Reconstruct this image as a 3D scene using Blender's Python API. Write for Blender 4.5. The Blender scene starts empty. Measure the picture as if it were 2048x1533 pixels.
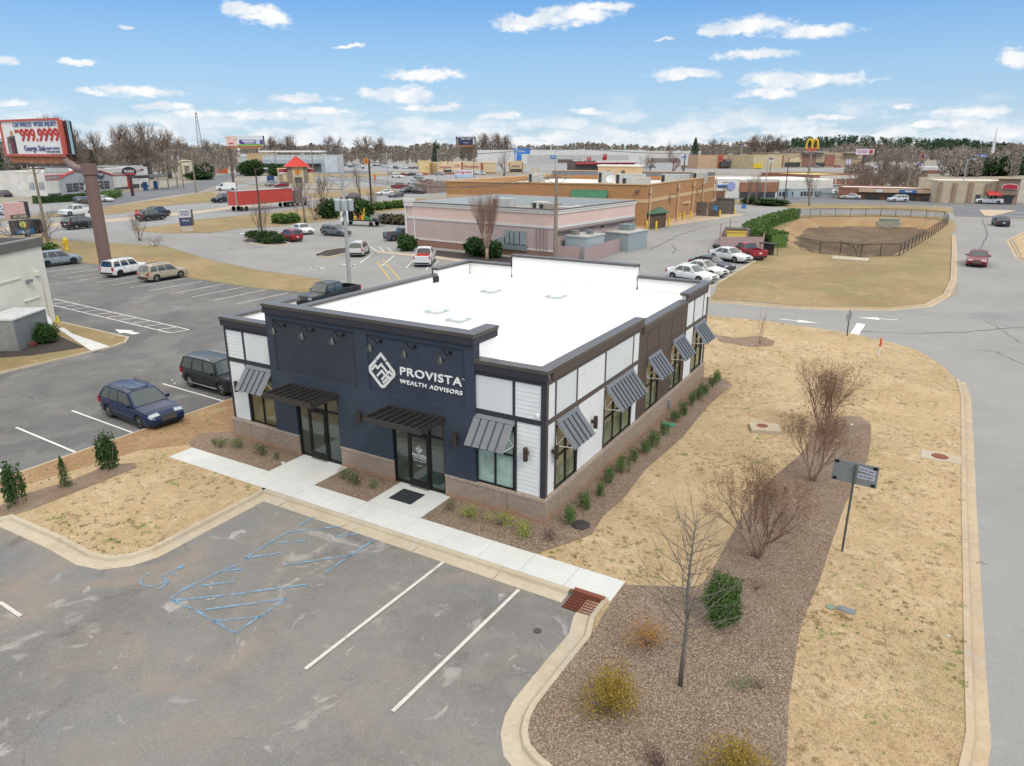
import bpy, bmesh, math, random, mathutils
from math import pi, sin, cos, radians as R, hypot, atan2, sqrt
from mathutils import Vector, Matrix
C = bpy.context.scene; COL = C.collection
rnd = random.Random(7)
# ---------------------------------------------------------------- camera, exposure
CP = Vector((10.127, -19.594, 12.512)); YAW = .5292; PIT = .3166; FL = 1423.8
cd = bpy.data.cameras.new('camera'); cam = bpy.data.objects.new('camera', cd); COL.objects.link(cam)
cam.location = CP; cam.rotation_euler = (pi/2-PIT, 0, YAW)
cd.sensor_width = 36; cd.lens = FL/2048*36; cd.clip_start = .1; cd.clip_end = 6000
C.camera = cam
C.view_settings.view_transform = 'Standard'; C.view_settings.look = 'None'
C.view_settings.exposure = 0; C.view_settings.gamma = 1
FW = Vector((-sin(YAW)*cos(PIT), cos(YAW)*cos(PIT), -sin(PIT))); RT = Vector((cos(YAW), sin(YAW), 0)); UP = RT.cross(FW)
def ray(x, y): return FW+RT*((x-1024)/FL)-UP*((y-766.5)/FL)
def at(x, y, z=0.):            # photo measurement -> point on the ground (height z)
    d = ray(x, y); return CP+d*((z-CP.z)/d.z)
def at2(x, y, z=0.): p = at(x, y, z); return (p.x, p.y)
def hg(P, x, y):               # height above ground of what the photo shows at (x,y), standing at P
    d = ray(x, y); return CP.z+hypot(P[0]-CP.x, P[1]-CP.y)*d.z/hypot(d.x, d.y)
def s2l(c): return c/12.92 if c <= .04045 else ((c+.055)/1.055)**2.4
def hx(h, k=1.): return tuple(min(.95, s2l(int(h[i:i+2], 16)/255)*k) for i in (0, 2, 4))+(1,)
# ---------------------------------------------------------------- sun
SUN_EL, SUN_AZ = R(48), R(118)     # azimuth clockwise from +Y
sl = bpy.data.lights.new('sun', 'SUN'); so = bpy.data.objects.new('sun', sl); COL.objects.link(so)
sl.energy = 1.5; sl.angle = R(12); sl.color = (1, .96, .9)
so.rotation_euler = (pi/2-SUN_EL, 0, -SUN_AZ+pi)
so.location = (40, 0, 60)
# ---------------------------------------------------------------- node helper
class NT:
    def __init__(s, tree): s.t = tree; s.n = tree.nodes; s.l = tree.links
    def new(s, typ, **kw):
        n = s.n.new('ShaderNode'+typ)
        for k, v in kw.items():
            if k.startswith('i_'):
                key = k[2:]; key = int(key) if key.isdigit() else key.replace('_', ' ')
                s.put(n.inputs[key], v)
            else: setattr(n, k, v)
        return n
    def put(s, inp, v):
        if isinstance(v, bpy.types.NodeSocket): s.l.new(v, inp)
        elif isinstance(v, bpy.types.Node): s.l.new(v.outputs[0], inp)
        else: inp.default_value = v
    def math(s, op, a, b=0., c=None, clamp=False):
        n = s.n.new('ShaderNodeMath'); n.operation = op; n.use_clamp = clamp; s.put(n.inputs[0], a); s.put(n.inputs[1], b)
        if c is not None: s.put(n.inputs[2], c)
        return n.outputs[0]
    def mix(s, f, a, b, mode='MIX'):
        n = s.n.new('ShaderNodeMix'); n.data_type = 'RGBA'; n.blend_type = mode; n.clamp_factor = True
        s.put(n.inputs[0], f); s.put(n.inputs[6], a); s.put(n.inputs[7], b); return n.outputs[2]
    def noise(s, vec, scale, det=4, rough=.55, dist=0):
        n = s.n.new('ShaderNodeTexNoise'); s.put(n.inputs['Vector'], vec); n.inputs['Scale'].default_value = scale
        n.inputs['Detail'].default_value = det; n.inputs['Roughness'].default_value = rough; n.inputs['Distortion'].default_value = dist
        return n.outputs[0]
    def ss(s, x, a, b):        # smoothstep
        n = s.n.new('ShaderNodeMapRange'); n.interpolation_type = 'SMOOTHSTEP'; s.put(n.inputs[0], x)
        s.put(n.inputs[1], a); s.put(n.inputs[2], b); return n.outputs[0]
# ---------------------------------------------------------------- world: Nishita sky under a broken cloud deck
w = bpy.data.worlds.new('World'); C.world = w; w.use_nodes = True; w.node_tree.nodes.clear()
n = NT(w.node_tree)
tc = n.new('TexCoord').outputs['Generated']
sky = n.new('TexSky', sky_type='NISHITA', sun_disc=False, sun_elevation=SUN_EL, sun_rotation=SUN_AZ, altitude=300, air_density=1., dust_density=.6, ozone_density=2.5).outputs[0]
sep = n.new('SeparateXYZ', i_0=tc)
X, Y, Z = sep.outputs
az = n.math('ARCTAN2', X, Y); el = n.math('ARCSINE', Z)
azel = n.new('CombineXYZ', i_0=az, i_1=el)
def angs(px, py):
    d = ray(px, py).normalized(); return atan2(d.x, d.y), math.asin(d.z)
wob = n.new('VectorMath', operation='SCALE', i_0=n.new('VectorMath', operation='SUBTRACT', i_0=n.new('TexNoise', i_0=azel.outputs[0], i_Scale=30., i_Detail=8., i_Roughness=.62).outputs[1], i_1=(.5, .5, .5)).outputs[0])
wob.inputs['Scale'].default_value = .05
wobs = n.new('VectorMath', operation='MULTIPLY', i_0=wob.outputs[0], i_1=(1.1, .36, 0)).outputs[0]
pos = n.new('VectorMath', operation='ADD', i_0=azel.outputs[0], i_1=wobs).outputs[0]
CL = [(490, 18, 60, 22), (535, 38, 60, 20), (1060, 45, 90, 22), (1150, 30, 100, 26), (1215, 14, 60, 12), (1500, 52, 120, 22), (1620, 62, 110, 16), (1440, 64, 70, 10), (1505, 108, 90, 13),
      (1360, 148, 88, 15), (1560, 160, 100, 24), (1660, 158, 110, 15), (1540, 188, 80, 14), (2030, 112, 45, 30), (840, 150, 100, 17), (800, 190, 90, 22), (862, 215, 70, 9),
      (290, 182, 100, 14), (190, 186, 60, 8), (150, 125, 40, 9), (600, 197, 78, 12), (330, 214, 70, 10), (15, 122, 26, 14), (700, 93, 45, 5), (260, 57, 22, 5), (395, 232, 60, 12), (640, 222, 70, 10),
      (1945, 226, 120, 16), (1805, 215, 26, 8), (520, 232, 90, 14), (1180, 226, 60, 8), (1000, 234, 60, 8), (20, 208, 50, 7), (1330, 78, 26, 4), (1660, 234, 60, 7), (1880, 250, 100, 10), (2030, 268, 100, 14)]
acc = None; hh = None
for i, (px, py, a, b) in enumerate(CL):
    A, E_ = angs(px, py); A1, _ = angs(px+a, py); _, E1 = angs(px, py-b)
    sx, sy = 1/max(1e-4, abs(A1-A)), 1/max(1e-4, abs(E1-E_))
    d = n.new('VectorMath', operation='MULTIPLY', i_0=n.new('VectorMath', operation='SUBTRACT', i_0=pos, i_1=(A, E_, 0)).outputs[0], i_1=(sx, sy, 0)).outputs[0]
    ln = n.new('VectorMath', operation='LENGTH', i_0=d).outputs['Value']
    v = n.math('SUBTRACT', 1., ln)
    acc = v if acc is None else n.math('MAXIMUM', acc, v)
# perspective cloud deck coordinates
zz = n.math('ADD', n.math('MAXIMUM', Z, 0.), .03)
deck = n.new('CombineXYZ', i_0=n.math('DIVIDE', X, zz), i_1=n.math('DIVIDE', Y, zz)).outputs[0]
dn = n.noise(deck, .42, 6, .55)
fine = n.noise(n.new('VectorMath', operation='MULTIPLY', i_0=azel.outputs[0], i_1=(1., 2.2, 1)).outputs[0], 42., 9, .62)
# low band: many flat clouds close to the horizon
band = n.math('SUBTRACT', 1., n.ss(el, R(.3), R(4.6)))
lowm = n.ss(n.math('ADD', n.noise(n.new('VectorMath', operation='MULTIPLY', i_0=pos, i_1=(1., 4.6, 1)).outputs[0], 11., 6, .6), n.math('MULTIPLY', band, .13)) , .49, .66)
lowm = n.math('MULTIPLY', lowm, band)
cl = n.ss(n.math('ADD', acc, n.math('MULTIPLY', n.math('SUBTRACT', fine, .5), 1.9)), -.04, .62)
mask = n.math('MAXIMUM', cl, n.math('MULTIPLY', lowm, .9))
high = n.ss(el, R(12), R(24))                                       # unseen, nearly closed cloud above the picture, added bright to light the ground softly
highm = n.math('MULTIPLY', high, n.ss(dn, .28, .5))
shade = n.ss(n.noise(pos, 28., 3, .5), .35, .62)
ccol = n.mix(shade, (.74, .82, .91, 1), (1., 1., 1., 1))
grad = n.mix(n.ss(el, R(-1), R(7)), (.64, .81, .97, 1), (.41, .68, .99, 1)); grad = n.mix(n.ss(el, R(5), R(12)), grad, (.17, .46, .95, 1))
skyc = n.mix(.72, n.mix(1., sky, (.06, .075, .085, 1), 'MULTIPLY'), grad)
c1 = n.mix(mask, skyc, ccol)
c2 = n.mix(highm, c1, (1.56, 1.50, 1.43, 1))
bg = n.new('Background', i_Color=c2, i_Strength=1.)
n.l.new(bg.outputs[0], n.new('OutputWorld').inputs[0])
w.cycles.sampling_method = 'MANUAL'; w.cycles.sample_map_resolution = 1024
# ---------------------------------------------------------------- materials
MATS = {}
KA = .82
def bsdf(name):
    m = bpy.data.materials.new(name); m.use_nodes = True; m.node_tree.nodes.clear(); q = NT(m.node_tree)
    b = q.new('BsdfPrincipled'); q.l.new(b.outputs[0], q.new('OutputMaterial').inputs[0]); return m, q, b
def M(col, rough=.75, metal=0, var=.12, vs=2., bump=0., bs=20., coat=0., k=KA, spec=.5, alpha=None, space='Object'):
    """plain painted / metal / plaster surface with slight procedural variation"""
    key = (col, rough, metal, var, vs, bump, bs, coat, k, spec, alpha, space)
    if key in MATS: return MATS[key]
    m, q, b = bsdf('surface_'+col)
    c = hx(col, k); co = q.new('TexCoord').outputs['Object'] if space == 'Object' else q.new('NewGeometry').outputs['Position']
    if var:
        nz = q.noise(co, vs, 5, .6)
        cc = q.mix(q.ss(nz, .25, .75), tuple(x*(1-var) for x in c[:3])+(1,), tuple(min(1, x*(1+var)) for x in c[:3])+(1,))
        q.put(b.inputs['Base Color'], cc)
    else: b.inputs['Base Color'].default_value = c
    b.inputs['Roughness'].default_value = rough; b.inputs['Metallic'].default_value = metal
    b.inputs['Specular IOR Level'].default_value = spec
    if coat: b.inputs['Coat Weight'].default_value = coat; b.inputs['Coat Roughness'].default_value = .06
    if alpha is not None: b.inputs['Alpha'].default_value = alpha
    if bump:
        bp = q.new('Bump', i_Height=q.noise(co, bs, 4, .6), i_Strength=bump, i_Distance=.02); q.put(b.inputs['Normal'], bp)
    MATS[key] = m; return m
def ground_mat(name, cols, scale=.12, fine=9., speck=None, bump=.3, bs=30., rough=.92, stains=None, k=KA, spots=()):
    """ground: several octaves of world-space noise, optional stains / weeds"""
    m, q, b = bsdf(name); co = q.new('NewGeometry').outputs['Position']
    big = q.noise(co, scale, 6, .6, .4); mid = q.noise(co, scale*9, 5, .6); fn = q.noise(co, fine, 3, .7)
    c = q.mix(q.ss(big, .36, .64), hx(cols[0], k), hx(cols[1], k))
    c = q.mix(q.math('MULTIPLY', q.ss(mid, .45, .75), .65), c, hx(cols[2], k))
    c = q.mix(q.math('MULTIPLY', q.ss(fn, .52, .8), .75), c, hx(cols[3], k))
    if stains:
        for col, sc, a, bb, f in stains:
            c = q.mix(q.math('MULTIPLY', q.ss(q.noise(co, sc, 5, .6, 1.2), a, bb), f), c, hx(col, k))
    for col, sc, a, bb, msc, ma, mb in spots:     # small spots gathered where a larger noise is high
        s1 = q.ss(q.noise(co, sc, 2, .5), a, bb); s2 = q.ss(q.noise(co, msc, 3, .5), ma, mb)
        c = q.mix(q.math('MULTIPLY', s1, s2), c, hx(col, k))
    if speck:
        vo = q.new('TexVoronoi', i_Vector=co, i_Scale=speck[1]); rr = q.new('SeparateColor', i_Color=vo.outputs['Color'])
        c = q.mix(q.math('MULTIPLY', q.ss(rr.outputs[0], speck[2], 1.), speck[3]), c, hx(speck[0], k))
        c = q.mix(q.math('MULTIPLY', q.ss(rr.outputs[1], .55, 1.), speck[3]*.6), c, tuple(x*.55 for x in hx(cols[0], k)[:3])+(1,))
    q.put(b.inputs['Base Color'], c); b.inputs['Roughness'].default_value = rough; b.inputs['Specular IOR Level'].default_value = .25
    h = q.noise(co, bs, 4, .7)
    q.put(b.inputs['Normal'], q.new('Bump', i_Height=h, i_Strength=bump, i_Distance=.03)); return m
def brick_mat(name, c1, c2, mortar, rw=.21, rh=.072, ms=.012, swap=False, k=KA, dirt=None):
    m, q, b = bsdf(name); co = q.new('TexCoord').outputs['Object']; s = q.new('SeparateXYZ', i_0=co)
    u = q.math('ADD', s.outputs[0], s.outputs[1])
    vec = q.new('CombineXYZ', i_0=u, i_1=s.outputs[2]) if not swap else q.new('CombineXYZ', i_0=s.outputs[2], i_1=u)
    bt = q.new('TexBrick', i_Vector=vec, i_Scale=1., i_Color1=hx(c1, k), i_Color2=hx(c2, k), i_Mortar=hx(mortar, k)); bt.inputs['Mortar Size'].default_value = ms
    bt.inputs['Brick Width'].default_value = rw; bt.inputs['Row Height'].default_value = rh; bt.inputs['Bias'].default_value = 0; bt.inputs['Mortar Smooth'].default_value = .2
    c = q.mix(q.math('MULTIPLY', q.ss(q.noise(co, 6., 4, .6), .4, .7), .5), bt.outputs[0], tuple(x*.75 for x in hx(c1, k)[:3])+(1,))
    if dirt:
        z = q.math('SUBTRACT', 1., q.ss(q.math('ADD', s.outputs[2], q.math('MULTIPLY', q.noise(co, 2., 4), -.35)), -.12, .25))
        c = q.mix(q.math('MULTIPLY', z, .75), c, hx(dirt, k))
    q.put(b.inputs['Base Color'], c); b.inputs['Roughness'].default_value = .9
    q.put(b.inputs['Normal'], q.new('Bump', i_Height=bt.outputs[1], i_Strength=.25, i_Distance=-.006)); return m
def leaf_mat(name, a, b_, k=.75):
    m, q, b = bsdf(name); co = q.new('NewGeometry').outputs['Position']
    oi = q.new('ObjectInfo').outputs['Random']
    c = q.mix(q.ss(q.noise(co, 6., 3, .6), .3, .7), hx(a, k), hx(b_, k)); c = q.mix(q.math('MULTIPLY', q.ss(q.noise(co, 40., 2, .5), .45, .8), .6), c, tuple(x*1.5 for x in hx(b_, k)[:3])+(1,))
    q.put(b.inputs['Base Color'], c); b.inputs['Roughness'].default_value = .7; b.inputs['Specular IOR Level'].default_value = .25; return m
def glass_mat(name, col, rough=.04, col2=None, blinds=0):
    """window glass seen from outside: dark mirror over a dim room or blinds"""
    m, q, b = bsdf(name); c = hx(col, 1.)
    if blinds:
        s = q.new('SeparateXYZ', i_0=q.new('TexCoord').outputs['Object'])
        wv = q.math('FRACT', q.math('MULTIPLY', s.outputs[2], blinds))
        c = q.mix(q.ss(wv, .1, .45), hx(col2, 1.), hx(col, 1.))
    if blinds: c = q.mix(q.math('MULTIPLY', q.ss(q.noise(q.new('TexCoord').outputs['Object'], 1.6, 3, .5), .4, .62), .5), c, tuple(x*.45 for x in hx(col2, 1.)[:3])+(1,))
    q.put(b.inputs['Base Color'], c); b.inputs['Roughness'].default_value = rough; b.inputs['Specular IOR Level'].default_value = .9
    b.inputs['Coat Weight'].default_value = .35; b.inputs['Coat Roughness'].default_value = .02; return m
def wire_mat(name, col, dens=.35):
    m, q, b = bsdf(name); b.inputs['Base Color'].default_value = hx(col); b.inputs['Roughness'].default_value = .6
    s = q.new('SeparateXYZ', i_0=q.new('TexCoord').outputs['Object'])
    u = q.math('ADD', s.outputs[0], s.outputs[1])
    a1 = q.math('FRACT', q.math('MULTIPLY', q.math('ADD', u, s.outputs[2]), 9.)); a2 = q.math('FRACT', q.math('MULTIPLY', q.math('SUBTRACT', u, s.outputs[2]), 9.))
    al = q.math('MAXIMUM', q.math('LESS_THAN', a1, dens), q.math('LESS_THAN', a2, dens))
    q.put(b.inputs['Alpha'], al); return m
# ---------------------------------------------------------------- mesh builder
class MB:
    def __init__(s): s.v = []; s.f = []; s.m = []
    def poly(s, pts, m=0):
        b = len(s.v); s.v += [tuple(p) for p in pts]; s.f.append(tuple(range(b, b+len(pts)))); s.m.append(m); return s
    def bx(s, x0, x1, y0, y1, z0, z1, m=0, rz=0, c=None):
        b = len(s.v); vs = [(x0, y0, z0), (x1, y0, z0), (x1, y1, z0), (x0, y1, z0), (x0, y0, z1), (x1, y0, z1), (x1, y1, z1), (x0, y1, z1)]
        if rz:
            cx, cy = c or ((x0+x1)/2, (y0+y1)/2); a, d = cos(rz), sin(rz)
            vs = [(cx+(x-cx)*a-(y-cy)*d, cy+(x-cx)*d+(y-cy)*a, z) for x, y, z in vs]
        s.v += vs
        for q in ((3, 2, 1, 0), (4, 5, 6, 7), (0, 1, 5, 4), (1, 2, 6, 5), (2, 3, 7, 6), (3, 0, 4, 7)): s.f.append(tuple(b+i for i in q)); s.m.append(m)
        return s
    def prism(s, pts, z0, z1, m=0, mt=None):
        b = len(s.v); k = len(pts)
        ar = sum(pts[i][0]*pts[(i+1) % k][1]-pts[(i+1) % k][0]*pts[i][1] for i in range(k))
        if ar < 0: pts = pts[::-1]
        s.v += [(p[0], p[1], z0) for p in pts]+[(p[0], p[1], z1) for p in pts]
        s.f.append(tuple(b+k-1-i for i in range(k))); s.m.append(m)
        s.f.append(tuple(b+k+i for i in range(k))); s.m.append(m if mt is None else mt)
        for i in range(k): j = (i+1) % k; s.f.append((b+i, b+j, b+k+j, b+k+i)); s.m.append(m)
        return s
    def tube(s, pts, rad, n=6, m=0, cap=True):
        pts = [Vector(p) for p in pts]; r = rad if hasattr(rad, '__len__') else [rad]*len(pts); b = len(s.v); k = len(pts); ref = None
        for i, p in enumerate(pts):
            t = (pts[min(i+1, k-1)]-pts[max(i-1, 0)])
            t = t.normalized() if t.length > 1e-9 else Vector((0, 0, 1))
            if ref is None: ref = Vector((0, 0, 1)) if abs(t.z) < .9 else Vector((1, 0, 0))
            u = t.cross(ref); u = u.normalized() if u.length > 1e-6 else t.orthogonal().normalized(); w_ = t.cross(u)
            ref = -(t.cross(u)) if False else ref
            for j in range(n): a = 2*pi*j/n; s.v.append(tuple(p+(u*cos(a)+w_*sin(a))*r[i]))
        for i in range(k-1):
            for j in range(n):
                j2 = (j+1) % n; s.f.append((b+i*n+j, b+i*n+j2, b+(i+1)*n+j2, b+(i+1)*n+j)); s.m.append(m)
        if cap and n > 2: s.f.append(tuple(b+n-1-j for j in range(n))); s.m.append(m); s.f.append(tuple(b+(k-1)*n+j for j in range(n))); s.m.append(m)
        return s
    def cyl(s, x, y, z0, z1, r, n=12, m=0, r1=None): return s.tube([(x, y, z0), (x, y, z1)], [r, r if r1 is None else r1], n, m)
    def lathe(s, prof, n=12, m=0, o=(0, 0, 0)):      # prof: (r,z)
        b = len(s.v)
        for r, z in prof:
            for j in range(n): a = 2*pi*j/n; s.v.append((o[0]+r*cos(a), o[1]+r*sin(a), o[2]+z))
        for i in range(len(prof)-1):
            for j in range(n): j2 = (j+1) % n; s.f.append((b+i*n+j, b+i*n+j2, b+(i+1)*n+j2, b+(i+1)*n+j)); s.m.append(m)
        return s
    def mesh(s, name, mats, smooth=False):
        me = bpy.data.meshes.new(name); me.from_pydata(s.v, [], s.f)
        for m_ in (mats if isinstance(mats, (list, tuple)) else [mats]): me.materials.append(m_)
        me.polygons.foreach_set('material_index', s.m)
        if smooth: me.polygons.foreach_set('use_smooth', [True]*len(s.f))
        me.update(); return me
    def build(s, name, mats, parent=None, smooth=False, loc=None, rot=None, label=None):
        if not s.f: return None
        o = bpy.data.objects.new(name, s.mesh(name, mats, smooth)); COL.objects.link(o)
        if parent: o.parent = parent
        if loc is not None: o.location = loc
        if rot is not None: o.rotation_euler = rot
        if label: o['label'] = label
        if smooth is True and len(s.f) < 60000:
            o.data.set_sharp_from_angle(angle=R(38))
        return o
def tag(o, label, cat, group=None, kind=None):
    if kind: o['kind'] = kind
    if label: o['label'] = label
    if cat: o['category'] = cat
    if group: o['group'] = group
    return o
def thing(name, label, cat, loc=(0, 0, 0), rz=0, group=None):
    o = bpy.data.objects.new(name, None); COL.objects.link(o); o.empty_display_size = .3
    o.location = (loc[0], loc[1], loc[2] if len(loc) > 2 else 0); o.rotation_euler = (0, 0, rz); return tag(o, label, cat, group)
def struct(o): o['kind'] = 'structure'; return o
def sheet(name, pts, z, mat):
    T = mathutils.geometry.tessellate_polygon([[Vector((p[0], p[1], 0)) for p in pts]]); F = []; A = 0
    for t in T:
        a, b, c = (pts[i] for i in t); q = (b[0]-a[0])*(c[1]-a[1])-(b[1]-a[1])*(c[0]-a[0]); A += abs(q)/2; F.append(tuple(t) if q > 0 else tuple(t[::-1]))
    me = bpy.data.meshes.new(name); me.from_pydata([(p[0], p[1], z) for p in pts], [], F); me.materials.append(mat)
    o = bpy.data.objects.new(name, me); COL.objects.link(o); k = len(pts)
    A2 = abs(sum(pts[i][0]*pts[(i+1) % k][1]-pts[(i+1) % k][0]*pts[i][1] for i in range(k)))/2
    if abs(A-A2) > .01*A2+1: print('AREA', name, round(A), round(A2))
    return struct(o)
def PX(l, z=0.): return [at2(a, b, z) for a, b in l]
def text(s_, size, mat, parent, loc, rot=(pi/2, 0, 0), name='lettering', al='CENTER', ext=.01, off=0., sx=1., bold=None, label=None, spacing=1., fit=None):
    cu = bpy.data.curves.new('t', 'FONT'); cu.body = s_; cu.size = size; cu.align_x = al; cu.align_y = 'CENTER'; cu.extrude = ext; cu.offset = off; cu.resolution_u = 3; cu.space_character = spacing
    o = bpy.data.objects.new('t', cu); COL.objects.link(o); dg = bpy.context.evaluated_depsgraph_get()
    me = bpy.data.meshes.new_from_object(o.evaluated_get(dg)); bpy.data.objects.remove(o); bpy.data.curves.remove(cu)
    me.materials.clear(); me.materials.append(mat)
    o = bpy.data.objects.new(name, me); COL.objects.link(o); o.location = loc; o.rotation_euler = rot; o.scale = ((fit/max(.001, o.dimensions.x)) if fit else sx, 1, 1)
    if parent: o.parent = parent
    if label: o['label'] = label
    return o
def inpoly(x, y, P):
    r = False; j = len(P)-1
    for i in range(len(P)):
        if (P[i][1] > y) != (P[j][1] > y) and x < (P[j][0]-P[i][0])*(y-P[i][1])/(P[j][1]-P[i][1])+P[i][0]: r = not r
        j = i
    return r
def wall_holes(mb, axis, fixed, thick, u0, u1, z0, z1, holes, m=0):
    """box wall along an axis ('x': runs in X at y=fixed..fixed+thick) with rectangular openings"""
    us = sorted({u0, u1, *[h[0] for h in holes], *[h[1] for h in holes]}); zs = sorted({z0, z1, *[h[2] for h in holes], *[h[3] for h in holes]})
    us = [u for u in us if u0 <= u <= u1]; zs = [z for z in zs if z0 <= z <= z1]
    for i in range(len(us)-1):
        run = None
        for j in range(len(zs)-1):
            uc, zc = (us[i]+us[i+1])/2, (zs[j]+zs[j+1])/2
            solid = not any(h[0] < uc < h[1] and h[2] < zc < h[3] for h in holes)
            if solid: run = (run[0], zs[j+1]) if run else (zs[j], zs[j+1])
            if (not solid or j == len(zs)-2) and run:
                a, b = sorted((fixed, fixed+thick))
                if axis == 'x': mb.bx(us[i], us[i+1], a, b, run[0], run[1], m)
                else: mb.bx(a, b, us[i], us[i+1], run[0], run[1], m)
                run = None

def worn(col, amt):
    """thin road paint with worn-through specks"""
    m, q, b = bsdf('worn_paint'); co = q.new('NewGeometry').outputs['Position']; b.inputs['Base Color'].default_value = hx(col, .8); b.inputs['Roughness'].default_value = .85
    nz = q.math('ADD', q.math('MULTIPLY', q.noise(co, 3.2, 4, .65), .55), q.math('MULTIPLY', q.noise(co, 38., 3, .7), .45))
    q.put(b.inputs['Alpha'], q.ss(nz, amt-.03, amt+.20)); return m
# ================================================================ GROUND
BASIN = PX([(1600, 437), (1640, 434.5), (1760, 433.5), (1850, 437), (1885, 441), (1893, 450), (1860, 474), (1797, 512), (1721, 514), (1640, 507), (1600, 499), (1572, 488), (1556, 474), (1570, 455)])
m_grass = ground_mat('dormant_lawn', ('CBB38E', 'BEA57F', 'AF9875', '8E7C60'), .35, 14, None, .5, 45, spots=(('7C8A4C', 3.2, .60, .70, .35, .45, .62), ('8C7856', 4.5, .55, .72, .3, .40, .55), ('5F7A3A', 7., .66, .72, .5, .5, .6)), stains=(('D8C6A2', .9, .5, .72, .6), ('A98763', .22, .58, .75, .45), ('9A9268', .12, .52, .68, .35)))
m_lawn2 = ground_mat('worn_lawn', ('A8936E', '94805C', '9A8662', '6C5D44'), .12, 7, None, .4, 20, stains=(('B08A68', .25, .58, .75, .4), ('88865A', .08, .46, .66, .6), ('C2A882', .5, .55, .72, .5), ('7E6C4E', 1.3, .55, .70, .45)), spots=(('7D8450', 1.5, .6, .72, .1, .4, .6),))
m_far = ground_mat('far_ground', ('A09A90', '928C82', 'A8A6A2', '857E74'), .03, 2, None, .1, 4, stains=(('8F8C5C', .02, .52, .65, .5),))
m_straw = ground_mat('straw_slope', ('AE8F6C', '9E7E5C', 'B89C74', '7F6648'), .5, 12, None, .6, 30, spots=(('7C8A4C', 4., .62, .7, .4, .5, .6),), stains=(('A8A878', .3, .55, .7, .5),))
m_mulch = ground_mat('bark_mulch', ('97826F', '8A7462', 'A48F7D', '6B584A'), .5, 22, ('AD9C8C', 55., .8, .3), .8, 60, stains=(('7E5844', .8, .58, .75, .4), ('A89C8E', .45, .5, .7, .5)))
m_dkmulch = ground_mat('dark_mulch', ('4E4844', '443E3C', '5A524C', '332E2C'), .5, 12, None, .5, 30)
m_asph = ground_mat('front_lot_asphalt', ('918F8A', '7F7D79', '9A9791', '6E6C68'), .16, 40, ('BEBAB6', 55., .8, .45), .35, 90, stains=(('83868A', .22, .5, .66, .45), ('A69585', .26, .51, .69, .58), ('C9C4BE', .55, .60, .70, .5), ('66625F', .6, .60, .72, .5), ('DAD6D0', 1.0, .62, .72, .55), ('5E5C5A', 1.6, .66, .74, .5), ('A67A5A', 1.8, .71, .78, .4)), k=.76)
m_asphL = ground_mat('side_lot_asphalt', ('8A8987', '777775', '969490', '666664'), .09, 30, ('A8A8A8', 40., .8, .3), .35, 60, stains=(('6B6C6E', .12, .48, .62, .7), ('9B9C9B', .25, .55, .7, .5), ('9C8F84', .35, .62, .74, .5), ('4E4F52', .8, .64, .72, .6)), k=.72)
m_road = ground_mat('worn_road_asphalt', ('B5B4B1', 'A9A9A7', 'BDBCB7', '929290'), .06, 22, ('CCCCCA', 30., .8, .3), .3, 50, stains=(('8E9194', .07, .56, .7, .55), ('C4C0B8', .3, .6, .75, .35), ('8C8E90', .9, .66, .74, .35)), k=.62)
m_rroad = ground_mat('side_street_asphalt', ('A3A3A0', '989895', 'AEADA9', '80817F'), .07, 24, ('BEBEBC', 34., .8, .35), .35, 50, stains=(('84878B', .10, .52, .66, .6), ('B4B2AC', .35, .6, .75, .4)), k=.64)
m_hwy = ground_mat('highway_asphalt', ('A9AAAB', '9C9DA0', 'B2B2B0', '85878A'), .05, 6, None, .1, 10, k=.72)
m_hwyd = ground_mat('dark_highway_asphalt', ('84878B', '7A7D82', '8C8F92', '6A6D72'), .05, 6, None, .1, 10, k=.72)
m_conc = ground_mat('new_concrete', ('DCDEDB', 'D2D5D1', 'E2E2DC', 'C6C8C2'), .35, 9, None, .12, 120, stains=(('D3CDBC', .45, .55, .72, .4),))
m_conc2 = ground_mat('aged_kerb_concrete', ('C9BDA6', 'BCAF98', 'D3C8B2', 'A2957F'), .4, 10, None, .2, 100, stains=(('B9B6AC', .5, .5, .7, .5), ('C09C74', .3, .6, .75, .4)))
m_kerbr = ground_mat('rusty_kerb_concrete', ('C4B296', 'B8A68C', 'CEC0A8', '9A866C'), .3, 8, None, .2, 100, stains=(('BE9870', .4, .55, .72, .4), ('B9B4AE', .3, .55, .7, .5)))
m_clay = ground_mat('red_clay', ('AE9270', 'A0825F', 'A9906A', '7E684C'), .2, 5, None, .4, 10)
m_tan = ground_mat('tan_paving', ('CDBBA2', 'C1AE96', 'D6C8B2', 'A89880'), .1, 5, None, .1, 10)
def grid_ground():
    cx, cy = sum(p[0] for p in BASIN)/len(BASIN), sum(p[1] for p in BASIN)/len(BASIN); P = []
    for i in range(len(BASIN)):
        a, b = BASIN[i], BASIN[(i+1) % len(BASIN)]
        for t in range(6): P.append((a[0]+(b[0]-a[0])*t/6, a[1]+(b[1]-a[1])*t/6))
    mb = MB(); k = len(P)
    for q in (0, 1, 2, 3, 4):
        for x, y in P:
            d = hypot(x-cx, y-cy); r = d if q == 0 else (60, 250, 900, 3300)[q-1]; mb.v.append((cx+(x-cx)/d*r, cy+(y-cy)/d*r, 0))
    sg = 1 if sum(P[i][0]*P[(i+1) % k][1]-P[(i+1) % k][0]*P[i][1] for i in range(k)) > 0 else -1
    for q in range(4):
        for i in range(k): j = (i+1) % k; f = (q*k+i, (q+1)*k+i, (q+1)*k+j, q*k+j); mb.f.append(f if sg > 0 else f[::-1]); mb.m.append(0)
    struct(mb.build('ground', m_far))
grid_ground()
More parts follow.
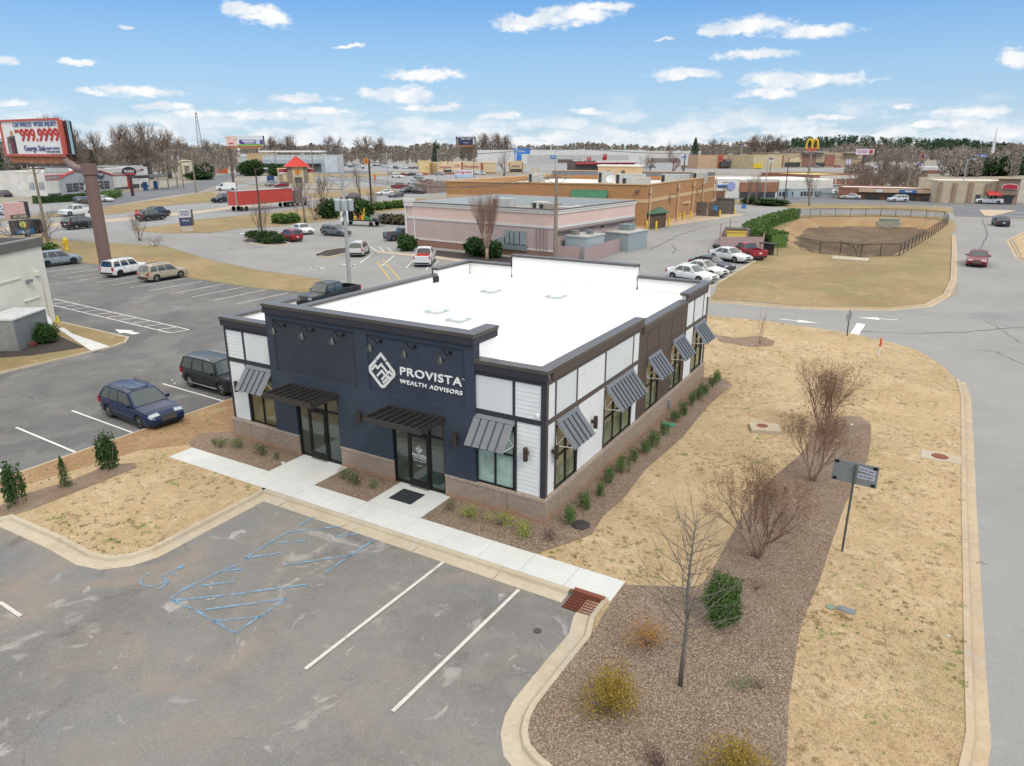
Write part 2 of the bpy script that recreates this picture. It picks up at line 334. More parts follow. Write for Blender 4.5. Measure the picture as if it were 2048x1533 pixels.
# retention basin: bank and bed
bc = Vector((sum(p[0] for p in BASIN)/len(BASIN), sum(p[1] for p in BASIN)/len(BASIN)))
mb = MB(); rings = [(1., 0), (.93, -.25), (.80, -1.3), (.66, -2.1), (.5, -2.4), (.25, -2.5), (0.02, -2.5)]; k = len(BASIN)
BP = []
for i in range(k):
    a, b = BASIN[i], BASIN[(i+1) % k]
    for t in range(6): BP.append((a[0]+(b[0]-a[0])*t/6, a[1]+(b[1]-a[1])*t/6))
kk = len(BP)
for j, (s_, z) in enumerate(rings):
    for i, p in enumerate(BP):
        q = s_+(.03*sin(i*1.3+j) if 0 < j < 6 else 0)
        mb.v.append((bc.x+(p[0]-bc.x)*q, bc.y+(p[1]-bc.y)*q, z+(rnd.uniform(-.12, .12) if j > 1 else 0)))
for j in range(len(rings)-1):
    for i in range(kk): i2 = (i+1) % kk; mb.f.append((j*kk+i, j*kk+i2, (j+1)*kk+i2, (j+1)*kk+i)); mb.m.append(0 if j < 2 else 1)
m_bed = ground_mat('basin_bed', ('7B6A58', '6C5B4A', '857260', '574A3C'), .12, 3, None, .6, 8, stains=(('94815F', .2, .5, .7, .5), ('574838', .15, .5, .65, .6)))
o = mb.build('basin', [m_clay, m_bed]); o['kind'] = 'structure'
for p in o.data.polygons:
    if p.normal.z < 0: p.flip()
# paved areas --------------------------------------------------------------
YARD_R = PX([(1420, 632), (1537, 643), (1641, 658), (1713, 670), (1788, 687), (1837, 702), (1889, 735), (1912, 760), (1921, 790), (1923, 906), (1923, 1000), (1928, 1313), (1932, 1466), (1918, 1533), (1896, 1620)], .1)
K1 = PX([(-60, 1052), (0, 1035), (24, 1029), (129, 1074), (186, 1105), (222, 1112), (262, 1107), (300, 1095), (510, 987), (531, 978)], .13)
K1[-1] = (-10.66, -3.02)
KR = PX([(1181, 1272), (1136, 1328), (1074, 1408), (1060, 1435), (1055, 1461), (1060, 1488), (1077, 1508), (1104, 1532), (1180, 1590), (1300, 1680)], .13)
sheet('front_parking_lot', [(-60, -60), (16, -60), (16, -1), (-60, -1)], .004, m_asph)
sheet('side_parking_lot', [(-20.3, -60), (-20.3, 30), (-30, 28), (-45, 26.1), (-57, 26.6), (-75.7, 27.0), (-84, 24), (-100, -10), (-90, -60)], .008, m_asphL)
sheet('access_road', PX([(40, 470), (100, 478), (240, 487), (330, 492), (420, 520), (520, 541), (640, 558), (690, 574)])+[(-30, 30), (-18, 32), (-15, 30), (0, 30), (13.2, 22), (13.4, 57)] +
      PX([(1850, 613), (1780, 620), (1600, 617), (1421, 602), (1440, 563), (1509, 521), (1528, 500), (1500, 470), (1590, 431), (1640, 429), (1760, 428.5), (1885, 433.5), (1912, 441), (1908, 428), (1880, 426.5), (1800, 422), (1700, 420), (1600, 418.6), (1469, 409), (1430, 410)]) +
      [(-44, 150), (-62, 112), (-77, 101)]+PX([(810, 421), (742, 428), (661, 442), (567, 453), (483, 458), (421, 467), (322, 468), (262, 460), (255, 450)]), .012, m_road)
sheet('side_street', [(11.6, -60), (11.6, -2), (12.6, 2), (12.9, 8), (12.9, 57), (12.5, 80), (12.2, 126)]+PX([(1906, 436), (2140, 446), (2048, 463), (2018, 479), (2036, 514), (2070, 530)])+[(25, 60), (25, -60)], .016, m_road)
sheet('highway', PX([(-300, 486), (0, 470), (100, 469), (259, 459), (330, 450), (400, 439), (536, 426), (650, 411), (744, 405), (811, 397.6), (900, 388), (1000, 378), (1000, 366), (811, 374), (671, 387), (431, 407), (271, 415), (117, 435), (0, 444), (-300, 468)]), .020, m_hwy)
sheet('highway_median', PX([(-200, 470), (0, 456), (250, 436), (400, 422), (470, 412), (640, 396), (640, 399), (470, 417), (400, 427), (250, 442), (0, 463), (-200, 477)]), .028, m_tan)
sheet('cross_highway', PX([(1380, 392), (1430, 396), (1600, 407), (1800, 411), (1905, 414), (1908, 433), (2048, 438), (2400, 455), (2400, 418), (2048, 408), (1948, 406), (1773, 398), (1600, 393), (1380, 383)]), .024, m_hwyd)
sheet('frontage_road', PX([(130, 434), (215, 413), (300, 398), (400, 383), (440, 368), (480, 352), (560, 346), (740, 349), (740, 343), (560, 340), (470, 343), (400, 362), (300, 381), (230, 387), (190, 398), (120, 418), (60, 436)]), .028, m_hwyd)
sheet('restaurant_lot', PX([(440, 398), (500, 371), (560, 361), (640, 366), (700, 372), (840, 376), (960, 372), (960, 352), (830, 345), (700, 356), (560, 352), (500, 362), (440, 385)]), .032, m_hwy)
sheet('far_parking_lot', PX([(700, 342.5), (1480, 345), (1480, 326), (560, 326), (560, 340)]), .02, m_hwy)
sheet('shopping_parking_lot', PX([(1480, 342), (1800, 343), (2000, 344), (2000, 331), (1800, 331), (1480, 331)]), .02, m_hwy)
sheet('dealer_parking_lot', PX([(-120, 452), (0, 440), (90, 425), (160, 415), (205, 402), (150, 400), (0, 420), (-120, 440)]), .032, m_hwy)
sheet('dealer_yard', PX([(-120, 400), (0, 395), (100, 390), (100, 376), (0, 376), (-120, 380)]), .03, m_tan)
sheet('loading_apron', PX([(1283, 462), (1345, 452), (1490, 430), (1425, 416), (1292, 455)]), .02, m_tan)
# lawns -------------------------------------------------------------------
sheet('roadside_lawn', [(-110, 41)]+PX([(105, 479), (240, 488), (330, 493), (420, 521), (520, 542), (640, 559), (690, 575)])+[(-30, 30.2), (-30, 28), (-45, 26.1), (-57, 26.6), (-75.7, 27.0), (-84, 24.6), (-120, 20)], .016, m_lawn2)
sheet('corner_lawn', PX([(262, 460), (330, 451), (400, 440), (536, 427), (650, 412), (744, 406), (811, 399), (850, 397), (850, 415), (810, 420), (742, 427), (661, 441), (567, 452), (483, 457), (421, 466), (322, 467)]), .024, m_lawn2)
FOUT = PX([(1421, 600), (1480, 602), (1600, 612), (1700, 616), (1780, 616), (1850, 609), (1885, 590), (1900, 560), (1903, 500), (1903, 470), (1914, 455), (1906, 441), (1885, 434.5), (1760, 429.5), (1640, 430), (1590, 432), (1500, 471), (1529, 500), (1509, 520), (1440, 562)])
T = mathutils.geometry.tessellate_polygon([[Vector((*p, 0)) for p in FOUT], [Vector((*p, 0)) for p in BASIN]]); V = FOUT+BASIN; mb = MB(); mb.v = [(*p, .02) for p in V]
for t_ in T:
    a, b, c = (V[i] for i in t_); mb.f.append(tuple(t_) if (b[0]-a[0])*(c[1]-a[1])-(b[1]-a[1])*(c[0]-a[0]) > 0 else tuple(t_[::-1])); mb.m.append(0)
struct(mb.build('field_lawn', m_lawn2))
sheet('verge_lawn', PX([(1424, 406), (1469, 408), (1600, 417.5), (1700, 419), (1800, 421), (1880, 425.5), (1905, 426.5), (1903, 416), (1800, 412), (1600, 408), (1430, 399)]), .028, m_lawn2)
sheet('island_lawn', PX([(150, 434), (240, 428), (330, 412), (420, 404), (560, 393), (600, 385), (500, 378), (441, 391), (420, 384), (330, 398), (225, 414)]), .044, m_lawn2)
sheet('bank_lawn', PX([(-60, 478), (0, 470), (40, 471), (105, 480), (60, 500), (-60, 505)]), .03, m_lawn2)
sheet('east_lawn', PX([(2140, 446), (2056, 463), (2026, 480), (2044, 516), (2100, 540), (2300, 560)]), .03, m_grass)
sheet('kerbside_strip', PX([(0, 442), (117, 433), (271, 413), (280, 409), (225, 412), (150, 424), (60, 434), (0, 440)]), .036, m_lawn2)
sheet('median_strip', PX([(560, 352), (700, 356), (820, 350), (820, 346), (700, 350), (560, 347)]), .052, m_lawn2)
sheet('highway_lawn', PX([(640, 398), (744, 391), (800, 382), (760, 374), (671, 383), (600, 390)]), .048, m_lawn2)
# raised yard around the office --------------------------------------------
def slab(name, pts, z0, z1, m): o = MB().prism(pts, z0, z1, 0).build(name, m); return struct(o)
yard = [(-20.3, -60), (-20.3, 30), (-15, 35.5), (-9, 36.3)]+YARD_R+[(9.8, -30), (9.8, -60)]+[(5, -60)]
FR = KR[::-1]+[(3.62, -3.9), (3.62, -3.0), (-10.66, -3.02)]+K1[::-1][1:]
yard = [(-20.3, 30), (-15, 35.5), (-9, 36.3)]+YARD_R+FR+[(-20.3, K1[0][1])]
YARD = yard
def ngon_slab(name, P, z, m):
    o = sheet(name, P, z, m); bm = bmesh.new(); bm.from_mesh(o.data)
    be = [e for e in bm.edges if e.is_boundary]; r = bmesh.ops.extrude_edge_only(bm, edges=be)
    for v in r['geom']:
        if isinstance(v, bmesh.types.BMVert): v.co.z = -.02
    bm.to_mesh(o.data); bm.free(); return o
ngon_slab('yard_lawn', yard, .11, m_grass)
# left strip of rough straw between the two lots
sheet('straw_bank', [(-20.28, -14), (-20.28, 6), (-16.6, 6), (-16.5, -1.2), (-18.2, -3.2), (-19.0, -8), (-19.4, -14)], .114, m_straw)
# mulch beds
def bed(name, pts, m=None, z=.122): return sheet(name, pts, z, m or m_mulch)
bed('planting_bed', [(-17.6, -.6), (-16.6, .3), (-16.0, .3), (-16.0, .1), (-11.67, .1), (-11.67, -1.85), (-16.5, -1.85), (-17.2, -1.5)])
bed('planting_bed', [(-9.2, .1), (-6.45, .1), (-6.45, -1.85), (-9.2, -1.85)])
SIDEBED = [(-4.0, .1), (-.1, .1), (-.1, 19.6), (1.1, 19.9), (1.75, 18.9), (1.55, 15), (1.7, 10), (1.45, 6), (1.65, 3), (1.5, 1.6), (1.7, .2), (1.25, -.7), (.6, -1.85), (-4.0, -1.85)]
bed('planting_bed', SIDEBED)
BIG = PX([(1252, 1170), (1400, 1175), (1430, 1130), (1480, 1040), (1500, 1010), (1540, 960), (1600, 910), (1640, 850), (1690, 832), (1722, 834), (1742, 850), (1742, 880), (1735, 920), (1706, 975), (1690, 1010), (1662, 1090), (1640, 1160), (1610, 1230), (1598, 1270), (1590, 1320), (1578, 1400), (1575, 1470), (1572, 1533), (1570, 1640)], .12) + [(KR[-1][0], KR[-1][1])]+KR[::-1]+[(3.74, -3.1), (3.74, -1.85)]
BIG = [p for p in BIG]
bed('planting_bed', BIG)
MULCHES = [BIG, SIDEBED]
bed('twig_bed', PX([(1424, 668), (1470, 676), (1520, 672), (1550, 682), (1545, 692), (1500, 694), (1440, 684)], .12))
bed('side_bed', PX([(0, 1012), (60, 985), (150, 958), (215, 930), (270, 926), (272, 936), (225, 955), (150, 985), (60, 1020), (0, 1036), (-60, 1050)], .12))
# concrete walks as separate flags with open joints
mb = MB(); x = -16.45
for a, b in ((-16.45, -14.9), (-14.9, -13.3), (-13.3, -11.67), (-11.67, -9.15), (-9.15, -7.8), (-7.8, -6.43), (-6.43, -4.0), (-4.0, -2.45), (-2.45, -.9), (-.9, .65), (.65, 2.2), (2.2, 3.72)):
    mb.bx(a+.006, b-.006, -3.0, -1.86, 0, .135)
mb.bx(-11.664, -9.156, -1.85, .1, 0, .135); mb.bx(-6.424, -4.006, -1.85, .1, 0, .135)
struct(mb.build('sidewalk', m_conc))
# kerbs ---------------------------------------------------------------------
def kerb(name, path, side, m, gut=.45, top=.15, z=.14, m2=None):
    P = [Vector(p) for p in path]; k = len(P); N = []
    for i in range(k):
        a = (P[i]-P[i-1]).normalized() if i else None; b = (P[i+1]-P[i]).normalized() if i < k-1 else None
        t = (a+b).normalized() if a and b else (a or b); nrm = Vector((-t.y, t.x))*side
        c = nrm.dot(Vector((-b.y, b.x))*side) if a and b else 1; N.append(nrm/max(.5, c))
    prof = [(-.005, -.02), (-.005, z), (top-.02, z), (top, z-.02), (top+.03, .028)]+([(top+gut, .016), (top+gut, -.02)] if gut else [(top+.03, -.02)])
    mb = MB(); q = len(prof)
    for i in range(k):
        for d, zz in prof: p = P[i]+N[i]*d; mb.v.append((p.x, p.y, zz))
    for i in range(k-1):
        for j in range(q-1): f = (i*q+j, (i+1)*q+j, (i+1)*q+j+1, i*q+j+1); mb.f.append(f if side < 0 else f[::-1]); mb.m.append(0)
    return struct(mb.build(name, m))
kerb('kerb', K1[:-1]+[(-10.66, -3.02)], -1, m_conc2)
kerb('kerb', [(-10.75, -3.02), (2.45, -3.02)], -1, m_conc2)
kerb('kerb', [(3.62, -2.9), (3.62, -3.9)]+KR, -1, m_conc2)
kerb('kerb', YARD_R[7:], 1, m_kerbr, .32, .17)
kerb('kerb', [(-20.3, -60), (-20.3, 29)], 1, m_conc2, 0, .12, .12)
kerb('kerb', PX([(1421, 601), (1600, 614), (1700, 617), (1780, 617), (1850, 610), (1886, 590), (1901, 560), (1904, 500), (1903, 470)], .08), -1, m_kerbr, .4, .18)
kerb('kerb', PX([(1418, 575), (1440, 562), (1509, 521)], .1), -1, m_conc2, 0, .15, .12)
kerb('kerb', PX([(2100, 448), (2056, 463), (2022, 480), (2042, 516), (2100, 540)], .1), -1, m_kerbr, .4, .18)
mb = MB()
for x_ in (-9.2, -6.1, -3.0, .1): mb.bx(x_, x_+.012, -3.16, -3.03, .12, .142); mb.bx(x_, x_+.012, -3.6, -3.2, .01, .031)
struct(mb.build('kerb_joints', M('7E7464', .9)))
# ---------------------------------------------------------------- painted markings (each a flat sheet)
m_wp = worn('E8E8E4', .22); m_bp = worn('86B2D2', .415); m_yp = M('E0B83C', .8, var=.15, vs=8); m_wpo = worn('DCD8CE', .30)
def line(mb, a, b, wd, z=.026):
    a = Vector(a); b = Vector(b); t = (b-a).normalized(); nn = Vector((-t.y, t.x))*wd/2
    mb.poly([(*(a-nn), z), (*(b-nn), z), (*(b+nn), z), (*(a+nn), z)]); return mb
def mark(name, segs, wd, m, z=.026):
    mb = MB()
    for a, b in segs: line(mb, a, b, wd, z)
    return struct(mb.build(name, m))
mark('parking_stripes', [((-1.75, -3.62), (-1.9, -9.4)), ((1.07, -3.7), (.93, -9.4)), (at2(0, 1206), at2(42, 1234))], .11, m_wpo)
# faded blue accessible bay
bl_ = [((413, 243), (475, 270)), ((475, 270), (570, 325)), ((570, 325), (665, 262)), ((665, 262), (695, 242)), ((413, 243), (440, 222)), ((440, 222), (530, 178)), ((530, 178), (580, 158)), ((595, 143), (650, 108)), ((650, 108), (700, 80)),
       ((470, 212), (570, 200)), ((420, 246), (600, 228)), ((500, 268), (695, 242)), ((515, 297), (645, 283)), ((600, 226), (748, 207)), ((530, 178), (592, 168)), ((595, 143), (700, 128)), ((650, 108), (742, 100)), ((700, 80), (828, 66)), ((800, 93), (872, 84)), ((690, 160), (860, 135)), ((765, 42), (722, 66)), ((910, 97), (845, 140)), ((842, 142), (790, 178))]
bl_ = [((a*.824, 1000+b*.824), (c*.824, 1000+d*.824)) for (a, b), (c, d) in bl_]
mark('accessible_bay_paint', [(at2(*a), at2(*b)) for a, b in bl_], .085, m_bp)
mb = MB()
cx, cy = at2(308, 1160); arc = [(cx+.42*cos(t), cy+.36*sin(t)) for t in [R(a) for a in range(150, 400, 18)]]
for i in range(len(arc)-1): line(mb, arc[i], arc[i+1], .07, .026)
for a, b in (((cx+.1, cy+.75), (cx+.1, cy+.2)), ((cx+.1, cy+.2), (cx+.5, cy+.15)), ((cx+.5, cy+.15), (cx+.62, cy-.25)), ((cx+.1, cy+.5), (cx+.45, cy+.5))): line(mb, a, b, .09, .03)
mb.cyl(cx+.12, cy+.85, .02, .03, .1, 10)
struct(mb.build('wheelchair_symbol', m_bp))
ys = [-7.1, -4.46, -1.84, .8, 3.2, 5.9, 8.5, 11.2, 13.8]
mark('parking_stripes', [((-26.0, y+.1), (-20.45, y-.15)) for y in ys], .11, m_wp)
XS = [-74.5, -71.6, -68.8, -66.0, -63.4, -60.7, -58.0, -55.2, -52.3, -49.2, -46.2, -43.3, -40.3, -37.5, -34.7]
mark('parking_stripes', [((x_, 20.1), (x_, 25.9)) for x_ in XS], .11, m_wp)
A, B, Cc, D = (-56, 13.5), (-35.8, 12.2), (-36.1, 10.9), (-56, 12.1)
seg = [(A, B), (B, Cc), (Cc, D)]
for i in range(11): t = (i+.4)/11.2; seg.append(((A[0]+(B[0]-A[0])*t, A[1]+(B[1]-A[1])*t), (D[0]+(Cc[0]-D[0])*t-.3, D[1]+(Cc[1]-D[1])*t)))
mark('hatched_island_paint', seg, .12, m_wp)
def arrow(px0, px1, wd=.18, hw=.55, hl=.9, z=.03, name='arrow_marking'):
    a = Vector(at2(*px0)); b = Vector(at2(*px1)); t = (b-a).normalized(); nn = Vector((-t.y, t.x)); h = b-t*hl; mb = MB()
    line(mb, a, h, wd, z); mb.poly([(*(h-nn*hw), z), (*b, z), (*(h+nn*hw), z)]); struct(mb.build(name, m_wp))
arrow((274, 669), (230, 660), .5, .55, 1.5)
arrow((1558, 639), (1640, 648), .22, .5, 1.6); arrow((1796, 641), (1713, 636), .22, .5, 1.6)
mb = MB(); mb.poly([(*at2(a, b), .03) for a, b in ((1700, 668), (1718, 671), (1731, 650), (1714, 647))]); struct(mb.build('stop_bar', m_wp))
arrow((480, 468), (495, 468.5), .5, .6, 2); arrow((640, 537), (655, 538), .4, .6, 2); arrow((692, 530), (678, 529), .4, .6, 2)
mark('parking_stripes', [(at2(*a), at2(*b)) for a, b in (((720, 527), (746, 507)), ((765, 532), (788, 512)), ((812, 537), (832, 516)), ((868, 532), (878, 522)), ((853, 541), (858, 530)), ((400, 469), (478, 473)), ((740, 494), (752, 502)), ((758, 495), (768, 503)), ((775, 496), (783, 503)))], .14, m_wp)
mark('yellow_lines', [(at2(754, 525), at2(780, 560)), (at2(765, 520), at2(800, 560))], .12, m_yp)
mark('parking_stripes', [(at2(1407, 570), at2(1424, 573)), (at2(1418, 561), at2(1440, 564)), (at2(1438, 547), at2(1464, 551))] if True else [((-8.9+.0, 46.), (-4.2, 44.2)), ((-9.2, 49.), (-4.8, 47.2)), ((-9.8, 52.2), (-5.4, 50.4)), ((-10.8, 55.5), (-6.2, 53.6)), ((-11.8, 59), (-7.2, 57)), ((-13, 62.5), (-8.6, 60.6))], .12, m_wpo)
mark('lane_lines', [(at2(a, 404.6+(a-1600)*.0215), at2(a+26, 404.6+(a+26-1600)*.0215)) for a in range(1560, 2048, 38)], .45, m_yp, .045)
mark('lane_lines', [(at2(a, 400+(a-1600)*.021), at2(a+16, 400+(a+16-1600)*.021)) for a in range(1560, 2048, 40)], .3, m_wp, .045)
mark('lane_lines', [(at2(1935, 421.5), at2(2048, 427)), (at2(2020, 433), at2(2048, 433.6))], .35, m_wp, .045)
mb = MB(); mb.prism([at2(a, b) for a, b in ((1958, 421), (2032, 422.5), (2005, 429), (1982, 434), (1968, 433))], .02, .16); struct(mb.build('traffic_island', m_tan))
mb = MB()
for i in range(3):
    off = i*5
    line(mb, at2(-40, 452-off+13), at2(640, 404-off*.6), .18, .045)
struct(mb.build('lane_lines', m_wpo))
# tar-filled cracks
m_tar = M('4A4A4C', .6, var=.1)
def crack(pts, wd=.05, name='asphalt_crack', z=.034):
    mb = MB(); P = [Vector(at2(*p)) for p in pts]; Q = []
    for i in range(len(P)-1):
        nseg = max(2, int((P[i+1]-P[i]).length/.6))
        for j in range(nseg): t = j/nseg; p = P[i].lerp(P[i+1], t); Q.append((p.x+rnd.uniform(-.1, .1), p.y+rnd.uniform(-.1, .1)))
    Q.append(tuple(P[-1]))
    for i in range(len(Q)-1): line(mb, Q[i], Q[i+1], wd*rnd.uniform(.4, 1.3), z)
    struct(mb.build(name, m_tar))
crack([(1720, 664), (1830, 668), (1930, 665), (2048, 655)], .07); crack([(1965, 640), (1985, 650), (2048, 690)], .04); crack([(1940, 700), (1990, 705), (2048, 730)], .04)
crack([(1965, 440), (1975, 470), (1960, 500), (1972, 520)], .12); crack([(1300, 500), (1360, 470), (1420, 452), (1500, 440)], .12); crack([(1345, 490), (1352, 500), (1345, 508)], .12)
crack([(1955, 1128), (1975, 1131)], .02)
mb = MB(); mb.cyl(*at2(590+305, 0) if False else at2(1075, 1263), .02, .034, .11, 12); struct(mb.build('asphalt_patch', m_tar))
# drain inlet with rusty grate
t = thing('storm_drain', 'rusty brown iron storm drain grate set in the kerb at the end of the sidewalk', 'drain', (3.02, -3.42, 0)); t.scale = (.84, .84, 1)
m_rust = M('8C5240', .8, .2, var=.3, vs=18, bump=.3)
mb = MB(); mb.bx(-.55, .6, -.02+.42, .60, .02, .17); mb.build('hood', m_rust, t)
mb = MB()
for i in range(13): mb.bx(-.55+i*.094, -.53+i*.094, -.44, .38, .01, .05)
for j in range(6): mb.bx(-.56, .60, -.44+j*.16, -.42+j*.16, .01, .052)
mb.build('grate', m_rust, t)
MB().bx(-.56, .6, -.46, .4, -.2+.2, .008).build('pit', M('3A2620', .9), t)
# ================================================================ scattered ground detail (near field only)
def scatter(name, poly, n_, mk, mats, excl=(), fade=True):
    xs = [p[0] for p in poly]; ysx = [p[1] for p in poly]; x0, x1, y0, y1 = max(min(xs), -20), min(max(xs), 13), max(min(ysx), -14), min(max(ysx), 38); mb = MB(); c = 0; tr = 0
    while c < n_ and tr < n_*30:
        tr += 1; x_, y_ = rnd.uniform(x0, x1), rnd.uniform(y0, y1)
        d = hypot(x_-CP.x, y_-CP.y)
        if fade and rnd.random() > min(1, (16/d)**2): continue
        if not inpoly(x_, y_, poly) or any(inpoly(x_, y_, e) for e in excl): continue
        mk(mb, x_, y_); c += 1
    o = mb.build(name, mats); o['kind'] = 'stuff'; return o
def chip(mb, x, y):
    a = rnd.uniform(0, pi); l = rnd.uniform(.01, .034); wd = rnd.uniform(.004, .010); z = .126+rnd.uniform(0, .012); dz = rnd.uniform(-.008, .012)
    dx, dy = cos(a)*l, sin(a)*l; nx, ny = -sin(a)*wd, cos(a)*wd
    mb.poly([(x-dx-nx, y-dy-ny, z), (x+dx-nx, y+dy-ny, z+dz), (x+dx+nx, y+dy+ny, z+dz+.004), (x-dx+nx, y-dy+ny, z+.004)], rnd.choice((0, 0, 1, 1, 2, 3)))
chips = [M('B4A492', .8, var=0), M('A08E7C', .85, var=0), M('846F5D', .9, var=0), M('6E5B48', .9, var=0)]
scatter('mulch_chips', BIG, 60000, chip, chips); scatter('mulch_chips', SIDEBED, 20000, chip, chips)
scatter('mulch_chips', [(-11.67, .1), (-11.67, -1.85), (-16.5, -1.85), (-17.2, -1.5), (-16, .1)], 2500, chip, chips); scatter('mulch_chips', [(-9.2, .1), (-6.45, .1), (-6.45, -1.85), (-9.2, -1.85)], 2200, chip, chips)
def blade(mb, x, y):
    k = rnd.choice((0, 0, 0, 1, 1, 2)) if rnd.random() > .06 else 3
    for i in range(3):
        a = rnd.uniform(0, 2*pi); h = rnd.uniform(.012, .045); l = rnd.uniform(.02, .06); xx = x+rnd.uniform(-.05, .05); yy = y+rnd.uniform(-.05, .05)
        mb.poly([(xx-sin(a)*.006, yy+cos(a)*.006, .11), (xx+sin(a)*.006, yy-cos(a)*.006, .11), (xx+cos(a)*l, yy+sin(a)*l, .11+h)], k)
blades = [M('DAC6A0', .85, var=0), M('C0A780', .85, var=0), M('927A58', .9, var=0), M('86904E', .8, var=0)]
FRX = [BIG, SIDEBED, [(-17, -3.05), (3.75, -3.05), (3.75, -1.8), (-17, -1.8)], [(-16.1, -1.9), (.1, -1.9), (.1, 19.6), (-16.1, 19.6)]]
scatter('grass', YARD, 60000, blade, blades, FRX)
def weed(mb, x, y):
    if (sin(x*.9+1)+cos(y*.7)+sin(x*2.3+y*1.7)*.7) < rnd.uniform(-.2, 1.4): return
    r = rnd.uniform(.02, .12); k = rnd.choice((0, 1, 2, 2))
    for i in range(int(10+r*120)):
        a = rnd.uniform(0, 2*pi); q = r*sqrt(rnd.random()); xx, yy = x+cos(a)*q*1.3, y+sin(a)*q*.8; s_ = rnd.uniform(.01, .028); z = .115+rnd.uniform(.0, .05); b = rnd.uniform(0, 6)
        mb.poly([(xx+cos(b)*s_, yy+sin(b)*s_, z), (xx+cos(b+2.2)*s_, yy+sin(b+2.2)*s_, z-.01), (xx+cos(b+4.1)*s_, yy+sin(b+4.1)*s_, z+.012)], k)
scatter('weeds', YARD, 2600, weed, [leaf_mat('weed_green', '6F8A44', '86A050'), leaf_mat('weed_dark', '7E7248', '8C7E50'), leaf_mat('weed_brown', '93784E', 'A08458')], FRX)
# ================================================================ THE OFFICE
B = thing('office_building', 'single-storey office with navy stucco front, white roof and brick base beside the parking lot', 'office building', (0, 0, 0))
m_navy = M('394352', .85, var=.10, vs=5, bump=.35, bs=70); m_navyd = M('383E47', .85, var=.10, vs=4, bump=.3, bs=70); m_trim_shade = M('32323C', .6, var=.08, vs=3); m_trim_lit = M('594F4A', .6, var=.08, vs=3)  # trim pair: shaded bluish front tone and warm lit side tone painted in
m_cap = M('6A6662', .35, .55, var=.08, vs=1.5); m_bronze = M('5B4F4A', .5, .2, var=.07, vs=2); m_side = M('E0E4E4', .6, var=.04, vs=2, k=.9); m_sideS = M('D8DEDF', .6, var=.04, vs=1, k=.9)
m_frame = M('1C1C1E', .4, .3, var=0); m_slate = M('7D8184', .4, .3, var=.06, vs=2); m_black = M('1E1E1F', .45, .3, var=.1); m_canopy = M('4A4846', .45, .4, var=.1, vs=3); m_white = M('E8E8E6', .5, var=.03, k=.9)
m_lbr = M('4B403B', .4, .4, var=.08)
m_brick = brick_mat('tan_brick', 'B09C8A', '94806F', 'AA9D8F', dirt='B07F58'); m_cap_br = brick_mat('soldier_brick', 'BFAA98', '9C8574', 'BDB2A6', .25, .072, .01, swap=False)
m_memb = ground_mat('roof_membrane', ('F4F4F2', 'EFEFEC', 'FAFAF8', 'E6E4DE'), .2, 3, None, .04, 6, stains=(('DCD6C8', .25, .6, .8, .35),), rough=.6, k=.92)
m_gl = glass_mat('entrance_glass', '34403A', .03); m_gl2 = glass_mat('blind_glass_front', '9FBDB4', .05, '7A978F', 16); m_gl3 = glass_mat('blind_glass_side', '8F967A', .04, '4E5642', 10); m_gl4 = glass_mat('dark_glass', '5B5B40', .03)  # side panes: blinds plus the lawn's olive reflection put into the base colour
Z0 = .11
# brick base
def arr(): return MB()
mb = MB()
wall_holes(mb, 'x', 0, .3, -16, 0, 0, .93, [(-11.8, -9.42, 0, 3), (-6.66, -4.22, 0, 3)])
wall_holes(mb, 'y', -.3, .3, .3, 19.4, 0, .93, []); wall_holes(mb, 'y', -16, .3, .3, 19.4, 0, .93, []); wall_holes(mb, 'x', 19.1, .3, -15.7, -.3, 0, .93, [])
mb.build('brick_base', m_brick, B)
mb = MB()
for a, b in ((-16.025, -11.8), (-9.42, -6.66), (-4.22, .025)): mb.bx(a, b, -.025, .28, .93, 1.035)
mb.bx(-.28, .025, .28, 19.425, .93, 1.035); mb.bx(-16.025, -15.72, .28, 19.425, .93, 1.035); mb.bx(-15.72, -.28, 19.12, 19.425, .93, 1.035)
m_sold = brick_mat('soldier_course', 'BCA795', '94806F', 'BDB2A6', .072, .25, .012); mb.build('brick_ledge', m_sold, B)
mb = MB()
for x_ in (-14.85, -1.55): mb.bx(x_, x_+.015, -.004, .0, .1, .93)
for y_ in (1.0, 5.1): mb.bx(0, .004, y_, y_+.015, .1, .93)
mb.build('control_joint', M('4A403A', .9), B)
# core walls behind the cladding (solid box shell, openings cut)
mb = MB()
WF = [(-14.75, -13.2, 1.03, 3.45), (-2.89, -1.3, 1.03, 3.45)]
wall_holes(mb, 'x', .12, .2, -15.88, -.12, 1.035, 5.3, WF+[(-13.1, -2.85, 0, 9)])
WS = [(.92, 2.6, 1.03, 3.45), (5.18, 8.08, 1.03, 3.45), (9.91, 11.61, 1.03, 3.45), (13.37, 15.1, 1.03, 3.45), (16.95, 18.75, 1.03, 3.45)]
wall_holes(mb, 'y', -.32, .2, .32, 19.28, 1.035, 5.0, WS)
wall_holes(mb, 'y', -15.88, .2, .32, 19.28, 1.035, 5.0, []); wall_holes(mb, 'x', 19.08, .2, -15.68, -.32, 1.035, 5.0, [])
mb.build('wall_core', M('5A5048', .8), B)
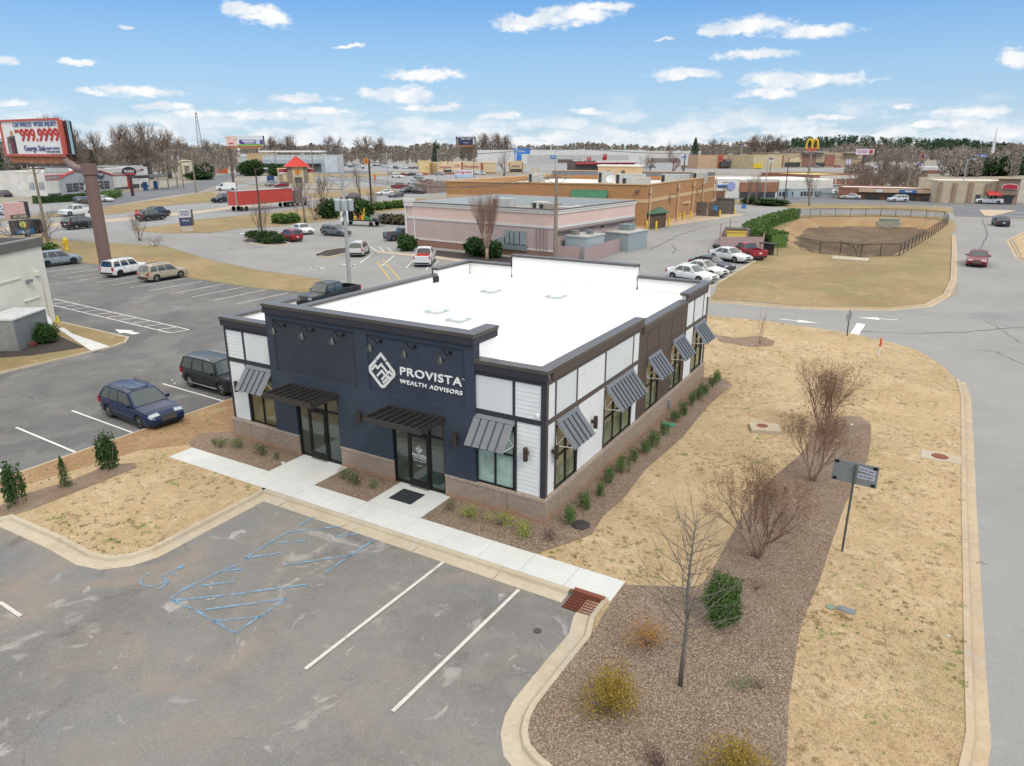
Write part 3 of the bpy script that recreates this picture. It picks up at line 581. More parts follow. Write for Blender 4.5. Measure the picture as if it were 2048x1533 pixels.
# siding ---------------------------------------------------------
def lap(mb, axis, u0, u1, z0, z1, f, out, m=0, ex=.165):
    k = max(1, round((z1-z0)/ex)); e = (z1-z0)/k
    for i in range(k):
        a, b = z0+i*e, z0+(i+1)*e; t0, t1 = out+.014, out+.002
        if axis == 'x': P = [(u0, f-t0, a), (u1, f-t0, a), (u1, f-t1, b), (u0, f-t1, b)]; Q = [(u0, f, a), (u1, f, a), (u1, f-t0, a), (u0, f-t0, a)]
        else: P = [(f+t0, u0, a), (f+t0, u1, a), (f+t1, u1, b), (f+t1, u0, b)]; Q = [(f, u0, a), (f, u1, a), (f+t0, u1, a), (f+t0, u0, a)]
        mb.poly(P, m); mb.poly(Q, m)
tn = MB(); tb = MB(); brn = MB()
for a, b, c, d in ((-15.82, -14.79, 3.88, 5.12), (-1.27, -.26, 3.88, 5.12), (-15.82, -14.79, 1.05, 3.7), (-1.2, -.26, 1.05, 3.7), (-14.79, -13.1, 3.55, 3.7), (-2.87, -1.27, 3.55, 3.7)):
    lapm = MB(); lap(lapm, 'x', a, b, c, d, .12, .0); lapm.build('lap_siding', m_side, B)
for a, b in ((-14.68, -13.08), (-2.87, -1.36)): MB().bx(a, b, .105, .119, 3.88, 5.12).build('siding_panel', m_sideS, B)
for a, b, c, d in ((.27, .8, 3.88, 5.12), (2.56, 5.05, 3.88, 5.12), (8.08, 8.75, 3.88, 5.12), (.27, .85, 1.05, 3.7), (2.68, 5.1, 1.05, 3.7), (8.15, 8.75, 1.05, 3.7), (.85, 2.68, 3.5, 3.7), (5.1, 8.15, 3.5, 3.7),
                   (15.55, 16.7, 3.88, 5.12), (18.5, 19.1, 3.88, 5.12), (15.55, 16.88, 1.05, 3.7), (18.83, 19.1, 1.05, 3.7), (16.88, 18.83, 3.5, 3.7)):
    lapm = MB(); lap(lapm, 'y', a, b, c, d, -.12, .0); lapm.build('lap_siding', m_side, B)
for a, b in ((.88, 2.48), (5.13, 8.0), (16.78, 18.42)): MB().bx(-.119, -.105, a, b, 3.88, 5.12).build('siding_panel', m_sideS, B)
# front trim, with the shade of this face put into a darker bluish colour
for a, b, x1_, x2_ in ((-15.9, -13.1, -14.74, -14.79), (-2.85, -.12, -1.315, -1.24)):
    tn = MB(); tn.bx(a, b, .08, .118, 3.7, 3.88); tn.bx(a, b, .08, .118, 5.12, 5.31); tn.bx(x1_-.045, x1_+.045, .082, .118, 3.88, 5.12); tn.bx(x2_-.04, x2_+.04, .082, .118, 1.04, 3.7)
    tn.bx(*((-15.9, -15.82) if a < -10 else (-.26, -.07)), .07, .118, 1.04, 5.12 if a < -10 else 5.3); tn.build('front_trim', m_trim_shade, B)
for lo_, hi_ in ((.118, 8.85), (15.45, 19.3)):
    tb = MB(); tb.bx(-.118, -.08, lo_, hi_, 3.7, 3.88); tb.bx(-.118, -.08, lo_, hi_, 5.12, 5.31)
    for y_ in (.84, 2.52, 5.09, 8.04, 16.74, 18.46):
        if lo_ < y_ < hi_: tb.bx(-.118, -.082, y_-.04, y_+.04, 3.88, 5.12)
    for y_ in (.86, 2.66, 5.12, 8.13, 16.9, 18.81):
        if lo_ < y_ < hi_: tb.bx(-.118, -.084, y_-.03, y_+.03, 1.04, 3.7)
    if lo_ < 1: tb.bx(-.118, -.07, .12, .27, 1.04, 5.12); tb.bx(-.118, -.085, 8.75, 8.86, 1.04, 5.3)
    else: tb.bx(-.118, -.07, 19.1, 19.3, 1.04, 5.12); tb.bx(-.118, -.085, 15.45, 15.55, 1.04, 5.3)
    tb.build('side_trim', m_trim_lit, B)
# bronze metal wall between
js = [8.86, 9.79, 11.3, 13.17, 14.71, 15.45]
wall_holes(brn, 'y', -.118, .022, 8.86, 15.45, 1.04, 5.04, WS)
brn.build('bronze_panel_wall', m_bronze, B)
mb = MB()
for y_ in js[1:-1]: mb.bx(-.095, -.089, y_-.012, y_+.012, 1.04 if y_ in (14.71,) else 3.46, 5.03)
mb.bx(-.095, -.088, 8.87, 15.44, 3.89, 3.91); mb.build('panel_joint', M('3B3430', .6, var=0), B)
# navy stucco tower
mb = MB()
H = [(-11.8, -9.42, 0, 3.02), (-6.66, -4.22, 0, 3.02)]
P1 = (-12.7, -8.27, 3.75, 5.96); P2 = (-7.67, -3.25, 3.75, 5.96)
wall_holes(mb, 'x', .0, .35, -13.1, -2.85, 1.036, 6.25, H+[P1, P2])
mb.bx(P1[0], P1[1], .06, .34, P1[2], P1[3], 1); mb.bx(P2[0], P2[1], .06, .34, P2[2], P2[3], 0)
mb.bx(-3.2, -2.85, .35, 1.45, 5.0, 6.25, 0); mb.bx(-13.1, -12.75, .35, 1.45, 5.0, 6.25, 0)
mb.build('stucco_front', [m_navy, m_navyd], B)
MB().bx(-2.86+.0, -2.845, .36, 1.45, 4.86, 6.24).bx(-12.74, -3.2, .35, .37, 4.86, 6.24).build('parapet_lining', m_memb, B)
# roof, parapets
mb = MB(); mb.bx(-15.7, -.3, .3, 19.1, 4.6, 4.85); mb.build('roof', m_memb, B)
def par(x0, x1, y0, y1, zt):
    pw.bx(x0, x1, y0, y1, 4.86, zt-.10)
pw = MB(); cp = MB(); fN = MB(); fB = MB()
def side_par(y0, y1, zt, x_in=-.40, xo=-.0, end0=False, end1=False):
    pw.bx(-.36, -.125, y0, y1, 4.86, zt-.13, 0); cp.bx(-.44, .02, y0-(.1 if end0 else 0), y1+(.1 if end1 else 0), zt-.13, zt)
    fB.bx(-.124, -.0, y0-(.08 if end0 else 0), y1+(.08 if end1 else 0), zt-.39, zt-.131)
def left_par(y0, y1, zt):
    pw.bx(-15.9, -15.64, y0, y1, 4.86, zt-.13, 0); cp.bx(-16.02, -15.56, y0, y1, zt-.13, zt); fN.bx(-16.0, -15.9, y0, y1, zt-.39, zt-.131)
side_par(.44, 8.9, 5.68, end1=True); side_par(9.0, 15.2, 5.36); side_par(15.3, 18.94, 5.68, end0=True)
left_par(.44, 2.2, 5.68); left_par(2.2, 15.4, 5.36); left_par(15.4, 18.94, 5.68)
for a, b in ((-16.02, -13.1), (-2.85, .02)):
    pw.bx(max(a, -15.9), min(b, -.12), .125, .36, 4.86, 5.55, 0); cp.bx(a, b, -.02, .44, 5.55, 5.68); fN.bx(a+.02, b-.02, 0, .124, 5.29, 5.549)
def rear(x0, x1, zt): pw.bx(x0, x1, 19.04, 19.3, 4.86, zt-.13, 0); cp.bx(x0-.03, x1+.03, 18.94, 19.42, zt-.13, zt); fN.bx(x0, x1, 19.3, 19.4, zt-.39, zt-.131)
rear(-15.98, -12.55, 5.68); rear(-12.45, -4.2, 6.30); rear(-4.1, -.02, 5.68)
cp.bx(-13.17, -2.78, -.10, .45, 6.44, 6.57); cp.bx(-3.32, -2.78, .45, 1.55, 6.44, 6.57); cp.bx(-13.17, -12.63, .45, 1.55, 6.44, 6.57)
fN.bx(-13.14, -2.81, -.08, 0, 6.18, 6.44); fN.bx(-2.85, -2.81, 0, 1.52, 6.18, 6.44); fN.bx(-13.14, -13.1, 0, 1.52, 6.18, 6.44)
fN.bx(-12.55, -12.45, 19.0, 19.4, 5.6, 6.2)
pw.build('parapet', m_memb, B); cp.build('parapet_coping', m_cap, B); fN.build('front_fascia', m_trim_shade, B); fB.build('side_fascia', m_trim_lit, B)
MB().bx(-3.2+.0, -2.9, .46, 1.44, 6.25, 6.44).bx(-13.05, -12.75, .46, 1.44, 6.25, 6.44).bx(-13.1, -2.85, 0, .35, 6.25, 6.44).build('parapet_block', m_memb, B)
# membrane seams on the roof
mb = MB()
for y_ in (3.4, 6.4, 9.4, 12.4, 15.4): mb.bx(-15.6, -.4, y_, y_+.09, 4.85, 4.856)
mb.build('membrane_seam', M('E4E4E0', .7, var=0, k=.9), B)
MB().bx(-15.7, -15.55, 15.0, 15.5, 4.86, 5.2).build('scupper', m_black, B)
for x_, y_ in ((-10.47, 13.32), (-6.68, 13.77), (-10.0, 7.62), (-8.08, 6.68)):
    v = MB().bx(x_-.42, x_+.42, y_-.42, y_+.42, 4.85, 5.12, 0).build('skylight', m_memb, B)
    MB().bx(x_-.46, x_+.46, y_-.46, y_+.46, 5.12, 5.17).build('frame', M('C2CACA', .4, .3, var=.1), v)
    MB().lathe([(.38, .0), (.37, .12), (.31, .27), (.18, .38), (.0, .42)], 16, 0, (x_, y_, 5.17)).build('dome', M('E8F0F2', .08, var=0, coat=.6, k=.95), v, True)
# windows ------------------------------------------------------------------
def window(axis, u0, u1, z0, z1, gl, nv=1, trans=2.72, f=.0):
    """black frame with mullions; axis x: face -Y, axis y: face +X"""
    w_ = .06; fr = MB(); g = MB()
    def bx(mb, a, b, c, d, p, q):
        if axis == 'x': mb.bx(a, b, f+p, f+q, c, d)
        else: mb.bx(f-q, f-p, a, b, c, d)
    bx(fr, u0, u1, z0, z0+w_, 0, .09); bx(fr, u0, u1, z1-w_, z1, 0, .09); bx(fr, u0, u0+w_, z0+w_, z1-w_, 0, .09); bx(fr, u1-w_, u1, z0+w_, z1-w_, 0, .09)
    cols = [u0+w_+(u1-u0-2*w_)*i/(nv+1) for i in range(1, nv+1)]
    for c in cols: bx(fr, c-w_*.5, c+w_*.5, z0+w_, z1-w_, .005, .085)
    if trans: 
        e = [u0+w_]+cols+[u1-w_]
        for i in range(len(e)-1): bx(fr, e[i]+(w_*.5 if i else 0), e[i+1]-(w_*.5 if i < len(e)-2 else 0), trans-.03, trans+.03, .01, .08)
    bx(g, u0+w_, u1-w_, z0+w_, z1-w_, .055, .075)
    o = g.build('window', gl, B); fr.build('frame', m_frame, o); return o
window('x', -14.75, -13.16, 1.04, 3.45, m_gl4, 1, 2.6, f=.10); window('x', -2.89, -1.3, 1.04, 3.45, m_gl2, 1, 2.35, f=.10)
for (a, b, c, d), nv in zip(WS, (1, 2, 1, 1, 1)): window('y', a, b, c+.01, d, m_gl3, nv, 2.25, f=-.10)
# entrances -----------------------------------------------------------------
def entrance(x0, x1, dx0, dx1, lab, code):
    zt = 3.0; z0 = .14; fr = MB(); w_ = .055; y0, y1 = .06, .16
    for x_ in (x0, dx0-w_/2, dx1-w_/2, x1-w_): fr.bx(x_, x_+w_, y0, y1, z0, zt)
    fr.bx(x0, x1, y0+.01, y1-.01, z0, z0+.1); fr.bx(x0, x1, y0+.01, y1-.01, zt-.06, zt); fr.bx(x0, x1, y0+.012, y1-.012, 2.32, 2.39)
    g = MB(); g.bx(x0+.02, x1-.02, .12, .13, z0, zt-.02); gl = g.build('storefront_glass', m_gl, B); fr.build('storefront_frame', m_frame, B)
    d = MB(); a, b = dx0+w_/2+.01, dx1-w_/2-.01
    d.bx(a, a+.1, .045, .1, z0+.02, 2.31); d.bx(b-.1, b, .045, .1, z0+.02, 2.31); d.bx(a+.1, b-.1, .045, .1, z0+.02, z0+.28); d.bx(a+.1, b-.1, .045, .1, 2.2, 2.31)
    o = d.build('door', m_frame, B); hx_ = b-.06 if lab == '115A' else a+.06
    MB().tube([(hx_, .04, 1.0), (hx_, -.02, 1.02), (hx_, -.02, 1.38), (hx_, .04, 1.4)], .014, 6).build('handle', m_black, o)
    MB().bx(a+.1, b-.1, .075, .085, z0+.28, 2.2).build('door_glass', m_gl, o)
    MB().bx(a, b, -.06, .04, z0-.0+.001, z0+.012).build('threshold', M('B8B8B4', .4, .6, var=.05), B)
    text(code, .2, m_white, B, ((dx0+dx1)/2+.15, .052, 2.66), ext=.003, off=.004, name='unit_number')
    return a, b
entrance(-11.78, -9.44, -11.18, -10.2, '115A', '115A')
a, b = entrance(-6.66, -4.24, -5.95, -4.96, '', '115B'); c = (a+b)/2
# room hints right behind the glass
def logo(cx, cz, s_, y, mat, th, parent, name='logo'):
    """diamond mark with stepped mountain lines"""
    mb = MB()
    def seg(pts, w_=th):
        for i in range(len(pts)-1):
            yo = len(mb.f)*.00012
            p, q = Vector(pts[i]), Vector(pts[i+1]); t = (q-p).normalized(); nn = Vector((-t.y, t.x))*w_/2; p2, q2 = p-t*w_*.42, q+t*w_*.42
            V = [p2-nn, q2-nn, q2+nn, p2+nn]; V = [(cx+v.x*s_, cz+v.y*s_) for v in V]; bb = len(mb.v)
            mb.v += [(v[0], y-yo, v[1]) for v in V]+[(v[0], y+.02-yo, v[1]) for v in V]
            for f in ((0, 1, 2, 3), (7, 6, 5, 4), (0, 4, 5, 1), (1, 5, 6, 2), (2, 6, 7, 3), (3, 7, 4, 0)): mb.f.append(tuple(bb+i_ for i_ in f)); mb.m.append(0)
    w2 = .17
    seg([(-.28, .72), (0, 1.), (.28, .72)], w2)
    seg([(-.42, .56), (-.85, .13), (-.9, 0), (-.85, -.13), (-.13, -.85), (0, -.9), (.13, -.85), (.85, -.13), (.9, 0), (.85, .13), (.42, .56)], w2)
    seg([(-.72, 0), (-.42, .28), (-.28, .14), (0, .42), (.46, -.04), (.58, .08), (.82, -.16)], .13)
    seg([(-.3, -.28), (.02, .04), (.16, -.1)], .13); seg([(0, -.46), (.3, -.16), (.44, -.3), (.5, -.24), (.62, -.38)], .13) ; seg([(-.42, .28), (-.6, .1)], .13); seg([(.1, -.62), (.34, -.4)], .13)
    return mb.build(name, mat, parent)
logo(-7.04, 4.58, .67, .035, m_white, .1, B)
m_let = M('F2F2F2', .5, var=0, k=.95)
text('PROVISTA', .43, m_let, B, (-4.79, .045, 4.725), ext=.02, off=.006, fit=2.76, spacing=1.1)
text('WEALTH ADVISORS', .215, m_let, B, (-4.78, .045, 4.33), ext=.02, off=.003, fit=2.8, spacing=1.15)
text('TM', .08, m_let, B, (-3.33, .045, 4.86), ext=.01)
logo(c, 1.72, .15, .06, m_white, .02, B)
text('PROVISTA', .15, m_white, B, (c, .068, 1.46), ext=.003, off=.003); text('WEALTH ADVISORS', .07, m_white, B, (c, .068, 1.36), ext=.003)
text('Schedule a visit (864) 248', .055, m_white, B, (c, .068, 1.24), ext=.002); text('provista.com', .05, m_white, B, (c, .068, 1.05), ext=.002)
# flat metal canopies over the doors
def canopy(x0, x1):
    z1, z0 = 3.33, 3.13; y0 = -1.5; fr = MB()
    fr.bx(x0, x1, y0, y0+.05, z0, z1); fr.bx(x0, x0+.05, y0+.05, -.002, z0, z1); fr.bx(x1-.05, x1, y0+.05, -.002, z0, z1); fr.bx(x0+.05, x1-.05, -.05, -.002, z0, z1)
    o = fr.build('entrance_canopy', m_canopy, B); pn = MB(); pn.bx(x0+.05, x1-.05, y0+.05, -.05, z0+.03, z0+.045); pn.build('deck', M('33363A', .4, .4, var=.12), o); rb = MB()
    k = 7
    for i in range(1, k+1): x_ = x0+(x1-x0)*i/(k+1); rb.bx(x_-.035, x_+.035, y0+.05, -.05, z0+.046, z0+.15)
    rb.build('ribs', m_canopy, o)
canopy(-11.95, -9.3); canopy(-6.72, -4.12)
# standing-seam window awnings
def awning(axis, u0, u1, nr):
    z1, z0, pr = 3.63, 2.72, .74; L = hypot(z1-z0, pr)
    def P(u, d, off=0):          # d: 0 at wall .. 1 at lip ; off: normal offset
        y = d*pr+off*(z1-z0)/L; z = z1-d*(z1-z0)+off*pr/L
        return (u, .1-y, z) if axis == 'x' else (-.1+y, u, z)
    def slabp(mb, a, b, d0, d1, t0, t1):
        vs = [P(a, d0, t0), P(b, d0, t0), P(b, d1, t0), P(a, d1, t0), P(a, d0, t1), P(b, d0, t1), P(b, d1, t1), P(a, d1, t1)]; q = len(mb.v); mb.v += vs
        for f in ((3, 2, 1, 0), (4, 5, 6, 7), (0, 1, 5, 4), (1, 2, 6, 5), (2, 3, 7, 6), (3, 0, 4, 7)): mb.f.append(tuple(q+i for i in f)); mb.m.append(0)
    s_ = MB(); slabp(s_, u0, u1, 0.0, 1, 0, .025); slabp(s_, u0, u1, -.02, .10, .026, .05); o = s_.build('awning', m_slate, B)
    rb = MB()
    for i in range(1, nr+1): u = u0+(u1-u0)*i/(nr+1); slabp(rb, u-.014, u+.014, .10, 1, .026, .062)
    rb.build('seams', M('4E5058', .5, .3, var=0), o)
    for u in (u0+.02, u1-.02):
        br = MB()
        br.tube([P(u, 1, -.02), P(u, 0, -.03)], .014, 5)
        lo = (u, .1-.01, 2.72) if axis == 'x' else (-.1+.01, u, 2.72)
        br.tube([P(u, .92, -.03), lo], .013, 5); br.tube([P(u, .5, -.03), lo], .011, 5); br.tube([P(u, 0, -.03), lo], .011, 5)
        br.build('bracket', m_white, o)
awning('x', -14.72, -13.15, 4); awning('x', -2.9, -1.32, 4)
for (a, b, *_), nr in zip(WS, (4, 8, 4, 4, 4)): awning('y', a, b, nr)
# up/down wall lights and gooseneck lamps
for axis, u in (('x', -.76), ('x', -3.62), ('x', -8.15), ('x', -15.36), ('y', .62), ('y', 3.93)):
    f = (.1 if u in (-.76, -15.36) else 0) if axis == 'x' else -.1
    cx_, cy_ = (u, f-.17) if axis == 'x' else (f+.17, u)
    o = MB().cyl(cx_, cy_, 2.38, 2.86, .085, 14).build('wall_light', m_lbr, B, True)
    mb = MB(); (mb.bx(u-.04, u+.04, f-.1, f, 2.56, 2.68) if axis == 'x' else mb.bx(f, f+.1, u-.04, u+.04, 2.56, 2.68)); mb.build('mount', m_lbr, o)
for x_ in (-12.02, -10.45, -8.87, -7.0, -5.43, -3.86):
    f = .06
    o = MB().tube([(x_, f, 5.76), (x_, f-.1, 5.75), (x_, f-.22, 5.72), (x_, f-.34, 5.82), (x_, f-.44, 5.98), (x_, f-.56, 6.0), (x_, f-.63, 5.92), (x_, f-.64, 5.8)], .017, 8).build('gooseneck_lamp', m_black, B, True)
    MB().tube([(x_, f, 5.76), (x_, f-.03, 5.76)], .07, 12).build('base_plate', m_black, o)
    MB().lathe([(.03, .02), (.05, -.05), (.09, -.1), (.15, -.26), (.155, -.27), (.14, -.26), (.08, -.1), (.0, -.08)], 14, 0, (x_, f-.64, 5.82)).build('lamp_shade', M('3E4240', .3, .5, var=0), o, True)
MB().bx(.0, .12, 13.0, 13.28, .35, .75).build('meter_box', M('A2A6A8', .5, .3, var=.1), B)
MB().tube([(.06, 13.14, .35), (.06, 13.14, .1)], .02, 6).build('conduit', M('A2A6A8', .5, .3), B)
o = MB().lathe([(.07, 0), (.07, .1), (.03, .14), (0, .15)], 10, 0, (-.35, .03, 4.02)).build('security_camera', m_white, B)
# ---- small things in front of the office
tag(MB().bx(-5.95, -4.92, -1.25, -.35, .137, .15).build('door_mat', M('2A3136', .95, var=.25, vs=30, bump=.6, bs=80)), 'dark rubber mat lying before the right-hand glass door', 'door mat')
o = MB().lathe([(0, .22), (.3, .21), (.42, .17), (.44, .12), (.40, .1), (.40, .02), (.46, .0)], 26, 0, (0, 0, 0)).build('tank_lid', M('3C3636', .7, var=.15, vs=8), None, True, (*at2(1162, 1052, .12), .1)); o.scale = (.72, .72, .5); tag(o, 'round dark plastic lid in the mulch by the brick corner', 'manhole lid')
p = at2(1338, 852, .12); o = MB().bx(-.25, .25, -.18, .18, 0, .1).build('valve_box', M('4F9A7C', .6, var=.1), None, loc=(p[0], p[1], .12)); tag(o, 'green utility box lid in the mulch strip along the brick wall', 'utility box')
# ================================================================ VEHICLES
m_tyre = M('252525', .85, var=.1); m_rim = M('B9BCC0', .3, .8, var=0, k=.9); m_rimd = M('3A3A3C', .4, .6, var=0); m_cg = glass_mat('car_glass', '34413F', .03); m_cgd = glass_mat('tinted_car_glass', '171B1D', .03)
m_hl = M('BCC4C8', .12, .3, var=0, coat=.5, k=.85); m_tl = M('B32A2A', .2, var=0, coat=.6); m_plast = M('2C2D2F', .6, var=.05); m_plate = M('DDE3E6', .5, var=0); m_chrome = M('C8CCD0', .15, .95, var=0, k=.95); m_amber = M('E07A28', .25, var=0)
def paint(col): return M(col, .34, .1, var=0, coat=.22, k=.8, spec=.4)
_cache = {}
KIND = {  # L, W, H, wheelbase, wheel r, hood pts [(x,z)...] normalized, greenhouse xs
 'sedan': dict(L=4.75, W=1.82, H=1.45, wb=2.75, r=.33, top=[(-.5, .86), (-.47, .98), (-.34, 1.0), (-.2, .97), (.16, .92), (.2, .93), (.42, .78), (.48, .68), (.5, .58)], g=(.175, .045, -.215, -.37), div=[(.06, .47), (.50, .82)], gh=.93),
 'coupe': dict(L=4.5, W=1.79, H=1.43, wb=2.65, r=.32, top=[(-.5, .84), (-.47, .96), (-.36, .98), (-.2, .95), (.16, .9), (.2, .91), (.42, .76), (.48, .66), (.5, .56)], g=(.18, .04, -.2, -.38), div=[(.06, .47), (.50, .84)], gh=.93),
 'suv': dict(L=4.65, W=1.85, H=1.68, wb=2.68, r=.36, top=[(-.5, .8), (-.49, 1.02), (-.44, 1.06), (-.2, 1.04), (.2, 1.0), (.25, 1.03), (.40, .97), (.45, .91), (.485, .82), (.5, .66)], g=(.225, .10, -.40, -.475), div=[(.05, .36), (.39, .66), (.70, .93)], gh=.95, rails=1),
 'boxsuv': dict(L=4.45, W=1.82, H=1.72, wb=2.66, r=.36, top=[(-.5, .8), (-.495, 1.06), (-.45, 1.1), (-.2, 1.08), (.22, 1.05), (.26, 1.06), (.46, 1.0), (.49, .95), (.5, .66)], g=(.235, .15, -.445, -.48), div=[(.05, .34), (.38, .65), (.70, .94)], gh=.95, rails=1),
 'wagon': dict(L=4.78, W=1.84, H=1.62, wb=2.74, r=.345, top=[(-.5, .78), (-.49, .98), (-.45, 1.03), (-.2, 1.0), (.18, .96), (.22, 1.0), (.38, .93), (.44, .85), (.48, .74), (.5, .62)], g=(.205, .055, -.385, -.47), div=[(.06, .40), (.43, .68), (.71, .92)], gh=.94, rails=1),
 'pickup': dict(L=5.9, W=2.0, H=1.92, wb=3.75, r=.42, top=[(-.5, 1.2), (-.49, 1.25), (-.16, 1.25), (-.155, 1.22), (.2, 1.18), (.235, 1.2), (.46, 1.13), (.485, 1.05), (.5, .8)], g=(.22, .13, -.115, -.15), div=[(.06, .48), (.53, .93)], gh=.94, bed=(-.485, -.16)),
 'smallpickup': dict(L=5.2, W=1.85, H=1.7, wb=3.2, r=.37, top=[(-.5, 1.05), (-.49, 1.1), (-.1, 1.1), (-.095, 1.08), (.2, 1.02), (.235, 1.04), (.45, .96), (.485, .88), (.5, .7)], g=(.23, .13, -.07, -.095), div=[(.06, .58), (.64, .93)], gh=.94, bed=(-.485, -.10)),
 'van': dict(L=5.6, W=2.0, H=2.1, wb=3.4, r=.37, top=[(-.5, .9), (-.495, 1.2), (-.2, 1.2), (.25, 1.15), (.34, 1.18), (.47, 1.0), (.49, .9), (.5, .7)], g=(.33, .23, -.47, -.49), div=[(.04, .2)], gh=.97),
}
def interp(P, x):
    for (a, b), (c, d) in zip(P, P[1:]):
        if x <= c: return b+(d-b)*max(0, (x-a))/max(1e-6, c-a)
    return P[-1][1]
def body_mesh(k, fine):
    key = ('b', k, fine)
    if key in _cache: return _cache[key]
    K = KIND[k]; L, W, H, wb, r = K['L'], K['W'], K['H'], K['wb'], K['r']; st = .09 if fine else .3
    xs = {round(-L/2+i*st, 3) for i in range(int(L/st)+1)} | {round(p[0]*L, 3) for p in K['top']}
    ra = r*1.14
    off = -.01*L
    XW = (off-wb/2, off+wb/2)
    for xw in XW:
        for j in range(9 if fine else 5): xs.add(round(xw+ra*cos(pi*j/(8 if fine else 4)), 3))
        xs |= {round(xw-ra-.005, 3), round(xw+ra+.005, 3)}
    bed = K.get('bed')
    if bed: xs |= {round(bed[0]*L, 3), round(bed[0]*L-.004, 3), round(bed[1]*L, 3), round(bed[1]*L+.004, 3)}
    xs = sorted(x for x in xs if -L/2 <= x <= L/2); mb = MB(); rows = []
    for x in xs:
        t = x/L; zt = interp(K['top'], t); e = max(0, abs(t)-.35)/.15; w_ = W/2*(1-(.20 if not bed else .12)*e**2.6); z0 = .24+.1*max(0, e-.4)
        zb = z0
        for xw in XW:
            if abs(x-xw) < ra: zb = max(zb, r+sqrt(max(0, ra*ra-(x-xw)**2))*.98)
        cr = .05 if abs(t) < .47 else .02
        inb = bed and bed[0]*L-.002 < x < bed[1]*L+.002
        zs = zt-cr
        if inb: sec = [(w_*.97, zb), (w_, max(zb, zb+.05)), (w_, max(zb, .62)), (w_*.99, max(zb, zt-.12)), (w_*.96, zt), (w_*.84, zt), (w_*.835, zt-.5), (0, zt-.5)]
        else: sec = [(w_*.95, zb), (w_, max(zb, zb+.06)), (w_*1.005, max(zb, .62)), (w_*.98, max(zb, zs-.1)), (w_*.93, max(zb, zs-.01)), (w_*.84, max(zb, zs+cr*.3)), (w_*.45, max(zb, zs+cr*.85)), (0, max(zb, zt))]
        row = [(x, -y, z) for y, z in sec]+[(x, y, z) for y, z in sec[-2::-1]]; rows.append(len(mb.v)); mb.v += row
    q = 15
    for a, b in zip(rows, rows[1:]):
        for j in range(q-1): mb.f.append((a+j, b+j, b+j+1, a+j+1)[::1]); mb.m.append(0)
    mb.f.append(tuple(rows[0]+j for j in range(q))); mb.m.append(0); mb.f.append(tuple(rows[-1]+q-1-j for j in range(q))); mb.m.append(0)
    # greenhouse shell
    g = K['g']; xwb, xrf, xrr, xrb = (v*L for v in g); zf, zr = interp(K['top'], g[0])-.03, interp(K['top'], g[3])-.03; w0 = W/2*K['gh']; w1 = W/2*(.74 if k != 'van' else .88)
    def S(s_, t, sd):             # side surface: s 0 front..1 rear, t 0 belt..1 roof edge
        xb = xwb+(xrb-xwb)*s_; xt = xrf+(xrr-xrf)*s_; zb = zf+(zr-zf)*s_; zt = H-.07-.035*abs(2*s_-.9)**2
        bulge = .02*sin(pi*t)
        return (xb+(xt-xb)*t, sd*(w0+(w1-w0)*t+bulge), zb+(zt-zb)*t)
    n_ = 10 if fine else 4
    for sd in (-1, 1):
        for i in range(n_):
            for j in range(3 if fine else 1):
                m_ = 3 if fine else 1; f = [S(i/n_, j/m_, sd), S((i+1)/n_, j/m_, sd), S((i+1)/n_, (j+1)/m_, sd), S(i/n_, (j+1)/m_, sd)]
                mb.poly(f if sd > 0 else f[::-1], 0)
    for i in range(n_):
        a, b = i/n_, (i+1)/n_
        def rr(s_, u): p = S(s_, 1, 1); c = 1-u*u; return (p[0], p[1]*u, p[2]+(.07*c))
        us = (-1, -.82, -.4, 0, .4, .82, 1)
        for u, v in zip(us, us[1:]): mb.poly([rr(a, u), rr(b, u), rr(b, v), rr(a, v)], 0)
    def FR(s_, u, t):
        p = S(s_, t, 1); c = 1-u*u; dx = .05*c*(1 if s_ == 0 else -1); return (p[0]+dx*(1-.4*t), p[1]*u, p[2]+.07*c*t)
    us = (-1, -.6, 0, .6, 1)
    for s_ in (0, 1):
        for u, v in zip(us, us[1:]):
            f = [FR(s_, u, 0), FR(s_, v, 0), FR(s_, v, 1), FR(s_, u, 1)]; mb.poly(f if s_ == 0 else f[::-1], 0)
    body = mb
    # glass
    def off_(p, sd, d=.006): return (p[0], p[1]+sd*d, p[2]+.002)
    sg = []
    for sd in (-1, 1):
        for a, b in K['div']:
            m2 = MB(); mm = 4 if fine else 1
            for i in range(mm):
                for j in range(2 if fine else 1):
                    q_ = 2 if fine else 1; s0, s1 = a+(b-a)*i/mm, a+(b-a)*(i+1)/mm; t0, t1 = .05+.85*j/q_, .05+.85*(j+1)/q_
                    f = [off_(S(s0, t0, sd), sd), off_(S(s1, t0, sd), sd), off_(S(s1, t1, sd), sd), off_(S(s0, t1, sd), sd)]; m2.poly(f if sd > 0 else f[::-1], 0)
            sg.append(m2)
    wsg = []
    for s_ in (0, 1):
        m2 = MB(); us = (-.9, -.5, 0, .5, .9); d = .012 if s_ == 0 else -.012
        for u, v in zip(us, us[1:]):
            f = [FR(s_, u, .06), FR(s_, v, .06), FR(s_, v, .93), FR(s_, u, .93)]; f = [(p[0]+d, p[1], p[2]+.006) for p in f]; m2.poly(f if s_ == 0 else f[::-1], 0)
        wsg.append(m2)
    _cache[key] = (body, sg, wsg, XW, S, xs); return _cache[key]
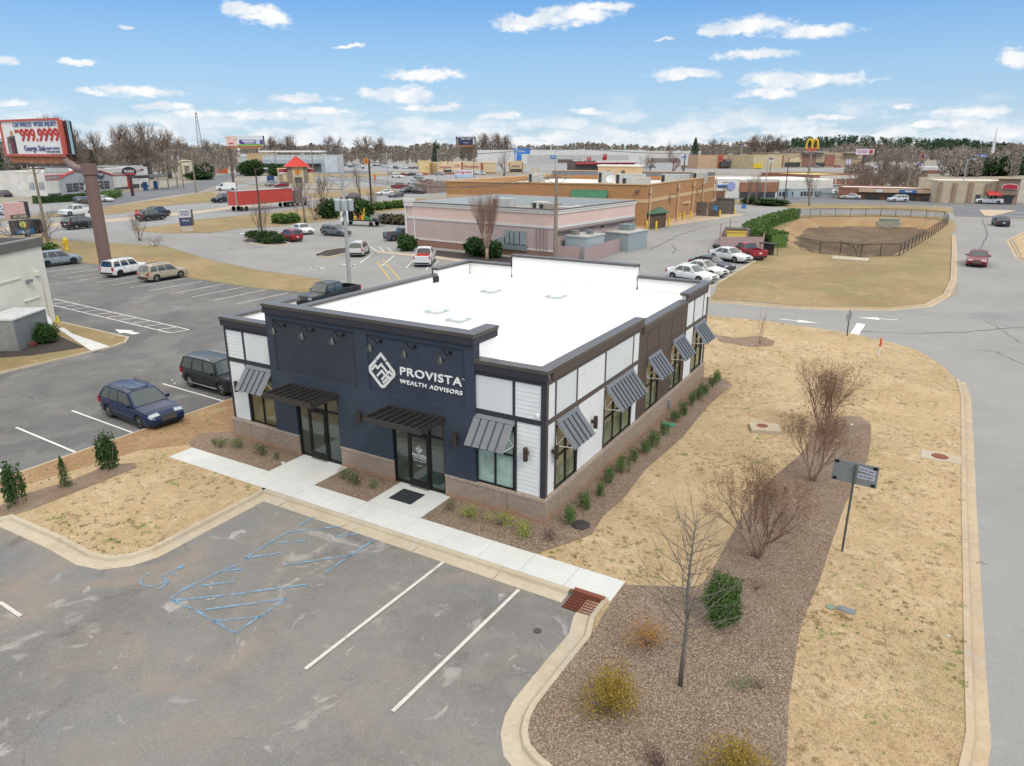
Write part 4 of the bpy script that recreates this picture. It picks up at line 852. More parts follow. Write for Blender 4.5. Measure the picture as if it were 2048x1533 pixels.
def patch(body, xs, L, t0, t1, js, d=.006):
    """skin piece lying on the body surface: faces between stations t0..t1 (fractions of length) and section strips js"""
    out = MB()
    for i in range(len(xs)-1):
        if t0*L-1e-4 <= xs[i] and xs[i+1] <= t1*L+1e-4:
            for j in range(14):
                if j in js:
                    q = [Vector(body.v[a]) for a in body.f[i*14+j]]; nn = (q[2]-q[0]).cross(q[3]-q[1])
                    if nn.length < 1e-9: continue
                    nn.normalize(); c = sum(q, Vector())/4
                    if nn.dot(c-Vector((0, 0, .55))) < 0: nn = -nn
                    out.poly([p+nn*d for p in q])
    return out
def wheel_meshes(r):
    key = ('w', r)
    if key in _cache: return _cache[key]
    t = MB(); t.lathe([(r*.62, -.11), (r*.9, -.115), (r, -.085), (r, .085), (r*.9, .115), (r*.62, .11), (r*.60, .08), (.0, .05)], 22)
    m = MB(); m.lathe([(r*.66, .1), (r*.62, .118), (r*.58, .10), (r*.56, .07), (0, .065)], 22, 1); m.lathe([(r*.15, .1), (r*.12, .112), (0, .112)], 10, 0)
    for i in range(5):
        a = 2*pi*i/5; c, s_ = cos(a), sin(a); b = len(m.v)
        for (u, v, z) in ((.05, -.035, .1), (r*.62, -.045, .108), (r*.62, .045, .108), (.05, .035, .1)): m.v.append((u*c-v*s_, u*s_+v*c, z))
        m.f.append((b, b+1, b+2, b+3)); m.m.append(0)
    _cache[key] = (t, m); return _cache[key]
def grab(mb, name, mats, parent=None, smooth=True, key=None):
    """mesh from builder, shared between copies of the same kind and colour"""
    if key and key in _cache: me = _cache[key]
    else:
        me = mb.mesh(name, mats, smooth)
        if smooth: me.set_sharp_from_angle(angle=R(40))
        if key: _cache[key] = me
    o = bpy.data.objects.new(name, me); COL.objects.link(o)
    if parent: o.parent = parent
    return o
def add_to(dst, src, m):
    b = len(dst.v); dst.v += src.v; dst.f += [tuple(i+b for i in f) for f in src.f]; dst.m += [m]*len(src.f)
def vehicle(kind, col, loc, rz, label, cat, group=None, lod=0, sc=1., name='parked_car', dark=False, rimc=None, rails=True, extra=None):
    K = KIND[kind]; L, W, H, r = K['L'], K['W'], K['H'], K['r']; fine = lod == 0; body, sg, wsg, XW, S, xs_ = body_mesh(kind, fine); pm = paint(col); gm = m_cgd if dark else m_cg
    if lod == 2:
        key = ('far', kind, col)
        if key not in _cache:
            mb = MB(); add_to(mb, body, 0)
            for s_ in sg+wsg: add_to(mb, s_, 1)
            mb.bx(-L/2+.15, L/2-.15, -W/2+.2, W/2-.2, .2, .62, 2)
            for xw in XW:
                for sd in (-1, 1): mb.tube([(xw, sd*(W/2-.22), r), (xw, sd*(W/2-.01), r)], r, 10, 2); mb.tube([(xw, sd*(W/2-.2), r), (xw, sd*(W/2+.0), r)], r*.55, 8, 3)
            me = mb.mesh(name, [pm, gm, m_tyre, m_rim], True); me.set_sharp_from_angle(angle=R(40)); _cache[key] = me
        o = bpy.data.objects.new(name, _cache[key]); COL.objects.link(o); o.location = (loc[0], loc[1], .03); o.rotation_euler = (0, 0, rz); o.scale = (sc,)*3; return tag(o, label, cat, group)
    t = thing(name, label, cat, (loc[0], loc[1], .035), rz, group); t.scale = (sc,)*3
    grab(body, 'body', pm, t, key=('bm', kind, fine, col))
    MB().bx(-L/2+.15, L/2-.15, -W/2+.23, W/2-.23, .2, .64).build('underbody', m_plast, t)
    if fine:
        for s_ in sg: grab(s_, 'side_window', gm, t)
        grab(wsg[0], 'windshield', m_cg, t); grab(wsg[1], 'rear_window', gm, t)
    else:
        mb = MB()
        for s_ in sg+wsg: add_to(mb, s_, 0)
        grab(mb, 'windows', gm, t, key=('gm', kind, dark))
    tm, rm = wheel_meshes(r)
    for i, xw in enumerate(XW):
        for sd in (-1, 1):
            o = grab(tm, 'wheel', m_tyre, t, key=('tm', r)); o.location = (xw, sd*(W/2-.13), r); o.rotation_euler = (-sd*pi/2, 0, 0)
            q = grab(rm, 'rim', [rimc or m_rim, m_rimd], o, key=('rm', r, (rimc or m_rim).name))
    zf = interp(K['top'], .47)-.1; zr = interp(K['top'], -.49)-.13; xf = L/2; pk = 'pickup' in kind
    for sd in (-1, 1):
        if pk or kind == 'boxsuv' or kind == 'van': MB().bx(xf-.16, xf-.015, sd*W*.37-.16, sd*W*.37+.16, zf-.16, zf+.02).build('headlight', m_hl, t)
        else:
            patch(body, xs_, L, .438, .492, (8, 9, 10) if sd > 0 else (3, 4, 5)).build('headlight', m_hl, t)
        if pk or kind in ('boxsuv', 'van', 'suv', 'wagon'): MB().bx(-L/2-.01, -L/2+.14, sd*(W*.43)-.07, sd*(W*.43)+.07, zr-.22, zr+.1).build('taillight', m_tl, t)
        else: patch(body, xs_, L, -.5, -.44, (10, 11) if sd > 0 else (2, 3)).build('taillight', m_tl, t)
        if fine or pk:
            xm = K['g'][0]*L-.28; zm = interp(K['top'], K['g'][0])+.06
            MB().lathe([(0, -.075), (.06, -.065), (.085, 0), (.06, .065), (0, .075)], 8, 0, (0, 0, 0)).build('mirror', pm if fine else m_plast, t, True, (xm, sd*(W/2*1.02+.07), zm), (0, 0, 0)).scale = (.8, 1.35, 1.15)
    MB().bx(xf-.09, xf+.006, -W*.2, W*.2, zf-.22, zf-.10).bx(xf-.12, xf+.0, -W*.36, W*.36, .3, .42).build('grille', m_plast if not extra == 'chrome' else m_plast, t)
    MB().bx(xf-.05, xf+.012, -W*.21, W*.21, zf-.10, zf-.08).bx(xf-.05, xf+.012, -W*.19, W*.19, zf-.17, zf-.155).build('grille_bar', m_chrome, t)
    MB().bx(-L/2-.008, -L/2+.1, -.16, .16, zr-.25, zr-.1).build('licence_plate', m_plate, t)
    MB().bx(-L/2-.02, -L/2+.2, -W*.42, W*.42, .34, .52).build('rear_bumper', m_plast if kind != 'sedan' else pm, t)
    if fine and not pk:
        patch(body, xs_, L, .474, .502, (6, 7), .008).build('grille_mesh', m_plast, t)
    if fine:
        for sd in (-1, 1):
            b = MB()
            for s_ in [d_[1]+.015 for d_ in K['div'][:2]]:
                x = S(s_, 0, sd)[0]; b.bx(x-.006, x+.006, sd*W/2*1.004-.004, sd*W/2*1.004+.004, .34, .88)
            for s_ in [d_[1]-.06 for d_ in K['div'][:2]]: x = S(s_, 0, sd)[0]; b.bx(x-.02, x+.14, sd*W/2*1.0-.004, sd*W/2*1.0+.02, .85, .89)
            b.build('door_seams', m_plast, t)
            MB().bx(-L*.29, L*.3, sd*W/2-.02, sd*W/2+.006, .26, .36).build('sill_trim', m_plast, t)
    if K.get('rails') and rails:
        for sd in (-1, 1):
            a, b_ = S(.18, 1, sd), S(.85, 1, sd); MB().tube([(a[0], a[1]*.95, a[2]), (a[0]-.1, a[1]*.95, a[2]+.09), (b_[0]+.1, b_[1]*.95, b_[2]+.09), (b_[0], b_[1]*.95, b_[2])], .018, 6).build('roof_rail', m_plast if extra != 'chrome' else m_chrome, t)
    return t
CARS = 'cars in the lots and on the roads'
def by_wheels(kind, col, rw, fw, label, cat='car', lod=0, sc=None, **kw):
    """place a vehicle from where its near-side wheels meet the ground in the photograph"""
    K = KIND[kind]; a = Vector(at2(*rw)); b = Vector(at2(*fw)); d = (b-a); s_ = sc or max(.85, min(1.18, d.length/K['wb'])); d.normalize()
    nn = Vector((-d.y, d.x)); mid = (a+b)/2; tocam = Vector((CP.x-mid.x, CP.y-mid.y)); nn = -nn if nn.dot(tocam) > 0 else nn
    c = mid+nn*(K['W']/2-.1)*s_+d*.01*K['L']*s_
    return vehicle(kind, col, c, atan2(d.y, d.x), label, cat, CARS, lod, s_, **kw)
t = by_wheels('wagon', '182B52', (221, 835), (286, 860), 'dark blue station wagon with roof rack parked alone facing the grass strip', sc=1.0, rimc=M('A4A6A8', .35, .6, var=.1))
MB().bx(-.8, .12, -.4, .4, 1.585, 1.612).build('sunroof', m_cgd, t)
t = by_wheels('boxsuv', '23272D', (382.5, 774.5), (448, 792.5), 'dark grey boxy SUV half hidden behind the white corner of the office', sc=1.02, extra='chrome')
MB().tube([(-1.1, -1.0, .36), (1.1, -1.0, .36)], .035, 6).build('running_board', m_chrome, t)
by_wheels('boxsuv', 'E9EAEA', (249, 553.5), (276, 548.3), 'white boxy SUV parked beside the thick billboard pole', sc=1.02, rimc=m_rimd, dark=True)
by_wheels('suv', 'B5A792', (315, 564.5), (361, 556.7), 'beige tan SUV parked next to the white one on the striped lot', sc=1.0)
by_wheels('suv', '8C99A3', (95.4, 536), (148, 529.5), 'blue-grey sloping-roof SUV at the corner of the cream building', sc=1.05, rimc=m_rimd, rails=False, dark=True)
by_wheels('pickup', '23272B', (716, 600), (634, 620), 'black pickup truck behind the office roof edge', 'pickup truck', sc=1.0, name='pickup_truck')
t = by_wheels('pickup', 'E4E7E9', (859.5, 536.4), (871, 520), 'white pickup truck with red toolbox seen from behind in a marked bay', 'pickup truck', sc=1.0, name='pickup_truck', dark=True)
MB().bx(-1.6, -1.1, -.7, .7, 1.05, 1.3).build('toolbox', M('D0392C', .4, var=.05), t)
by_wheels('suv', 'D2D2D0', (727, 514.5), (738.5, 506), 'pearl white SUV seen from behind at the oval planting island', sc=1.05)
by_wheels('suv', '9A1C24', (586.5, 486), (556.7, 480), 'dark red SUV parked against the shrub island', sc=1.0, dark=True)
by_wheels('sedan', 'ECEEEE', (577, 465), (615, 471.7), 'white hatchback just behind the dark red SUV', sc=1.05)
by_wheels('suv', '6F777E', (650, 472), (680, 474), 'steel grey SUV parked in the open lot near the tall concrete pole', sc=1.02, rails=False)
by_wheels('pickup', '59626B', (788, 483), (833, 480), 'slate grey pickup truck tucked against the pale pink building', 'pickup truck', sc=.95, name='pickup_truck')
by_wheels('sedan', 'DFE2E4', (1423, 520), (1473.5, 527.8), 'silver sedan parked nearest to the red pickup', lod=0, sc=1.12)
by_wheels('coupe', '23252D', (1386, 539.5), (1437, 547), 'black coupe between the silver and the white cars', lod=0, sc=1.12, dark=True)
t = by_wheels('coupe', 'E6E5E0', (1372, 549), (1424, 556.5), 'white car with bicycle carriers on its roof', lod=0, sc=1.1)
for i in range(2):
    MB().tube([(-.7+i*.9, -.6, 1.42), (-.7+i*.9, -.6, 1.56), (-.7+i*.9, .6, 1.56), (-.7+i*.9, .6, 1.42)], .025, 6).build('roof_rack_bar', m_black, t)
    MB().bx(-.9, .5, -.35+i*.7, -.25+i*.7, 1.57, 1.66).build('bike_carrier', m_black, t)
by_wheels('sedan', 'F0F1F1', (1344, 560), (1398.5, 568.5), 'white sedan nearest to the office roof corner', lod=0, sc=1.12)
by_wheels('smallpickup', 'A33240', (1503, 522.5), (1460, 511), 'red pickup truck with open bed beside the mauve bin enclosure', 'pickup truck', lod=0, sc=1.1, name='pickup_truck')
vehicle('sedan', '7E2230', at2(1953, 530), -pi/2-.06, 'dark red sedan driving towards the viewer on the side street', 'car', CARS, 0, 1.14, name='moving_car', dark=True)
vehicle('sedan', '3A3C42', at2(2000, 452), pi/2+.12, 'dark sedan seen from behind near the junction with the highway', 'car', CARS, 0, 1.15, name='moving_car', dark=True)
LF = dict(lod=1)
def dr(kind, col, rw, fw, label, cat='car', sc=None, **k): return by_wheels(kind, col, rw, fw, label, cat, lod=1, sc=sc, name='moving_car' if cat == 'car' else 'pickup_truck', **k)
dr('pickup', 'E6E8E8', (184, 430), (138, 433.6), 'white crew-cab pickup driving on the highway behind the billboard pole', 'pickup truck', 1.1)
dr('suv', '23262B', (158, 459.5), (187, 456.5), 'black SUV on the near highway lane behind the billboard pole', sc=1.25)
dr('suv', '2F3338', (295, 443.5), (327, 440), 'dark SUV in the near lane between stop sign and bare tree', sc=1.2)
dr('suv', '24282D', (312, 436.5), (342, 431.8), 'black SUV a lane beyond the other dark one', sc=1.2)
dr('pickup', '22252A', (472, 404), (439, 407), 'black pickup just ahead of the red semi-trailer', 'pickup truck', 1.15)
dr('van', 'ECEEEE', (465, 381.8), (441, 382), 'white cargo van below the far billboard pole', 'van', 1.15)
dr('suv', 'C9CED3', (1809.6, 404.6), (1787.4, 404.6), 'silver SUV on the far highway by the low brick building', sc=1.05)
dr('pickup', 'EFF1F1', (1992, 409), (1963, 408), 'white single-cab pickup in front of the tan stone restaurant', 'pickup truck', 1.0)
dr('suv', '6E5A60', (718, 400.5), (690, 401.5), 'mauve SUV on the highway seen through bare branches', sc=1.1)
dr('sedan', 'E4E6E6', (778, 391), (766, 391.5), 'white sedan waiting on the highway beside the tall steakhouse pole', sc=1.1)
dr('sedan', '5C6168', (806, 394.5), (788, 396), 'grey sedan with red tail lights heading for the crossing', sc=1.1)
dr('suv', '3A3C42', (826, 387), (812, 388), 'dark grey SUV in front of the brown hedge', sc=1.15)
dr('suv', '8A2228', (572, 374.5), (560, 375), 'bright red SUV beside the restaurant with the red roof', sc=1.1)
dr('boxsuv', '9AA0A0', (549, 372.5), (543, 372.9), 'grey SUV parked next to the blue bin', sc=1.1)
dr('suv', '24262A', (1458, 393), (1432, 393), 'black SUV on the road behind the orange brick corner', sc=1.1)
# many small cars far away; each single out by its neighbours only -> grouped
far = [(4, 381, 'suv', '8E2A2E'), (12, 394, 'suv', '4E3A4A'), (5, 424, 'sedan', 'B9BEC2'), (22, 431, 'sedan', 'C6CACC'), (91, 384, 'suv', '7E2434'), (38, 390, 'sedan', '8A2A2A'), (50, 390.5, 'suv', '3A2E34'), (62, 389, 'sedan', 'A9AEB0'), (74, 388, 'sedan', 'C4C6C6'), (82, 386, 'suv', '3C4648'),
       (160, 406, 'sedan', '565C64'), (176, 408, 'suv', '6B5040'), (209, 404, 'sedan', 'D4D8D8'), (474, 334, 'sedan', 'D6DADA'), (492, 330, 'suv', 'DADEDE'), (505, 332, 'sedan', 'CCD0D2'), (783, 350, 'suv', 'C6CACE'), (795, 356.5, 'pickup', 'E6E8E8'), (809, 352, 'sedan', '9A2F3A'), (822, 352.5, 'suv', '3A3A3E'), (836, 352, 'suv', 'D2D4D4'), (838, 357, 'sedan', '9AB0AE'),
       (827, 369, 'suv', 'D6D8D8'), (840, 366, 'suv', '5A2A2E'), (856, 368, 'suv', '8E3030'), (800, 378, 'pickup', '9E2E30'), (836, 388, 'suv', '4A3438'), (880, 351, 'suv', '9A9C9E'), (960, 350, 'van', 'D2D4D6'), (1828, 399, 'sedan', 'E2E4E4'), (1850, 400, 'pickup', 'E0E2E2'), (1866, 402, 'sedan', '8A9294'), (1908, 402, 'suv', '7A2A2C'), (1926, 403, 'sedan', '8A2C2E'),
       (1650, 390, 'sedan', 'E4E6E6'), (1660, 386, 'sedan', 'D8DADC'), (1645, 383, 'suv', '3C4044'), (1668, 381, 'suv', 'B8BCBE'), (1640, 379, 'sedan', '4C5054'), (1700, 399, 'sedan', 'C8CCCC')]
for i in range(17): far.append((1583+i*13+rnd.uniform(-3, 3), rnd.choice((331, 333, 335.5)), rnd.choice(('sedan', 'suv')), rnd.choice(('D2D4D6', '9AA6B0', 'B0413A', '4A5058', 'E6E8E8', '6E8296'))))
for i in range(13): far.append((1838+i*11+rnd.uniform(-3, 3), rnd.choice((336, 338, 340)), rnd.choice(('sedan', 'suv')), rnd.choice(('E2E4E6', 'C6CACC', '3A3E44', 'E6E8E8', '8A9298'))))
for i in range(22): far.append((650+i*10+rnd.uniform(-3, 3), rnd.choice((333, 335.5, 338)), rnd.choice(('sedan', 'suv')), rnd.choice(('C2C4C6', '8E9498', '5A5E62', 'E6E8E8', '7A3A3A', '4A5058'))))
for i in range(14): far.append((640+i*10+rnd.uniform(-3, 3), rnd.choice((327, 329, 331)), 'sedan', rnd.choice(('C2C4C6', '8E9498', '5A5E62', 'E6E8E8'))))
for i in range(10): far.append((1180+i*14+rnd.uniform(-4, 4), rnd.choice((334, 336, 338)), rnd.choice(('sedan', 'suv')), rnd.choice(('D2D4D6', '3A3E44', 'B8BCC0', '8E2A2E'))))
CN = {'sedan': 'sedan', 'suv': 'SUV', 'pickup': 'pickup', 'van': 'van'}
def colname(h):
    r_, g_, b_ = (int(h[i:i+2], 16) for i in (0, 2, 4)); mx, mn = max(r_, g_, b_), min(r_, g_, b_)
    if mx-mn > 45: return 'red' if r_ == mx else 'blue'
    if mx-mn > 24: return 'dull red' if r_ == mx else 'blue-grey'
    return 'white' if mn > 195 else 'light grey' if mn > 140 else 'grey' if mn > 80 else 'dark'
def where(x, y):
    if x < 110: return 'the dealer yard at the far left' if y < 410 else 'the road edge at the far left'
    if x < 230: return 'the strip before the wash building'
    if x < 520: return 'the lot beneath the purple billboard'
    if x < 770: return 'the far lot beyond the steakhouse sign'
    if x < 1000: return 'the junction beside the drugstore row'
    if x < 1400: return 'the forecourt of the red fuel canopy'
    if y > 375: return 'the lot by the low brick building'
    return 'the shopping centre under the yellow arches' if x < 1820 else 'the distant lot below the pine hill'
ORD = ['first', 'second', 'third', 'fourth', 'fifth', 'sixth', 'seventh', 'eighth', 'ninth', 'tenth', 'eleventh', 'twelfth', 'thirteenth', 'fourteenth', 'fifteenth', 'sixteenth', 'seventeenth', 'eighteenth', 'nineteenth', 'twentieth', 'twenty-first', 'twenty-second']
fam = {}
for e_ in sorted(far): fam.setdefault((colname(e_[3]), CN[e_[2]], where(e_[0], e_[1])), []).append(e_)
i = 0
for (cn_, kn_, wr), L_ in fam.items():
    for j, (px, py, kd, c) in enumerate(L_):
        i += 1; lab = ('%s %s in %s' % (cn_, kn_, wr)) if len(L_) == 1 else '%s %s from the left in %s' % (ORD[j], cn_+' '+kn_, wr)
        vehicle(kd, c, at2(px, py), (0 if i % 3 else pi)+rnd.uniform(-.3, .3)+(.25 if px > 1500 else 0), lab, CN[kd] if kd != 'suv' else 'car', 'far vehicles in '+wr, 2, 1.08)
# articulated lorry -----------------------------------------------------------
A = Vector(at2(492, 423)); Bv = Vector(at2(640, 409.5)); d = (Bv-A).normalized(); ang = atan2(d.y, d.x)
t = thing('semi_truck', 'red box trailer pulled by a grey tractor on the highway', 'lorry', (A.x-d.x*2.0, A.y-d.y*2.0, .03), ang)
nl = 1; m_red = M('C2463C', .5, var=.12, vs=.6); m_sil = M('B9BDBF', .4, .5, var=.08)
MB().bx(0, 16.2, .2, 2.9, 1.25, 4.15).build('trailer_box', m_red, t); MB().bx(-.03, .0, .25, 2.85, 1.3, 4.1).build('trailer_door', M('D0504A', .5, var=.08, vs=.8), t)
MB().bx(-.06, .12, .18, .34, 1.2, 4.18).bx(-.06, .12, 2.76, 2.92, 1.2, 4.18).bx(-.06, 16.25, .16, 2.94, 4.15, 4.2).bx(-.02, 16.22, .17, .2, 1.15, 1.3).build('trailer_frame', m_sil, t)
MB().bx(17.0, 19.2, .25, 2.85, .7, 3.6).bx(19.2, 20.9, .45, 2.65, .7, 1.9).build('cab', M('8C9094', .4, .3, var=.05), t)
MB().bx(19.15, 19.24, .5, 2.6, 2.1, 3.1).build('windshield', m_cg, t); MB().bx(16.2, 17.1, .6, 2.5, .7, 1.1).build('chassis', m_plast, t)
tm, rm = wheel_meshes(.5)
for x in (1.2, 2.5, 14.6, 16.0, 20.0):
    for y in (.32, 2.78):
        o = grab(tm, 'wheel', m_tyre, t, key=('tm', .5)); o.location = (x, y, .5); o.rotation_euler = ((pi/2 if y < 1 else -pi/2), 0, 0)
# landscaping truck ------------------------------------------------------------
A = Vector(at2(757, 455)); Bv = Vector(at2(668, 451)); d = (Bv-A).normalized(); ang = atan2(d.y, d.x)
t = thing('landscaping_truck', 'flatbed truck loaded with garden tools, yellow posts and green gear', 'lorry', (A.x, A.y, .03), ang)
MB().bx(0, 5.6, -2.3, -.1, .85, 1.0).build('flatbed', m_plast, t); MB().bx(6.1, 7.6, -2.2, -.2, .6, 2.25).bx(7.6, 7.9, -2.1, -.3, .6, 1.3).build('cab', M('E8EAE8', .4, var=.03, k=.9), t)
MB().bx(6.5, 7.3, -.21, -.18, 1.4, 2.05).bx(7.58, 7.63, -2.0, -.4, 1.35, 2.05).build('cab_window', m_cg, t); MB().bx(5.7, 6.1, -2.2, -.2, .9, 2.5).build('headboard', m_black, t)
g = MB()
for i in range(10): g.tube([(.05+i*.22, -.12, 1.0), (.05+i*.22, -.12, 2.0)], .02, 4); g.tube([(.05+i*.22, -2.28, 1.0), (.05+i*.22, -2.28, 2.0)], .02, 4)
for i in range(9): g.tube([(.03, -.12-i*.27, 1.0), (.03, -.12-i*.27, 2.1)], .02, 4)
g.tube([(.03, -.12, 2.0), (2.1, -.12, 2.0)], .03, 4); g.tube([(.03, -2.28, 2.0), (2.1, -2.28, 2.0)], .03, 4); g.tube([(.03, -2.28, 2.1), (.03, -.12, 2.1)], .03, 4); g.build('cage_rail', m_black, t)
for i, (x, y, c, sx, h) in enumerate([(4.9, -.5, 'D8B02C', .3, 1.3), (3.4, -.6, 'E0B428', .3, 1.5), (4.2, -1.2, 'C8502C', .5, .7), (3.0, -1.0, '2F8A48', .5, .9), (2.4, -.8, '3A9A50', .6, .6), (1.4, -1.1, '2E4C7A', .6, .5), (4.6, -1.8, 'D8641F', .4, .9), (3.6, -1.7, '49515A', .5, 1.1), (2.0, -1.8, 'B8BE34', .4, .6), (1.0, -.5, '2A3A5E', .4, .55), (5.2, -1.2, '39506E', .4, 1.1)]):
    b = MB(); b.bx(x-sx/2, x+sx/2, y-.25, y+.25, 1.0, 1.0+h*.5); b.tube([(x, y, 1.0+h*.45), (x+.1, y+.1, 1.0+h*.8)], [.08, .06], 6); b.tube([(x-.3, y, 1.1), (x+.35, y+.05, 1.0+h*1.1)], .025, 4); b.build('garden_equipment', M(c, .5, var=.1), t)
for x in (1.6, 7.0):
    for y in (-.22, -2.1):
        o = grab(wheel_meshes(.4)[0], 'wheel', m_tyre, t, key=('tm', .4)); o.location = (x, y, .4); o.rotation_euler = ((-pi/2 if y > -1 else pi/2), 0, 0)
# ================================================================ VEGETATION
m_bark = M('8A7C72', .9, var=.2, vs=6, bump=.4, bs=30); m_barkc = M('A38B78', .85, var=.2, vs=8); m_twig = M('8A7A6E', .9, var=.15, vs=4); m_barkg = M('77706A', .9, var=.2, vs=6, bump=.4, bs=30)
m_twigr = M('84695A', .9, var=.15, vs=4); m_seed = M('7A5B44', .9, var=.2, vs=10); m_twigp = M('9A7C6C', .9, var=.15, vs=4)
def grow(mt, mc, p, d, L, r, lvl, maxl, rng, kids=(2, 4), spread=.5, up=.15, ratio=.72, seg=3, split=1, tips=None, sides=5, rr=.62, wig=.10):
    pts = [p.copy()]; rad = [r]; q = p.copy(); dd = d.copy()
    for i in range(seg):
        dd = (dd+Vector((rng.uniform(-wig, wig), rng.uniform(-wig, wig), rng.uniform(-wig, wig)+up*.25))).normalized(); q = q+dd*(L/seg); pts.append(q.copy()); rad.append(r*(1-(1-rr)*(i+1)/seg))
    tgt = mt if lvl < split else mc
    tgt.tube(pts, rad, max(3, sides-lvl), 0, cap=(lvl == 0))
    if lvl >= maxl:
        if tips is not None: tips.append((q.copy(), dd.copy()))
        return
    k = rng.randint(*kids)
    for i in range(k):
        t = 1. if i == 0 else rng.uniform(.35, 1.); j = t*seg; a = min(int(j), seg-1); base = pts[a].lerp(pts[a+1], j-a); ang = rng.uniform(0, 2*pi)
        side = dd.orthogonal().normalized(); side.rotate(Matrix.Rotation(ang, 3, dd)); sp = spread*(.35 if i == 0 else 1)*rng.uniform(.7, 1.25)
        nd = (dd+side*sp+Vector((0, 0, up))).normalized()
        grow(mt, mc, base, nd, L*ratio*rng.uniform(.8, 1.12), rad[a]*(rr if i else .85)*.85, lvl+1, maxl, rng, kids, spread, up, ratio, seg, split, tips, sides, rr, wig)
def bare_tree(h, rng, maxl=4, trunk=.28, spread=.55, up=.2, kids=(3, 4), r=.14, stems=1, seeds=0, fan=.35, ratio=.7, wig=.1, sides=6):
    """returns (trunk MB, crown MB, tip MB) for a leafless tree of height ~h"""
    mt, mc = MB(), MB(); tips = []
    for s_ in range(stems):
        a = 2*pi*s_/max(1, stems)+rng.uniform(-.3, .3); d = Vector((cos(a)*fan, sin(a)*fan, 1)).normalized() if stems > 1 else Vector((rng.uniform(-.04, .04), rng.uniform(-.04, .04), 1)).normalized()
        grow(mt, mc, Vector((cos(a)*r*.8, sin(a)*r*.8, -.05)) if stems > 1 else Vector((0, 0, -.05)), d, h*trunk, r if stems == 1 else r*.5, 0, maxl, rng, kids, spread, up, ratio, 3, 1, tips, sides, .62, wig)
    zm = max(v[2] for v in mc.v) if mc.v else 1
    k = h/zm
    for m_ in (mt, mc): m_.v = [(x*k, y*k, z*k) for x, y, z in m_.v]
    tp = MB()
    if seeds:
        for q, dd in tips:
            if rng.random() < seeds:
                for i in range(4):
                    c = q*k+Vector((rng.uniform(-.05, .05), rng.uniform(-.05, .05), rng.uniform(-.03, .1))); s_ = rng.uniform(.015, .035); V = [c+Vector((rng.uniform(-1, 1), rng.uniform(-1, 1), rng.uniform(-1, 1)))*s_ for _ in range(3)]; tp.poly(V)
    return mt, mc, tp
TC = {}
def tree_thing(key, build, name, label, loc, cat='tree', group=None, rz=0, sc=1., mats=(m_bark, m_twig, m_seed)):
    t = thing(name, label, cat, loc, rz, group); t.scale = (sc,)*3 if not hasattr(sc, '__len__') else sc
    if key not in TC:
        mt, mc, tp = build(); TC[key] = [(n_, mb_.mesh(n_, m_, True)) for n_, mb_, m_ in (('trunk', mt, mats[0]), ('branches', mc, mats[1]), ('seed_heads', tp, mats[2])) if mb_.f]
    for n_, me in TC[key]: o = bpy.data.objects.new(n_, me); COL.objects.link(o); o.parent = t
    return t
def at_tree(px, py, ty, key, build, label, h0, name='bare_tree', group=None, mats=(m_bark, m_twig, m_seed), z=.1, tx=None, wx=1.):
    P = at2(px, py, z); h = hg(P, tx or px, ty)-z; s_ = h/h0; return tree_thing(key, build, name, label, (*P, z), 'tree', group, rnd.uniform(0, 6), (s_*wx, s_*wx, s_), mats)
RS = lambda s_: random.Random(s_)
# near trees: three crape myrtles, one young bare tree, a twig
G_CR = 'bare crape myrtles in the long mulch bed'
def crape(seed): return lambda: bare_tree(4., RS(seed), 5, .30, .52, .10, (3, 4), .085, 7, .8, .42, .72, .11, 6)
at_tree(1513, 1115, 905, 'cr1', crape(3), 'crape myrtle nearest the viewer in the mulch bed, left of the sign back', 4., mats=(m_barkc, m_twigr, m_seed), group=G_CR, wx=.95)
at_tree(1625, 962, 800, 'cr2', crape(5), 'middle crape myrtle beside the concrete box lid', 4., mats=(m_barkc, m_twigr, m_seed), group=G_CR, wx=.95)
at_tree(1645, 868, 712, 'cr3', crape(8), 'fullest crape myrtle at the rounded far end of the mulch bed', 4., mats=(m_barkc, m_twigr, m_seed), group=G_CR, wx=1.05)
def young():
    rng = RS(12); mt, mc, tips = MB(), MB(), []; H = 6.
    tr = [Vector((0, 0, -.05)), Vector((.02, .03, 1.2)), Vector((.0, .05, 2.4)), Vector((.07, .0, 3.4)), Vector((.12, .05, 4.6)), Vector((.1, .1, 6.))]
    mt.tube(tr, [.085, .07, .058, .045, .028, .008], 8)
    for i in range(44):
        z = 1.5+4.2*(i/44)**.9; j = 0
        while tr[j+1].z < z: j += 1
        b = tr[j].lerp(tr[j+1], (z-tr[j].z)/(tr[j+1].z-tr[j].z)); a = i*2.4+rng.uniform(-.4, .4); el = .25+.55*(z/6)
        if rng.random() < .2: el = 1.1
        d = Vector((cos(a), sin(a), el)).normalized(); L = 1.6*(1-.62*(z-1.5)/4.3)*rng.uniform(.75, 1.25)
        grow(mt, mc, b, d, L, .024*(1-.5*z/6), 1, 3, rng, (2, 4), .55, .14, .62, 4, 1, tips, 5, .5, .12)
    return mt, mc, MB()
at_tree(1360, 1372, 1015, 'young', young, 'young leafless tree with grey trunk standing alone at the front of the mulch', 6., mats=(m_barkg, m_barkg, m_seed), z=.12, tx=1385)
at_tree(1520, 688, 610, 'tw', lambda: bare_tree(3., RS(4), 3, .4, .35, .3, (2, 3), .05, 3, 0, .15, .7), 'tiny leafless sapling in the small mulch patch behind the office', 3., mats=(m_barkc, m_twigp, m_seed))
